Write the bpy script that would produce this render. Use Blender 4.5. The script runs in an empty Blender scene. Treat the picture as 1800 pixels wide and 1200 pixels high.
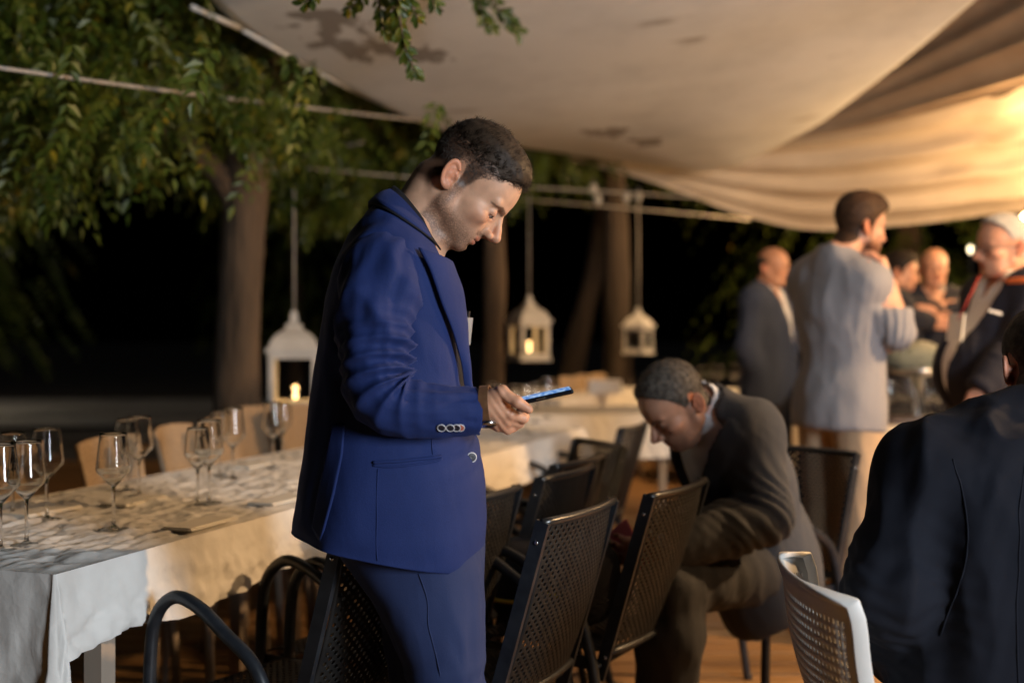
import bpy, bmesh, math, random
import numpy as np
from mathutils import Vector, Matrix
R = math.radians
S = bpy.context.scene
COL = S.collection

# ------------------------------------------------------------------ camera, world, lights, exposure
CAM_H, FPX, HOR = 1.20, 2000.0, 592.0
cam_d = bpy.data.cameras.new('camera')
cam_d.sensor_width = 36.0
cam_d.lens = 40.0
cam_d.clip_start = 0.05
cam_d.clip_end = 500
cam_d.dof.use_dof = True
cam_d.dof.focus_distance = 2.22
cam_d.dof.aperture_fstop = 1.7
cam = bpy.data.objects.new('camera', cam_d)
COL.objects.link(cam)
cam.location = (0, 0, CAM_H)
cam.rotation_euler = (R(90) - math.atan((600 - HOR) / FPX), 0, 0)
S.camera = cam

W = bpy.data.worlds.new('World')
S.world = W
W.use_nodes = True
nt = W.node_tree
sky = nt.nodes.new('ShaderNodeTexSky')
sky.sky_type = 'NISHITA'
sky.sun_disc = False
sky.sun_elevation = R(-6)
sky.sun_rotation = R(120)
bg = nt.nodes['Background']
bg.inputs['Strength'].default_value = 0.05
nt.links.new(sky.outputs['Color'], bg.inputs['Color'])

def add_light(name, kind, loc, energy, color, **kw):
    l = bpy.data.lights.new(name, kind)
    l.energy = energy
    l.color = color
    for k, v in kw.items():
        setattr(l, k, v)
    o = bpy.data.objects.new(name, l)
    COL.objects.link(o)
    o.location = loc
    return o

moon = add_light('moon_sun', 'SUN', (0, 0, 20), 0.05, (0.8, 0.88, 1.0), angle=R(10))
moon.rotation_euler = (R(50), 0, R(120))
# the venue's cool upright light panel: it stands right of and behind the photographer (seen as the
# tall pale streak in every wine glass)
def aim(o, target):
    d = Vector(target) - o.location
    o.rotation_euler = d.to_track_quat('-Z', 'Y').to_euler()
key = add_light('cool_light_panel', 'AREA', (3.3, -1.15, 1.85), 250, (0.84, 0.92, 1.0),
                shape='RECTANGLE', size=1.1, size_y=1.5)
aim(key, (-0.2, 3.2, 1.55))

vs = S.view_settings
vs.view_transform = 'Standard'
vs.look = 'None'
vs.exposure = 0.0
vs.gamma = 1.0
S.render.engine = 'CYCLES'
S.cycles.use_denoising = True
S.cycles.max_bounces = 10
S.cycles.transparent_max_bounces = 16
S.cycles.caustics_reflective = False
S.cycles.caustics_refractive = True
S.cycles.blur_glossy = 1.0
S.cycles.sample_clamp_indirect = 4.0

def P(x, y, d):
    """point whose picture position in the 1800x1200 photograph is x, y at a depth of d metres"""
    return Vector(((x - 900.0) * d / FPX, d, CAM_H + (HOR - y) * d / FPX))

def PZ(x, y, z):
    """the same for a known height z"""
    return P(x, y, (CAM_H - z) * FPX / (y - HOR))

# ------------------------------------------------------------------ materials
def lin(c):
    return tuple(((v / 255) / 12.92 if v <= 10 else (((v / 255) + 0.055) / 1.055) ** 2.4) for v in c)

class NT:
    def __init__(s, name):
        s.m = bpy.data.materials.new(name)
        s.m.use_nodes = True
        s.t = s.m.node_tree
        s.b = s.t.nodes['Principled BSDF']
        s.out = s.t.nodes['Material Output']
    def n(s, typ, **kw):
        nd = s.t.nodes.new(typ)
        for k, v in kw.items():
            if k in nd.inputs:
                nd.inputs[k].default_value = v
            else:
                setattr(nd, k, v)
        return nd
    def l(s, a, b):
        s.t.links.new(a, b)
    def set(s, **kw):
        for k, v in kw.items():
            s.b.inputs[k.replace('_', ' ')].default_value = v

def mat(name, col, rough=0.6, metal=0.0, col2=None, nscale=6.0, ndetail=5.0, bump=0.0, bscale=None, bdist=0.01,
        spec=0.5, sheen=0.0, stretch=None, contrast=(0.35, 0.65), rvar=0.0, **extra):
    k = NT(name)
    k.set(Roughness=rough, Metallic=metal)
    k.b.inputs['Specular IOR Level'].default_value = spec
    if sheen:
        k.b.inputs['Sheen Weight'].default_value = sheen
        k.b.inputs['Sheen Roughness'].default_value = 0.5
    k.b.inputs['Base Color'].default_value = (*col, 1)
    tc = k.n('ShaderNodeTexCoord')
    co = tc.outputs['Object']
    if stretch:
        mp = k.n('ShaderNodeMapping')
        mp.inputs['Scale'].default_value = stretch
        k.l(co, mp.inputs['Vector'])
        co = mp.outputs['Vector']
    if col2 is not None:
        nz = k.n('ShaderNodeTexNoise', Scale=nscale, Detail=ndetail)
        k.l(co, nz.inputs['Vector'])
        rp = k.n('ShaderNodeValToRGB')
        rp.color_ramp.elements[0].position, rp.color_ramp.elements[1].position = contrast
        rp.color_ramp.elements[0].color = (*col, 1)
        rp.color_ramp.elements[1].color = (*col2, 1)
        k.l(nz.outputs['Fac'], rp.inputs['Fac'])
        k.l(rp.outputs['Color'], k.b.inputs['Base Color'])
        if rvar:
            mr = k.n('ShaderNodeMapRange')
            mr.inputs['To Min'].default_value = rough - rvar
            mr.inputs['To Max'].default_value = rough + rvar
            k.l(nz.outputs['Fac'], mr.inputs['Value'])
            k.l(mr.outputs['Result'], k.b.inputs['Roughness'])
    if bump:
        bz = k.n('ShaderNodeTexNoise', Scale=bscale or nscale * 4, Detail=4.0)
        k.l(co, bz.inputs['Vector'])
        bp = k.n('ShaderNodeBump', Strength=bump, Distance=bdist)
        k.l(bz.outputs['Fac'], bp.inputs['Height'])
        k.l(bp.outputs['Normal'], k.b.inputs['Normal'])
    for a, v in extra.items():
        k.b.inputs[a.replace('_', ' ')].default_value = v
    k.m['k'] = 1
    return k.m

def emat(name, col, strength):
    k = NT(name)
    k.set(Emission_Strength=strength)
    k.b.inputs['Emission Color'].default_value = (*col, 1)
    k.b.inputs['Base Color'].default_value = (*col, 1)
    return k.m

# ------------------------------------------------------------------ mesh helpers
def mesh_from(name, verts, faces, smooth=False):
    me = bpy.data.meshes.new(name)
    me.from_pydata([tuple(v) for v in verts], [], [tuple(int(i) for i in f) for f in faces])
    if smooth:
        me.polygons.foreach_set('use_smooth', [True] * len(me.polygons))
    me.update()
    return me

def np_mesh(name, V, F, smooth=True):
    """V n x 3 array, F m x 4 (or 3) array: fast"""
    me = bpy.data.meshes.new(name)
    n, m, q = len(V), len(F), F.shape[1]
    me.vertices.add(n)
    me.vertices.foreach_set('co', np.asarray(V, np.float32).ravel())
    me.loops.add(m * q)
    me.loops.foreach_set('vertex_index', np.asarray(F, np.int32).ravel())
    me.polygons.add(m)
    me.polygons.foreach_set('loop_start', np.arange(0, m * q, q, dtype=np.int32))
    me.polygons.foreach_set('loop_total', np.full(m, q, np.int32))
    me.polygons.foreach_set('use_smooth', np.full(m, smooth, bool))
    me.update(calc_edges=True)
    me.validate()
    return me

def link(name, me, m=None, parent=None):
    o = bpy.data.objects.new(name, me)
    COL.objects.link(o)
    if m is not None and me is not None:
        me.materials.clear()
        me.materials.append(m)
    if parent is not None:
        o.parent = parent
    return o

def empty(name, loc=(0, 0, 0), rz=0.0):
    o = bpy.data.objects.new(name, None)
    COL.objects.link(o)
    o.location = loc
    o.rotation_euler = (0, 0, rz)
    o.empty_display_size = 0.1
    return o

def tag(o, label=None, cat=None, group=None, kind=None):
    if label: o['label'] = label
    if cat: o['category'] = cat
    if group: o['group'] = group
    if kind: o['kind'] = kind
    return o

def copy_tree(o, parent=None):
    c = o.copy()
    COL.objects.link(c)
    c.parent = parent
    for ch in list(o.children):
        copy_tree(ch, c)
    return c

class MB:
    """collects boxes, tubes, lathes ... into one mesh"""
    def __init__(s):
        s.v, s.f, s.sm = [], [], []
    def add(s, vs_, fs, smooth=False):
        b = len(s.v)
        s.v += [tuple(v) for v in vs_]
        s.f += [tuple(i + b for i in f) for f in fs]
        s.sm += [smooth] * len(fs)
        return s
    def box(s, c, size, rot=None):
        c = Vector(c); h = Vector(size) / 2
        pts = []
        for sx in (-1, 1):
            for sy in (-1, 1):
                for sz in (-1, 1):
                    p = Vector((sx * h.x, sy * h.y, sz * h.z))
                    if rot is not None: p = rot @ p
                    pts.append(c + p)
        return s.add(pts, [(0, 1, 3, 2), (4, 6, 7, 5), (0, 4, 5, 1), (2, 3, 7, 6), (0, 2, 6, 4), (1, 5, 7, 3)])
    def bar(s, a, b, w, t, side=(0, 1, 0)):
        """flat bar from a to b: w along `side`, t across"""
        a, b = Vector(a), Vector(b)
        d = (b - a).normalized()
        u = Vector(side); u = (u - d * u.dot(d)).normalized()
        n = d.cross(u)
        pts = []
        for q in (a, b):
            for i, j in ((-1, -1), (1, -1), (1, 1), (-1, 1)):
                pts.append(q + u * (i * w / 2) + n * (j * t / 2))
        return s.add(pts, [(3, 2, 1, 0), (4, 5, 6, 7), (0, 1, 5, 4), (1, 2, 6, 5), (2, 3, 7, 6), (3, 0, 4, 7)])
    def tube(s, pts, r, seg=10, cap=True, closed=False):
        pts = [Vector(p) for p in pts]
        n = len(pts)
        rr = r if isinstance(r, (list, tuple)) else [r] * n
        rings = []
        up = None
        for i, p in enumerate(pts):
            if closed:
                t = (pts[(i + 1) % n] - pts[i - 1]).normalized()
            else:
                t = (pts[min(i + 1, n - 1)] - pts[max(i - 1, 0)]).normalized()
            if up is None:
                up = Vector((0, 0, 1)) if abs(t.z) < 0.9 else Vector((1, 0, 0))
            up = (up - t * up.dot(t)).normalized()
            w = t.cross(up)
            rings.append([p + (up * math.cos(2 * math.pi * k / seg) + w * math.sin(2 * math.pi * k / seg)) * rr[i] for k in range(seg)])
        vv = [v for r_ in rings for v in r_]
        ff = []
        m = n if closed else n - 1
        for i in range(m):
            a, b = i * seg, ((i + 1) % n) * seg
            for k in range(seg):
                k2 = (k + 1) % seg
                ff.append((a + k, b + k, b + k2, a + k2))
        if cap and not closed:
            ff.append(tuple(range(seg)))
            ff.append(tuple(reversed(range((n - 1) * seg, n * seg))))
        return s.add(vv, ff, True)
    def lathe(s, prof, seg=24, c=(0, 0, 0), cap=False):
        vv, ff = [], []
        n = len(prof)
        for r, z in prof:
            for k in range(seg):
                a = 2 * math.pi * k / seg
                vv.append((c[0] + r * math.cos(a), c[1] + r * math.sin(a), c[2] + z))
        for i in range(n - 1):
            for k in range(seg):
                k2 = (k + 1) % seg
                ff.append((i * seg + k, i * seg + k2, (i + 1) * seg + k2, (i + 1) * seg + k))
        if cap:
            ff.append(tuple(reversed(range(seg))))
            ff.append(tuple(range((n - 1) * seg, n * seg)))
        return s.add(vv, ff, True)
    def sphere(s, c, r, seg=12, rings=8):
        rx, ry, rz = (r, r, r) if not isinstance(r, (tuple, list)) else r
        vv, ff = [], []
        for i in range(rings + 1):
            th = math.pi * i / rings
            for k in range(seg):
                a = 2 * math.pi * k / seg
                vv.append((c[0] + rx * math.sin(th) * math.cos(a), c[1] + ry * math.sin(th) * math.sin(a), c[2] - rz * math.cos(th)))
        for i in range(rings):
            for k in range(seg):
                k2 = (k + 1) % seg
                ff.append((i * seg + k, i * seg + k2, (i + 1) * seg + k2, (i + 1) * seg + k))
        return s.add(vv, ff, True)
    def mesh(s, name):
        me = bpy.data.meshes.new(name)
        me.from_pydata(s.v, [], s.f)
        me.polygons.foreach_set('use_smooth', s.sm)
        me.update()
        return me
    def build(s, name, m, parent=None):
        return link(name, s.mesh(name), m, parent)

def spline(pts, n=8):
    """Catmull-Rom through pts"""
    pts = [Vector(p) for p in pts]
    q = [pts[0] * 2 - pts[1]] + pts + [pts[-1] * 2 - pts[-2]]
    out = []
    for i in range(1, len(q) - 2):
        p0, p1, p2, p3 = q[i - 1], q[i], q[i + 1], q[i + 2]
        for k in range(n):
            t = k / n
            out.append(0.5 * ((2 * p1) + (p2 - p0) * t + (2 * p0 - 5 * p1 + 4 * p2 - p3) * t * t + (3 * p1 - p0 - 3 * p2 + p3) * t ** 3))
    out.append(pts[-1])
    return out

def interp(keys, t):
    """smooth (cosine free, pchip-like linear) interpolation of [(t, v), ...]; arrays welcome"""
    ks = np.array([k for k, _ in keys], float)
    vs_ = np.array([v for _, v in keys], float)
    return np.interp(t, ks, vs_)

_rs = np.random.RandomState(7)
_ND = [(_rs.normal(size=3), _rs.uniform(0, 6.28)) for _ in range(48)]
def snoise(Q, scale=1.0, octaves=3, seed=0):
    """cheap smooth pseudo noise in about -1..1 from warped sines; Q n x 3"""
    Q = np.asarray(Q, float) * scale; seed = int(seed)
    out = np.zeros(len(Q)); amp = 1.0; tot = 0
    for o in range(octaves):
        acc = np.zeros(len(Q))
        for j in range(4):
            d, ph = _ND[(seed * 7 + o * 5 + j * 3) % 48]
            d2, ph2 = _ND[(seed * 11 + o * 3 + j * 5 + 1) % 48]
            acc += np.sin(Q @ d * 2.0 + ph + 1.3 * np.sin(Q @ d2 * 1.3 + ph2))
        out += amp * acc / 2.6
        tot += amp
        amp *= 0.5
        Q = Q * 2.03
    return out / tot
# ------------------------------------------------------------------ setting: ground, path, deck
rnd = random.Random(3)
M = {}
M['soil'] = mat('dark_soil', (0.045, 0.035, 0.026), 0.95, col2=(0.10, 0.08, 0.06), nscale=1.5, bump=0.6, bscale=20, bdist=0.02)
M['path'] = mat('pale_gravel', (0.36, 0.33, 0.29), 0.95, col2=(0.5, 0.46, 0.41), nscale=0.8, bump=0.5, bscale=40, bdist=0.01)
M['joist'] = mat('deck_joist', (0.02, 0.015, 0.01), 0.9)

def plane_grid(x0, x1, y0, y1, nx, ny, zf):
    xs, ys = np.linspace(x0, x1, nx), np.linspace(y0, y1, ny)
    X, Y = np.meshgrid(xs, ys)
    V = np.stack([X.ravel(), Y.ravel(), zf(X.ravel(), Y.ravel())], 1)
    i = np.arange(ny - 1)[:, None] * nx + np.arange(nx - 1)[None, :]
    F = np.stack([i, i + 1, i + nx + 1, i + nx], -1).reshape(-1, 4)
    return V, F

V, F = plane_grid(-120, 120, -30, 260, 90, 100, lambda x, y: -0.17 + 0.03 * np.sin(x * .7) * np.cos(y * .5))
o = link('ground', np_mesh('ground', V, F), M['soil']); tag(o, 'dark bare soil around the wooden deck', kind='structure')
V, F = plane_grid(-60, 60, 17.5, 25, 60, 6, lambda x, y: -0.125 + 0 * x)
V[:, 1] += 0.5 * np.sin(V[:, 0] * 0.21) + 0.02 * V[:, 0]
o = link('path', np_mesh('path', V, F), M['path']); tag(o, 'pale gravel path beyond the trees', kind='structure')

# wooden deck: real planks, each a child of the deck
k = NT('deck_wood')
tc = k.n('ShaderNodeTexCoord'); oi = k.n('ShaderNodeObjectInfo')
mp = k.n('ShaderNodeMapping'); mp.inputs['Scale'].default_value = (1.2, 22, 22)
add = k.n('ShaderNodeVectorMath', operation='ADD')
k.l(tc.outputs['Object'], add.inputs[0]); 
cmb = k.n('ShaderNodeCombineXYZ'); mul = k.n('ShaderNodeMath', operation='MULTIPLY'); mul.inputs[1].default_value = 40
k.l(oi.outputs['Random'], mul.inputs[0]); k.l(mul.outputs[0], cmb.inputs['X']); k.l(mul.outputs[0], cmb.inputs['Z'])
k.l(cmb.outputs[0], add.inputs[1]); k.l(add.outputs[0], mp.inputs['Vector'])
nz = k.n('ShaderNodeTexNoise', Scale=1.0, Detail=6.0); k.l(mp.outputs[0], nz.inputs['Vector'])
rp = k.n('ShaderNodeValToRGB')
rp.color_ramp.elements[0].position = 0.3; rp.color_ramp.elements[0].color = (0.17, 0.080, 0.028, 1)
rp.color_ramp.elements[1].position = 0.72; rp.color_ramp.elements[1].color = (0.44, 0.25, 0.10, 1)
k.l(nz.outputs['Fac'], rp.inputs['Fac'])
hs = k.n('ShaderNodeHueSaturation'); mr = k.n('ShaderNodeMapRange'); mr.inputs['To Min'].default_value = 0.65; mr.inputs['To Max'].default_value = 1.2
k.l(oi.outputs['Random'], mr.inputs['Value']); k.l(mr.outputs[0], hs.inputs['Value']); k.l(rp.outputs[0], hs.inputs['Color'])
k.l(hs.outputs[0], k.b.inputs['Base Color']); k.set(Roughness=0.42)
bp = k.n('ShaderNodeBump', Strength=0.35, Distance=0.004); k.l(nz.outputs['Fac'], bp.inputs['Height']); k.l(bp.outputs[0], k.b.inputs['Normal'])
M['deck'] = k.m
deck = link('deck', MB().box((0.2, 5.2, -0.10), (9.4, 11.9, 0.10)).mesh('deck'), M['joist'])
tag(deck, 'brown wooden deck under the tables', kind='structure')
pl = bpy.data.meshes.new('plank')
bm = bmesh.new(); bmesh.ops.create_cube(bm, size=1); bmesh.ops.scale(bm, vec=(2.34, 0.135, 0.03), verts=bm.verts)
bmesh.ops.bevel(bm, geom=[e for e in bm.edges if abs((e.verts[0].co - e.verts[1].co).x) > 1], offset=0.005, segments=2, affect='EDGES')
bm.to_mesh(pl); bm.free()
y = -0.6; row = 0
while y < 11.0:
    off = -0.7 if row % 2 else 0.5
    for c in range(4):
        x = -3.6 + off * 0.5 + c * 2.35
        q = link('plank', pl, M['deck'] if not pl.materials else None, deck)
        q.location = (x, y, -0.016 + rnd.uniform(-0.0015, 0.0015))
        q.rotation_euler = (0, 0, rnd.uniform(-0.0012, 0.0012))
    y += 0.143; row += 1

# ------------------------------------------------------------------ trees
M['bark'] = mat('tree_bark', (0.050, 0.034, 0.022), 0.95, col2=(0.135, 0.092, 0.058), nscale=5, stretch=(1, 1, 0.18), bump=1.0, bscale=9, bdist=0.06)
M['bark_dark'] = mat('dark_tree_bark', (0.022, 0.015, 0.010), 0.95, col2=(0.05, 0.034, 0.022), nscale=5, stretch=(1, 1, 0.18), bump=1.0, bscale=9, bdist=0.06)
def leaf_mat(name, cols):
    k = NT(name)
    at = k.n('ShaderNodeAttribute', attribute_name='leafrand')
    rp = k.n('ShaderNodeValToRGB')
    el = rp.color_ramp.elements
    el[0].position, el[0].color = cols[0][0], (*cols[0][1], 1)
    el[1].position, el[1].color = cols[-1][0], (*cols[-1][1], 1)
    for p_, c_ in cols[1:-1]:
        e = el.new(p_); e.color = (*c_, 1)
    k.l(at.outputs['Fac'], rp.inputs['Fac'])
    k.l(rp.outputs['Color'], k.b.inputs['Base Color'])
    k.set(Roughness=0.42)
    tr = k.n('ShaderNodeBsdfTranslucent'); k.l(rp.outputs['Color'], tr.inputs['Color'])
    mx = k.n('ShaderNodeMixShader'); mx.inputs[0].default_value = 0.35
    k.l(k.b.outputs[0], mx.inputs[1]); k.l(tr.outputs[0], mx.inputs[2]); k.l(mx.outputs[0], k.out.inputs['Surface'])
    return k.m
GREENS = [(0.0, (0.035, 0.062, 0.010)), (0.40, (0.075, 0.115, 0.014)), (0.80, (0.125, 0.155, 0.018)), (0.94, (0.22, 0.19, 0.015)), (1.0, (0.55, 0.36, 0.02))]
M['leaf'] = leaf_mat('tree_leaf', GREENS)

def leaf_geometry(sprays, rs, nl=8, ll=0.05, lw=0.021, droop=0.5):
    """sprays: list of (origin, direction, length). Compound leaves: leaflet pairs along a drooping stalk.
    returns V, F(quads: two per leaflet folded along the midrib), rand"""
    n = len(sprays)
    O = np.array([s[0] for s in sprays], float); D = np.array([s[1] for s in sprays], float); L = np.array([s[2] for s in sprays], float)
    D /= np.linalg.norm(D, axis=1, keepdims=True)
    down = np.array([0, 0, -1.0])
    side = np.cross(D, down); sl = np.linalg.norm(side, axis=1, keepdims=True); side = np.where(sl > 1e-3, side / np.maximum(sl, 1e-6), np.array([1.0, 0, 0]))
    roll = rs.uniform(-0.7, 0.7, (n, 1))
    nrm = np.cross(side, D)
    side = side * np.cos(roll) + nrm * np.sin(roll)
    Vs, rand = [], []
    sr = rs.uniform(0, 1, n)
    for i in range(nl):
        t = (i + 1.0) / nl
        base = O + D * (L * t)[:, None] + down * (L * droop * t * t)[:, None]
        ax = D + down * (2 * droop * t)
        ax /= np.linalg.norm(ax, axis=1, keepdims=True)
        for sgn in (-1, 1):
            if i == nl - 1 and sgn == 1: continue
            spread = 0.0 if i == nl - 1 else 0.95
            dirv = ax * 0.55 + side * (sgn * spread) + rs.normal(0, 0.16, (n, 3)) + down * 0.25
            dirv /= np.linalg.norm(dirv, axis=1, keepdims=True)
            w = np.cross(dirv, np.cross(side, ax) + rs.normal(0, 0.35, (n, 3)))
            w /= np.maximum(np.linalg.norm(w, axis=1, keepdims=True), 1e-6)
            nn = np.cross(dirv, w)
            s = rs.uniform(0.7, 1.15, (n, 1))
            a = base; tip = base + dirv * ll * s + down * 0.006
            m1 = base + dirv * ll * 0.42 * s + w * lw * 0.5 * s + nn * 0.004
            m2 = base + dirv * ll * 0.42 * s - w * lw * 0.5 * s + nn * 0.004
            c = base + dirv * ll * 0.5 * s
            Vs.append(np.stack([a, m1, tip, m2], 1))
            rand.append(np.clip(sr * 0.55 + rs.uniform(0, 0.45, n), 0, 1))
    V = np.concatenate(Vs, 0).reshape(-1, 3)
    F = np.arange(len(V)).reshape(-1, 4)
    # fold: two triangles would need a midrib; keep as one bent quad pair (a, m1, tip) (a, tip, m2)
    T = np.concatenate([F[:, [0, 1, 2]], F[:, [0, 2, 3]]], 0)
    rr = np.repeat(np.concatenate(rand, 0), 4)
    return V, T, rr

def leaf_object(name, V, T, rr, m, parent):
    me = np_mesh(name, V, T, smooth=False)
    at = me.attributes.new('leafrand', 'FLOAT', 'POINT')
    if len(rr) == len(me.vertices):
        at.data.foreach_set('value', rr.astype(np.float32))
    return link(name, me, m, parent)

def trunk_mesh(name, pts, radii, seg=14, seed=0):
    """uneven tapered stem as swept rings with bark ridges"""
    pts = spline(pts, 6)
    n = len(pts)
    rr = np.interp(np.linspace(0, 1, n), np.linspace(0, 1, len(radii)), radii)
    b = MB()
    b.tube(pts, list(rr), seg)
    V = np.array(b.v); c = np.repeat(np.array([tuple(p) for p in pts]), seg, 0)
    dv = V - c
    nz_ = snoise(np.stack([V[:, 0] * 9, V[:, 1] * 9, V[:, 2] * 2.2], 1), 1.0, 3, seed)
    V = c + dv * (1 + 0.13 * nz_)[:, None]
    b.v = [tuple(v) for v in V]
    return b.mesh(name)

def tree(label, trunk_pts, radii, limbs, sprays, rs, leaf=(0.056, 0.025), nl=9, group=None, bark='bark'):
    root = empty('tree', trunk_pts[0])
    tag(root, label, 'tree', group)
    inv = Vector(trunk_pts[0])
    tm = trunk_mesh('trunk', [Vector(p) - inv for p in trunk_pts], radii, seed=rs.randint(9))
    t = link('trunk', tm, M[bark], root)
    for lp, lr in limbs:
        b = link('limb', trunk_mesh('limb', [Vector(p) - inv for p in lp], lr, 8, rs.randint(9)), M[bark], t)
    if sprays:
        V, T, rr = leaf_geometry(sprays, rs, nl, *leaf)
        leaf_object('crown', V - np.array(tuple(inv)), T, rr, M['leaf'], root)
    return root

def px_ok(p, keep):
    """picture position of a point, used to keep foliage out of the opening under the canopy"""
    x = 900 + p[0] * FPX / p[1]; y_ = HOR - (p[2] - CAM_H) * FPX / p[1]
    return keep(x, y_)

rs = np.random.RandomState(11)
# lower fringe of the crowns as height over the plan: hanging tassels of compound leaves
def sail_edge_x(y_):           # left edge line of the near sail in plan (x as a function of depth)
    return np.interp(y_, [2.5, 4.2, 4.8, 5.4, 6.4, 8.0, 8.8, 14], [-2.2, -1.25, -1.15, -0.97, -0.53, 0.40, 1.3, 5])
def make_sprays(n, cx, cy, rx, ry, z0, z1, rs, fringe=0.5, lmin=0.16, lmax=0.30, clear=None):
    out = []
    clusters = []
    for _ in range(max(6, n // 14)):
        a = rs.uniform(0, 6.283); r = math.sqrt(rs.uniform(0, 1))
        clusters.append((cx + rx * r * math.cos(a), cy + ry * r * math.sin(a), z0 + (z1 - z0) * rs.uniform(0, 1) ** 1.3 - 0.25 * (1 - r) * 0))
    while len(out) < n:
        c = clusters[rs.randint(len(clusters))]
        p = np.array(c) + rs.normal(0, 1, 3) * np.array([0.26, 0.26, 0.22])
        if p[1] < 2.9: continue
        if p[0] > sail_edge_x(p[1]) - 0.10 and p[2] > 2.2: continue
        if clear and clear(p): continue
        a = rs.uniform(0, 6.283)
        d = np.array([math.cos(a), math.sin(a), -0.25 - rs.uniform(0, 0.9)])
        out.append((p, d, rs.uniform(lmin, lmax)))
    return out

def pix(p):
    return 900 + p[0] * FPX / p[1], HOR - (p[2] - CAM_H) * FPX / p[1]
def clear_left(p):
    x, y_ = pix(p)
    lim = np.interp(x, [-300, 0, 60, 110, 160, 200, 260, 330, 400, 460, 540, 600, 700, 760], [330, 380, 430, 300, 250, 320, 250, 285, 260, 330, 280, 300, 230, 250])
    return y_ > lim - np.interp(x, [230, 330, 470, 560], [42, 95, 95, 50])
T1 = P(418, 992, 6.0)
s1 = make_sprays(4600, -2.5, 5.4, 1.9, 1.9, 1.95, 3.6, rs, clear=clear_left)
t1 = tree('thick-trunked leafy tree lit warm on one side behind the left table',
     [(-1.47, 6.0, -0.2), (-1.46, 6.0, 0.5), (-1.45, 6.0, 1.2), (-1.41, 6.0, 1.9), (-1.36, 6.02, 2.6), (-1.3, 6.1, 3.6)],
     [0.150, 0.122, 0.112, 0.110, 0.116, 0.09],
     [([(-1.42, 6.0, 1.85), (-1.62, 5.9, 2.15), (-2.1, 5.6, 2.5), (-2.8, 5.2, 2.9)], [0.07, 0.055, 0.04, 0.02]),
      ([(-1.36, 6.02, 2.4), (-1.1, 6.2, 2.75), (-0.8, 6.5, 3.1)], [0.05, 0.035, 0.02]),
      ([(-1.38, 6.0, 2.3), (-1.7, 5.3, 2.75), (-2.0, 4.4, 3.1)], [0.05, 0.035, 0.02]),
      ([(-2.1, 5.6, 2.5), (-2.5, 5.3, 2.35), (-2.9, 5.1, 2.3)], [0.03, 0.02, 0.01])], s1, rs)
def clear_mid(p):
    x, y_ = pix(p)
    lim = np.interp(x, [300, 400, 480, 560, 640, 720, 800, 930, 1010, 1100], [320, 350, 370, 400, 380, 350, 330, 330, 300, 290])
    return y_ > lim - 25
s2 = make_sprays(1900, -0.9, 8.7, 1.7, 1.0, 2.0, 3.8, rs, clear=clear_mid)
t2 = tree('slender dark trunk behind the first hanging lantern right of the standing man',
     [(-0.145, 8.5, -0.2), (-0.14, 8.5, 1.0), (-0.13, 8.5, 2.0), (-0.2, 8.5, 3.4)], [0.11, 0.085, 0.082, 0.06],
     [([(-0.13, 8.5, 2.0), (-0.5, 8.6, 2.6), (-1.1, 8.7, 3.0)], [0.05, 0.03, 0.015])], s2, rs)
t3 = tree('dim reddish trunk behind the farthest hanging lantern',
     [(0.98, 10.5, -0.2), (0.97, 10.5, 1.2), (0.95, 10.5, 2.4), (0.8, 10.5, 4)], [0.16, 0.13, 0.12, 0.08], [],
     make_sprays(500, 0.2, 12.2, 1.8, 0.8, 2.6, 4.5, rs, clear=lambda p: pix(p)[1] > 330), rs, bark='bark_dark')
t4 = tree('leaning faint trunk in the dark between the two far lanterns',
     [(0.55, 14, -0.2), (0.75, 14, 0.9), (1.05, 14, 2.2), (1.3, 14, 4)], [0.16, 0.14, 0.12, 0.08], [], [], rs, bark='bark_dark')
for i, (x, y_, lab) in enumerate([(-9.5, 19, 'far left tree barely seen beyond the pale path'), (-5.2, 27, 'distant dark tree past the path left of the thick trunk'),
                               (4.3, 12.5, 'dark leafy tree in the background behind the group of men'), (7.2, 11.5, 'leafy tree at the right edge behind the white-haired man')]):
    h = 4.6
    sp = []
    for _ in range(420):
        a = rs.uniform(0, 6.283); r = rs.uniform(0, 1) ** .5
        sp.append((np.array([x + 2.1 * r * math.cos(a), y_ + 1.6 * r * math.sin(a), rs.uniform(1.0, 5.0)]), np.array([math.cos(a), math.sin(a), -0.6]), rs.uniform(0.3, 0.5)))
    tree(lab, [(x, y_, -0.2), (x + 0.1, y_, 1.4), (x, y_, h)], [0.2, 0.16, 0.08], [], sp, rs, leaf=(0.11, 0.05), nl=6)

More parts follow.
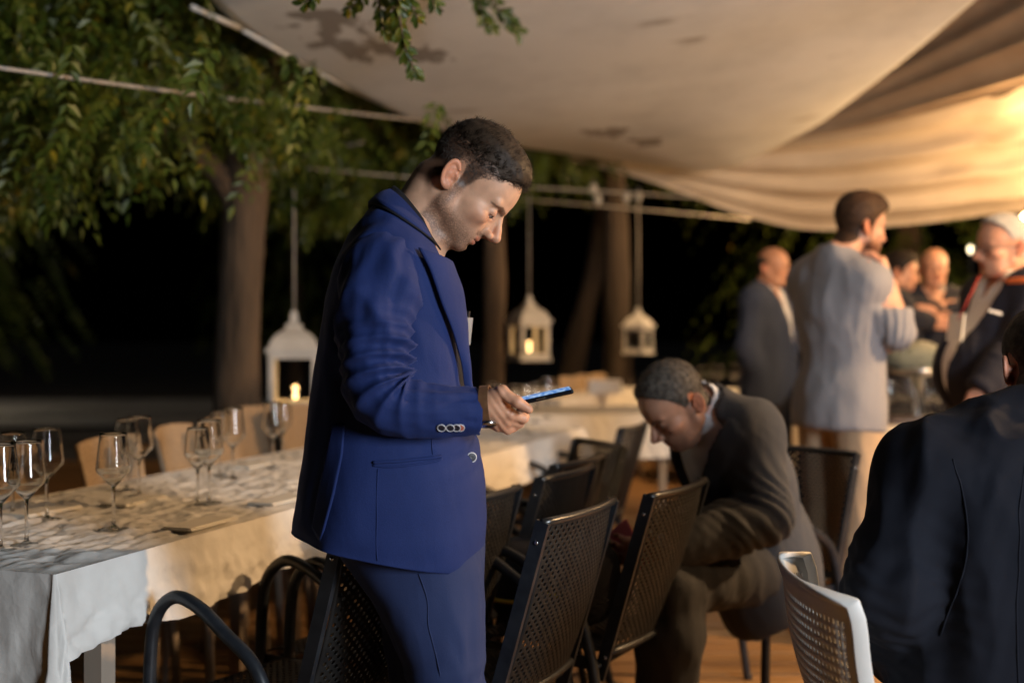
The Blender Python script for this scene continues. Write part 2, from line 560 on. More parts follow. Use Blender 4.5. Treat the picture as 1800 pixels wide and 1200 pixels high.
# the branch that hangs into the top of the picture, close and sharp
root = empty('hanging_branch', P(700, -120, 3.1)); tag(root, 'green leafy twigs hanging in front of the canvas canopy above', 'branch')
inv = np.array(tuple(P(700, -120, 3.1)))
twigs = [[(705, -160), (690, -60), (692, 20), (706, 70), (730, 128)], [(820, -150), (845, -60), (868, 5), (893, 35), (912, 58)],
         [(590, -150), (575, -70), (560, -20), (535, 8)], [(640, -140), (632, -60), (640, -10), (612, 18)], [(760, -140), (765, -60), (752, -20), (765, 10)],
         [(745, -140), (716, -60), (716, -10), (735, 35)], [(690, -100), (668, -30), (668, 20), (676, 55)], [(850, -120), (838, -30), (842, 10), (862, 48)], [(700, -80), (700, -10), (704, 40), (714, 92)]]
sp = []
rs2 = np.random.RandomState(5)
Vl, Tl, Rl, nb = [], [], [], 0
for ti, tw in enumerate(twigs):
    d = 4.25 if ti in (1, 7) else 3.1 + 0.12 * math.sin(ti * 2.1)
    pts = spline([P(x, y_, d + 0.03 * i) for i, (x, y_) in enumerate(tw)], 8)
    MB().tube([Vector(p) - Vector(inv) for p in pts], [0.0022 + 0.003 * (1 - i / len(pts)) for i in range(len(pts))], 6).build('twig', M['bark'], root)
    tot = len(pts)
    for i in range(int(tot * 0.30), tot):
        p = np.array(tuple(pts[i])); tdir = np.array(tuple((pts[min(i + 1, tot - 1)] - pts[i - 1]).normalized()))
        for sgn in (-1, 1, 0):
            if sgn == 0 and rs2.uniform() < 0.5 and i < tot - 1: continue
            view = np.array([0, 1.0, 0])
            sd = np.cross(tdir, view) * sgn + rs2.normal(0, 0.35, 3)
            dv = tdir * 0.75 + sd * 0.75; dv /= np.linalg.norm(dv)
            ll = rs2.uniform(0.024, 0.038) * (1.3 if d > 4 else 1.0); lw = ll * rs2.uniform(0.42, 0.55)
            nrm = view * -1 + rs2.normal(0, 0.55, 3)
            w = np.cross(dv, nrm); w /= np.linalg.norm(w); nn = np.cross(w, dv)
            prof = [(0, 0), (0.25, .36), (0.55, .5), (0.82, .30), (1, 0)]
            L_, C_, R_ = [], [], []
            for t, h_ in prof:
                c0 = p + dv * ll * (t + 0.08) - nn * 0.004 * t * t
                C_.append(c0); L_.append(c0 + w * lw * h_ + nn * 0.0025 * (h_ > 0)); R_.append(c0 - w * lw * h_ + nn * 0.0025 * (h_ > 0))
            vv = C_ + L_[1:4] + R_[1:4]   # 5 + 3 + 3
            Vl.append(np.array(vv))
            l0, r0 = 5, 8
            tri = [(0, 1, l0), (1, 2, l0 + 1), (1, l0 + 1, l0), (2, 3, l0 + 2), (2, l0 + 2, l0 + 1), (3, 4, l0 + 2),
                   (0, r0, 1), (1, r0 + 1, 2), (1, r0, r0 + 1), (2, r0 + 2, 3), (2, r0 + 1, r0 + 2), (3, r0 + 2, 4)]
            Tl.append(np.array(tri) + nb); nb += len(vv)
            Rl.append(np.full(len(vv), 0.999 if rs2.uniform() < 0.012 else rs2.uniform(0, 0.9)))
leaf_object('leaves', np.concatenate(Vl) - inv, np.concatenate(Tl), np.concatenate(Rl), M['leaf'], root)

# ------------------------------------------------------------------ canvas canopies
k = NT('canvas_cloth')
tc = k.n('ShaderNodeTexCoord')
n1 = k.n('ShaderNodeTexNoise', Scale=1.6, Detail=7.0, Roughness=0.62); k.l(tc.outputs['Object'], n1.inputs['Vector'])
rp = k.n('ShaderNodeValToRGB'); rp.color_ramp.elements[0].position = 0.30; rp.color_ramp.elements[0].color = (0.66, 0.67, 0.665, 1)
rp.color_ramp.elements[1].position = 0.55; rp.color_ramp.elements[1].color = (0.80, 0.81, 0.80, 1)
k.l(n1.outputs['Fac'], rp.inputs['Fac'])
mp = k.n('ShaderNodeMapping'); mp.inputs['Scale'].default_value = (1.4, 4.0, 3.0); k.l(tc.outputs['Object'], mp.inputs['Vector'])
n2 = k.n('ShaderNodeTexNoise', Scale=1.3, Detail=5.0); k.l(mp.outputs[0], n2.inputs['Vector'])
st = k.n('ShaderNodeMapRange'); st.inputs['From Min'].default_value = 0.66; st.inputs['From Max'].default_value = 0.80; k.l(n2.outputs['Fac'], st.inputs['Value'])
mx = k.n('ShaderNodeMix', data_type='RGBA'); mx.inputs['B'].default_value = (0.22, 0.18, 0.14, 1)
k.l(st.outputs[0], mx.inputs['Factor']); k.l(rp.outputs[0], mx.inputs['A'])
CANVAS = k; CANVAS_MIX = mx
k.set(Roughness=0.9)
k.b.inputs['Specular IOR Level'].default_value = 0.15
wv = k.n('ShaderNodeTexNoise', Scale=60.0, Detail=3.0); k.l(tc.outputs['Object'], wv.inputs['Vector'])
bp = k.n('ShaderNodeBump', Strength=0.25, Distance=0.004); k.l(wv.outputs['Fac'], bp.inputs['Height']); k.l(bp.outputs[0], k.b.inputs['Normal'])
CANVAS_TR = tr = k.n('ShaderNodeBsdfTranslucent')
ms = k.n('ShaderNodeMixShader'); ms.inputs[0].default_value = 0.12
k.l(k.b.outputs[0], ms.inputs[1]); k.l(tr.outputs[0], ms.inputs[2]); k.l(ms.outputs[0], k.out.inputs['Surface'])
M['canvas'] = k.m
M['shade_toned_canvas'] = mat('shade_toned_canvas', (0.40, 0.29, 0.19), 0.9, col2=(0.48, 0.36, 0.245), nscale=3, bump=0.25, bscale=60, bdist=0.004, spec=0.15)  # darker tone stands in for the large canopy's shade on the pleated one
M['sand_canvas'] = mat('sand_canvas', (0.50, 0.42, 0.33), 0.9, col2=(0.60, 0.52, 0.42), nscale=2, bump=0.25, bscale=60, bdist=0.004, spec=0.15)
M['rope'] = mat('white_rope', (0.36, 0.335, 0.30), 0.8, col2=(0.26, 0.24, 0.21), nscale=30)
M['pole'] = mat('white_pole', (0.58, 0.58, 0.56), 0.5)

def loft(name, A, B, nu, nv, bulge, label, fold=None):
    """cloth between polylines A and B (3-D), bulge(u, v) metres of lift"""
    A = spline(A, 10); B = spline(B, 10)
    def res(L, n):
        L = np.array([tuple(p) for p in L]); s_ = np.r_[0, np.cumsum(np.linalg.norm(np.diff(L, axis=0), axis=1))]; s_ /= s_[-1]
        t = np.linspace(0, 1, n)
        return np.stack([np.interp(t, s_, L[:, i]) for i in range(3)], 1)
    A, B = res(A, nu), res(B, nu)
    v = np.linspace(0, 1, nv)[None, :, None]
    G = A[:, None, :] * (1 - v) + B[:, None, :] * v
    U, Vv = np.meshgrid(np.linspace(0, 1, nu), np.linspace(0, 1, nv), indexing='ij')
    G[:, :, 2] += bulge(U, Vv)
    if fold is not None:
        G += fold(U, Vv, G)
    i = np.arange(nu - 1)[:, None] * nv + np.arange(nv - 1)[None, :]
    Fq = np.stack([i, i + 1, i + nv + 1, i + nv], -1).reshape(-1, 4)
    me = np_mesh(name, G.reshape(-1, 3), Fq)
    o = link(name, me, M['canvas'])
    sm = o.modifiers.new('thickness', 'SOLIDIFY'); sm.thickness = 0.004
    tag(o, label, 'canopy', 'canvas shade cloths overhead')
    return o, G
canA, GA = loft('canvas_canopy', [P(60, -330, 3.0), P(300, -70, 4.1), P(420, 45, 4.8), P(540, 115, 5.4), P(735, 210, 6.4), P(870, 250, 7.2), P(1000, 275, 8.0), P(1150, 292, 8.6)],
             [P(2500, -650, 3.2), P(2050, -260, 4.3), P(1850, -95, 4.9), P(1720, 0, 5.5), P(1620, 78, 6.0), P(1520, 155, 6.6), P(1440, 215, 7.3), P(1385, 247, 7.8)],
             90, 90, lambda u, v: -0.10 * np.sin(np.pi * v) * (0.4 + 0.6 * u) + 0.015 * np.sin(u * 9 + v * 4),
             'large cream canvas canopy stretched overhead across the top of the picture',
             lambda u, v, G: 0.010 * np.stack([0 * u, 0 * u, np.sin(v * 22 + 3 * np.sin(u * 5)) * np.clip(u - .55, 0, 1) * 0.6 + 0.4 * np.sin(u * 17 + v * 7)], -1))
def pleat(amp, freq, ph=0.0):
    def f(u, v, G):
        w = np.sin(np.pi * np.clip(v, 0, 1)) ** 0.5
        a = amp * np.clip((u - 0.05) * 1.6, 0, 1) * w
        ph2 = freq * v + 1.2 * np.sin(u * 3 + ph) + ph
        return np.stack([0 * u, a * (np.sin(ph2) + 0.5 * np.sin(ph2 * 1.9 + 1)), 0.6 * a * np.cos(ph2)], -1)
    return f
canB, GB = loft('canvas_canopy', [P(1320, 232, 8.2), P(1480, 130, 7.4), P(1650, -10, 6.5), P(1850, -180, 5.6), P(2100, -380, 4.8)],
             [P(1330, 254, 8.1), P(1460, 236, 7.7), P(1600, 206, 7.2), P(1800, 153, 6.5), P(2050, 70, 5.8)],
             90, 90, lambda u, v: 0.05 * np.sin(np.pi * v), 'pleated warm-lit canvas canopy behind the large one near the lamps', pleat(0.085, 30))
canB.data.materials[0] = M['shade_toned_canvas']
canC, GC = loft('canvas_canopy', [P(960, 245, 8.9), P(1150, 262, 8.8), P(1390, 238, 8.4), P(1600, 200, 7.6), P(1700, 172, 7.2), P(1760, 172, 7.0), P(1830, 140, 6.7), P(2000, 100, 6.2)],
             [P(1000, 280, 8.7), P(1150, 322, 8.9), P(1300, 376, 9.0), P(1430, 404, 9.0), P(1600, 394, 8.7), P(1720, 380, 8.4), P(1830, 368, 8.0), P(2000, 350, 7.6)],
             110, 90, lambda u, v: 0 * u, 'lowest drooping canvas canopy with sagging edge above the group of men', pleat(0.075, 26, 2.0))

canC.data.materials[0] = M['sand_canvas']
# leaf shadows painted into the big canopy (upper left), stains near its lower edge
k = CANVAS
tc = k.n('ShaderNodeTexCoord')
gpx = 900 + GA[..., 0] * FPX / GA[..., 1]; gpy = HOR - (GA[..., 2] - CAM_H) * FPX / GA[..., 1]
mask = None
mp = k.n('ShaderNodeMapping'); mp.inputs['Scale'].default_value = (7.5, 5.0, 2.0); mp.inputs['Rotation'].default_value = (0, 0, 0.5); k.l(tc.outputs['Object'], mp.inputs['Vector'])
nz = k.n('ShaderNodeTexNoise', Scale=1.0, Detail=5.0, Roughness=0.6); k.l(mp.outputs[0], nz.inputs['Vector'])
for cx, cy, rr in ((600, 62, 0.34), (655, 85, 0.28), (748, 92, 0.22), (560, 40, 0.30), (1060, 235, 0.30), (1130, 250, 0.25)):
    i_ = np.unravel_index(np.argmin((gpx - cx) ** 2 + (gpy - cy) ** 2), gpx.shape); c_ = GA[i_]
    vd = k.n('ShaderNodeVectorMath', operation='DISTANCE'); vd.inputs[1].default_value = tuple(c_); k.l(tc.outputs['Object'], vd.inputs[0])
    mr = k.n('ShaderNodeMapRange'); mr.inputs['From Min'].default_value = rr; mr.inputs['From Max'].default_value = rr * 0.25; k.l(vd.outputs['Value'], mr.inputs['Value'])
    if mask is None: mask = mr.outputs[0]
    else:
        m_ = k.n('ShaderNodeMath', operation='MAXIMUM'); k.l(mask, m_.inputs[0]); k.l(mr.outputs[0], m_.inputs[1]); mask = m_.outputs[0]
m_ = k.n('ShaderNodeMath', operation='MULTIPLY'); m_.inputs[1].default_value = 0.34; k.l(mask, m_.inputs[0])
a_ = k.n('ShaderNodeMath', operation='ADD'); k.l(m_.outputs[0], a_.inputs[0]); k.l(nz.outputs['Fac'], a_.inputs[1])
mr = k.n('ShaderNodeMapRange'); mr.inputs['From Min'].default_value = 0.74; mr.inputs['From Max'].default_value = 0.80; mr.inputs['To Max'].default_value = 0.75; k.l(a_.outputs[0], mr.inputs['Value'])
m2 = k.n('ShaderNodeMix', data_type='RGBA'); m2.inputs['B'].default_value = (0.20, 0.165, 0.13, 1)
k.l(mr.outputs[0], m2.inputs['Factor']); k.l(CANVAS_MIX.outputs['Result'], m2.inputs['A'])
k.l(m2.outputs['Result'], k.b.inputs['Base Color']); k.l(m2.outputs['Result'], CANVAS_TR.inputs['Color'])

# white tube lashed along the free edge of the large canopy
edge = [P(335, 12, 4.45), P(425, 52, 4.85), P(540, 118, 5.4), P(640, 168, 5.9), P(742, 214, 6.4)]
root = empty('canopy_edge_tube', edge[0]); tag(root, 'white tube in sections along the left edge of the large canopy', 'tube')
for i in range(4):
    a, b2 = edge[i], edge[i + 1]
    MB().tube([a.lerp(b2, 0.02) - edge[0], a.lerp(b2, 0.5) - edge[0], a.lerp(b2, 0.965) - edge[0]], 0.011, 10).build('tube_section', M['pole'], root)
def cable(pts, r, label, m='rope'):
    pts = spline(pts, 8)
    o = MB().tube([p - pts[0] for p in pts], r, 8).build('rope', M[m]); o.location = pts[0]
    tag(o, label, 'rope')
cable([P(-400, 62, 2.9), P(0, 120, 3.3), P(370, 170, 4.3), P(742, 213, 6.35)], 0.0068, 'thick pale rope running from the left edge to the large canopy')
cable([P(540, 296, 7.0), P(730, 313, 7.3), P(930, 329, 7.8), P(1130, 341, 8.2), P(1260, 350, 8.8)], 0.0065, 'pale rope behind the standing man carrying the bulbs')
cable([P(905, 350, 9.0), P(1100, 366, 9.3), P(1320, 386, 9.6)], 0.0065, 'lower dim rope in the background left of the canopy edge')
cable([P(470, 300, 7.0), P(560, 268, 7.0), P(640, 250, 6.9)], 0.008, 'thin rope slanting up among the leaves left of the standing man')

# bulbs on the rope
M['bulb_glass'] = mat('bulb_glass', (0.30, 0.27, 0.22), 0.15, spec=0.8, Emission_Color=(1, 0.75, 0.45, 1), Emission_Strength=0.06)
M['black_plastic'] = mat('black_plastic', (0.02, 0.02, 0.02), 0.4)
for i, (x, y_, d, lab) in enumerate([(1043, 332, 8.0, 'topmost'), (1051, 350, 8.05, 'large low'), (1101, 347, 8.2, 'left of the pair of'), (1122, 345, 8.3, 'right of the pair of')]):
    p = P(x, y_, d)
    root = empty('festoon_bulb', p); tag(root, f'{lab} dim glass bulb hanging on the rope right of the man', 'bulb', 'bulbs on the background rope')
    MB().lathe([(0.001, -0.045), (0.022, -0.03), (0.030, -0.005), (0.026, 0.02), (0.014, 0.035)], 14).build('glass', M['bulb_glass'], root)
    MB().lathe([(0.016, 0.033), (0.016, 0.07), (0.005, 0.075)], 10, cap=True).build('socket', M['black_plastic'], root)

# ------------------------------------------------------------------ warm lamps, real and added ones
M['lamp_glow'] = emat('warm_lamp_glow', (1.0, 0.62, 0.26), 60.0)
def globe_lamp(p, energy, label, r=0.06, cord=0.35, glow=None, radius=0.07):
    root = empty('hanging_lamp', p); tag(root, label, 'lamp', 'warm hanging lamps')
    g = MB().sphere((0, 0, 0), r, 20, 12).build('globe', glow or M['lamp_glow'], root)
    MB().lathe([(r * 0.62, r * 0.80), (r * 0.62, r * 1.5), (r * 0.2, r * 1.7)], 14, cap=True).build('cap', M['black_plastic'], root)
    MB().tube([(0, 0, r * 1.6), (0, 0, r * 1.6 + cord)], 0.004, 6).build('cord', M['black_plastic'], root)
    l = add_light('lamp_light', 'POINT', (0, 0, -r - radius - 0.01), energy, (1.0, 0.60, 0.27), shadow_soft_size=radius)
    l.parent = root
    return root
globe_lamp(P(1846, 240, 6.7), 50, 'glowing globe lamp just past the right edge beside the pleated canopy', cord=0.3)
globe_lamp(P(1812, 388, 7.3), 48, 'glowing globe lamp at the right edge behind the white-haired man', cord=0.25)
def added_pendant(p, energy, label):  # added lamps, never in view; the shade keeps their light off the canvas
    root = empty('added_pendant', p); tag(root, label, 'lamp', 'added pendant lamps out of view')
    MB().lathe([(0.03, 0.16), (0.05, 0.15), (0.20, 0.0), (0.205, -0.005), (0.198, -0.002), (0.048, 0.145), (0.02, 0.15)], 28).build('shade', M['pole'], root)
    MB().sphere((0, 0, 0.05), 0.045, 16, 10).build('bulb', M['lamp_glow'], root)
    MB().tube([(0, 0, 0.15), (0, 0, 0.55)], 0.004, 6).build('cord', M['black_plastic'], root)
    l = add_light('lamp_light', 'POINT', (0, 0, -0.02), energy, (1.0, 0.61, 0.29), shadow_soft_size=0.05); l.parent = root
added_pendant(Vector((3.35, 3.4, 2.40)), 540, 'added shaded pendant lamp out of view to the right over the seated guests')
added_pendant(Vector((3.3, 1.9, 2.40)), 110, 'added shaded pendant lamp out of view to the right above the foreground chair')
added_pendant(Vector((2.3, 9.3, 2.75)), 230, 'added shaded pendant lamp hidden behind the canopy over the far tables')
M['far_glow'] = emat('far_lamp_glow', (1.0, 0.80, 0.5), 7.0)
p = P(1706, 438, 13)
root = empty('garden_or_added_lamp', (p.x, p.y, -0.1)); tag(root, 'small bright garden lamp far behind the glasses of the white-haired man', 'lamp')
MB().tube([(0, 0, 0), (0, 0, p.z + 0.02)], 0.025, 8).build('post', M['black_plastic'], root)
MB().sphere((0, 0, p.z + 0.1), (0.022, 0.022, 0.04), 14, 8).build('globe', M['far_glow'], root)
root = empty('garden_or_added_lamp', (-11.5, 18.5, -0.1)); tag(root, 'added lamp post lighting the gravel path, unseen past the left edge', 'lamp')
MB().tube([(0, 0, 0), (0, 0, 2.6)], 0.03, 8).build('post', M['black_plastic'], root)
MB().sphere((0, 0, 2.72), 0.11, 14, 8).build('globe', M['far_glow'], root)
l = add_light('lamp_light', 'POINT', (0, 0, 2.5), 260, (1.0, 0.86, 0.68), shadow_soft_size=0.1); l.parent = root  # added out of view to brighten the gravel path
# ------------------------------------------------------------------ furniture
M['black_metal'] = mat('black_coated_metal', (0.012, 0.014, 0.018), 0.38, col2=(0.022, 0.025, 0.030), nscale=40, spec=0.5, bump=0.06, bscale=300, bdist=0.001)
M['black_sheet'] = mat('perforated_black_sheet', (0.009, 0.0085, 0.0085), 0.5, col2=(0.016, 0.015, 0.014), nscale=25, spec=0.25)
M['top_rail'] = mat('worn_black_rail', (0.02, 0.019, 0.018), 0.28, spec=0.6)
M['screw'] = mat('bright_screw', (0.6, 0.6, 0.6), 0.25, 1.0)
M['shell'] = mat('pale_plastic', (0.70, 0.68, 0.64), 0.42, col2=(0.62, 0.60, 0.56), nscale=8)
M['shell_beige'] = mat('beige_woven_resin', (0.40, 0.285, 0.18), 0.6, col2=(0.30, 0.21, 0.13), nscale=90, bump=0.5, bscale=220, bdist=0.003)
M['leg_grey'] = mat('grey_metal_leg', (0.42, 0.40, 0.37), 0.45, 0.0)
M['wood_leg'] = mat('pale_wooden_leg', (0.36, 0.30, 0.24), 0.6, col2=(0.28, 0.22, 0.17), nscale=4, stretch=(1, 1, 0.1))
M['table_board'] = mat('table_board', (0.33, 0.29, 0.25), 0.6)

def perforated(fn, nu, nv, hu, hv, stagger=True, margin=1, skip=None):
    """sheet fn(u, v) -> xyz (arrays) with real holes; nu x nv cells, hole half sizes hu, hv of a cell"""
    verts, faces = [], []
    ii, jj = np.meshgrid(np.arange(nu + 1), np.arange(nv + 1), indexing='ij')
    grid = np.stack([ii.ravel() / nu, jj.ravel() / nv], 1)
    uv = [grid]
    gi = lambda i, j: i * (nv + 1) + j
    nb = len(grid)
    ang = [math.pi / 8 + k * math.pi / 4 for k in range(8)]
    off = np.array([(math.cos(a) * hu * 1.05, math.sin(a) * hv * 1.05) for a in ang])
    for i in range(nu):
        for j in range(nv):
            c = [gi(i, j), gi(i + 1, j), gi(i + 1, j + 1), gi(i, j + 1)]
            if i < margin or j < margin or i >= nu - margin or j >= nv - margin or (stagger and (i + j) % 2) or (skip and skip(i, j)):
                faces.append(tuple(c)); continue
            cen = np.array([(i + 0.5) / nu, (j + 0.5) / nv])
            uv.append(cen + off / np.array([nu, nv]))
            h = [nb + k for k in range(8)]; nb += 8
            # hole verts: 0 ENE,1 NNE,2 NNW,3 WNW,4 WSW,5 SSW,6 SSE,7 ESE ; corners 0 SW 1 SE 2 NE 3 NW
            faces += [(c[0], c[1], h[6], h[5]), (c[1], h[7], h[6]), (c[1], c[2], h[0], h[7]), (c[2], h[1], h[0]),
                      (c[2], c[3], h[2], h[1]), (c[3], h[3], h[2]), (c[3], c[0], h[4], h[3]), (c[0], h[5], h[4])]
    uv = np.concatenate(uv)
    V = fn(uv[:, 0], uv[:, 1])
    return V, faces

def sheet_object(name, V, faces, m, parent, thick=0.002, smooth=True):
    me = mesh_from(name, V, faces, smooth)
    o = link(name, me, m, parent)
    s_ = o.modifiers.new('thickness', 'SOLIDIFY'); s_.thickness = thick; s_.offset = 0
    return o

CH = 0.82   # height of the black chairs
def make_black_chair():
    root = empty('metal_armchair')
    hw = 0.185
    bx0, bz0, bx1, bz1 = -0.195, 0.36, -0.325, CH - 0.006
    def back(u, v):
        y = (u - 0.5) * 2 * (hw - 0.010)
        z = 0.43 + (bz1 - 0.43) * v
        t = (z - bz0) / (bz1 - bz0)
        x = bx0 + (bx1 - bx0) * t - 0.022 * (1 - (2 * u - 1) ** 2) - 0.03 * np.sin(np.pi * v) * 0.4
        return np.stack([x, y, z], 1)
    V_, F_ = perforated(back, 34, 38, 0.40, 0.42)
    sheet_object('back_panel', V_, F_, M['black_sheet'], root)
    def seat(u, v):
        x = -0.19 + 0.385 * v; y = (u - 0.5) * 2 * (hw - 0.006)
        z = 0.425 - 0.018 * np.sin(np.pi * v) * (1 - (2 * u - 1) ** 2) - 0.03 * np.clip(v - 0.9, 0, 1) * 4 * (v > 0.9)
        return np.stack([x, y, z], 1)
    V_, F_ = perforated(seat, 34, 38, 0.40, 0.42)
    sheet_object('seat_panel', V_, F_, M['black_sheet'], root)
    for s_ in (-1, 1):
        y = s_ * hw
        b = MB()
        b.bar((bx0 + 0.005, y, bz0), (bx1, y, CH - 0.002), 0.030, 0.012, side=(1, 0, 0.28))
        b.build('back_post', M['black_metal'], root)
        for t in (0.12, 0.9):
            MB().sphere((bx0 + (bx1 - bx0) * t, y + s_ * 0.0065, bz0 + (CH - bz0) * t), (0.005, 0.003, 0.005), 8, 6).build('screw', M['screw'], root)
        # leg - arm - leg in one bent tube
        ya = s_ * 0.215
        pts = spline([(0.190, ya, 0.0), (0.182, ya, 0.27), (0.174, ya, 0.52), (0.154, ya, 0.61), (0.100, ya, 0.655), (0.03, ya, 0.644), (-0.05, ya, 0.598),
                      (-0.135, ya, 0.54), (-0.18, ya, 0.43), (-0.215, ya, 0.22), (-0.26, ya, 0.0)], 6)
        MB().tube(pts, 0.0142, 10).build('arm_and_leg_tube', M['black_metal'], root)
        MB().bar((0.18, ya - s_ * 0.014, 0.40), (-0.19, ya - s_ * 0.014, 0.40), 0.030, 0.010, side=(0, 0, 1)).build('seat_rail', M['black_metal'], root)
        for x in (0.190, -0.26):
            MB().lathe([(0.016, 0), (0.016, 0.018), (0.013, 0.022)], 10, (x, ya, -0.002), cap=True).build('foot_cap', M['black_plastic'], root)
    # top rail: sheet folded over into a rounded edge
    top = []
    for i in range(13):
        u = i / 12
        top.append((bx1 - 0.022 * (1 - (2 * u - 1) ** 2), (u - 0.5) * 2 * (hw + 0.004), CH - 0.004))
    MB().tube(top, 0.0095, 8).build('top_rail', M['top_rail'], root)
    bot = [(bx0 - 0.02 - 0.02 * (1 - (2 * i / 8 - 1) ** 2), (i / 8 - 0.5) * 2 * hw, 0.425) for i in range(9)]
    MB().tube(bot, 0.010, 8).build('lower_rail', M['black_metal'], root)
    for x in (0.165, -0.19):
        MB().tube([(x, -0.205, 0.395), (x, 0.205, 0.395)], 0.010, 8).build('cross_bar', M['black_metal'], root)
    return root

GB_ = 'black metal armchairs along the long table'
bchair = make_black_chair()
def place_black(first, px, py, rzdeg, label, near=True, z0=CH, group=GB_):
    o = bchair if first else copy_tree(bchair)
    rz = R(rzdeg)
    tp = PZ(px, py, z0)
    loc = Vector((-0.325, 0.185 if near else -0.185, 0))
    loc.rotate(Matrix.Rotation(rz, 3, 'Z'))
    o.location = (tp.x - loc.x, tp.y - loc.y, 0)
    o.rotation_euler = (0, 0, rz)
    tag(o, label, 'armchair', group)
    return o
ch1 = place_black(True, 596, 940, 148, 'nearest black metal armchair tucked under the left table behind the standing man')
place_black(False, 768, 886, 150, 'black metal armchair mostly hidden behind the man in the blue suit')
ch2 = place_black(False, 955, 915, 152, 'black perforated armchair close to the standing man, its warm-lit top rail lowest')
ch3 = place_black(False, 1142, 870, 150, 'black perforated armchair holding the dark bag in front of the seated man')
place_black(False, 950, 840, 154, 'black armchair behind the one nearest the standing man at the long table')
place_black(False, 975, 818, 153, 'black armchair showing only a short top rail, third along the long table')
place_black(False, 1097, 786, 203, 'black armchair with open mesh panel turned outwards at the end of the long table')
place_black(False, 1093, 752, 158, 'farthest black armchair beside the forehead of the seated man')
ch7 = place_black(False, 1507, 796, 219, 'black mesh armchair that the man in the grey suit sits on', group='black metal armchairs away from the table')

# ---- pale plastic chair with a slotted shell
def make_shell_chair(shell_mat, leg_mat, name='slotted_chair'):
    root = empty(name)
    def back(u, v):
        t = 2 * u - 1
        vv = v * (1 - 0.05 * np.abs(t) ** 3)
        z = 0.45 + 0.355 * vv
        wid = 0.205 - 0.012 * np.clip(0.4 - v, 0, 1) + 0.010 * v
        x = -0.185 - 0.090 * vv ** 1.25 + 0.072 * np.abs(t) ** 2.2 - 0.045 * np.sin(np.pi * np.clip(v, 0, 1)) * 0.6
        x = x - 0.015 * np.clip(v - 0.9, 0, 1) * 6
        return np.stack([x, wid * np.sin(t * 1.35) / math.sin(1.35), z], 1)
    V_, F_ = perforated(back, 40, 20, 0.30, 0.37, stagger=False, margin=2)
    bk = sheet_object('backrest', V_, F_, shell_mat, root, 0.007)
    def seat(u, v):
        t = 2 * u - 1
        x = -0.20 + 0.43 * v; y = t * (0.215 - 0.02 * (1 - v))
        z = 0.455 - 0.02 * np.sin(np.pi * v) * (1 - t * t) - 0.06 * np.clip(v - 0.85, 0, 1) ** 2 * 20 + 0.0
        return np.stack([x, y, z], 1)
    V_, F_ = perforated(seat, 20, 20, 0.26, 0.36, stagger=False, margin=2)
    sheet_object('seat', V_, F_, shell_mat, root, 0.007)
    # thick rim along both sides and the top of the back
    rim = []
    for v in np.linspace(0.0, 1.0, 14): rim.append(back(np.array([0.0]), np.array([v]))[0])
    for u in np.linspace(0.04, 0.96, 25): rim.append(back(np.array([u]), np.array([1.0]))[0])
    for v in np.linspace(1.0, 0.0, 14): rim.append(back(np.array([1.0]), np.array([v]))[0])
    b = MB()
    n = len(rim)
    prev = None
    pr = [Vector(p) for p in rim]
    vv, ff = [], []
    for i, p in enumerate(pr):
        t = (pr[min(i + 1, n - 1)] - pr[max(i - 1, 0)]).normalized()
        inn = Vector((0.0, -p.y, 0)).normalized() if abs(p.y) > 0.02 else Vector((0, 0, -1))
        fw = Vector((1, 0, 0)); fw = (fw - t * fw.dot(t)).normalized()
        sd = t.cross(fw).normalized()
        side_part = min(1.0, max(0.0, (abs(p.y) - 0.12) / 0.06))
        wf = 0.004 + 0.010 * side_part
        for a, c in ((-1, -1), (1, -1), (1.0, 1), (-1, 1)):
            vv.append(p + fw * (a * wf + wf * 0.3) + sd * (c * 0.0055))
    for i in range(n - 1):
        for k_ in range(4):
            k2 = (k_ + 1) % 4
            ff.append((i * 4 + k_, i * 4 + k2, (i + 1) * 4 + k2, (i + 1) * 4 + k_))
    ff += [(3, 2, 1, 0), tuple(range((n - 1) * 4, n * 4))]
    b.add(vv, ff, True)
    rm = b.build('back_rim', shell_mat, root)
    bv = rm.modifiers.new('round', 'BEVEL'); bv.width = 0.003; bv.segments = 2
    for sx, sy in ((1, 1), (1, -1), (-1, 1), (-1, -1)):
        MB().tube([(0.17 * sx, 0.17 * sy, 0.445), (0.20 * sx, 0.20 * sy, 0.22), (0.225 * sx, 0.215 * sy, 0.0)], [0.013, 0.012, 0.010], 8).build('leg', leg_mat, root)
    return root
wchair = make_shell_chair(M['shell'], M['leg_grey'])
wchair.location = (0.768, 2.06, 0); wchair.rotation_euler = (0, 0, R(-4)); wchair.scale = (0.96, 0.96, 0.965)
tag(wchair, 'pale slotted plastic chair in the right foreground by the man in the dark jacket', 'chair')
def make_woven_chair():
    root = empty('woven_chair')
    def back(u, v):
        t = 2 * u - 1
        z = 0.47 + 0.41 * v
        x = -0.20 - 0.085 * v + 0.030 * t * t
        return np.stack([x, t * (0.140 + 0.035 * v), z - 0.010 * t * t * v], 1)
    V_, F_ = perforated(back, 22, 28, 0.26, 0.24, stagger=False, margin=1)
    sheet_object('backrest', V_, F_, M['shell_beige'], root, 0.014)
    def seat(u, v):
        t = 2 * u - 1
        return np.stack([-0.21 + 0.43 * v, t * 0.205, 0.455 - 0.012 * np.sin(np.pi * v) * (1 - t * t)], 1)
    V_, F_ = perforated(seat, 16, 16, 0.26, 0.26, stagger=False, margin=1)
    sheet_object('seat', V_, F_, M['shell_beige'], root, 0.02)
    for sx, sy in ((1, 1), (1, -1), (-1, 1), (-1, -1)):
        MB().tube([(0.185 * sx, 0.18 * sy, 0.445), (0.20 * sx, 0.19 * sy, 0.22), (0.21 * sx, 0.195 * sy, 0.0)], [0.016, 0.015, 0.013], 8).build('leg', M['wood_leg'], root)
    return root
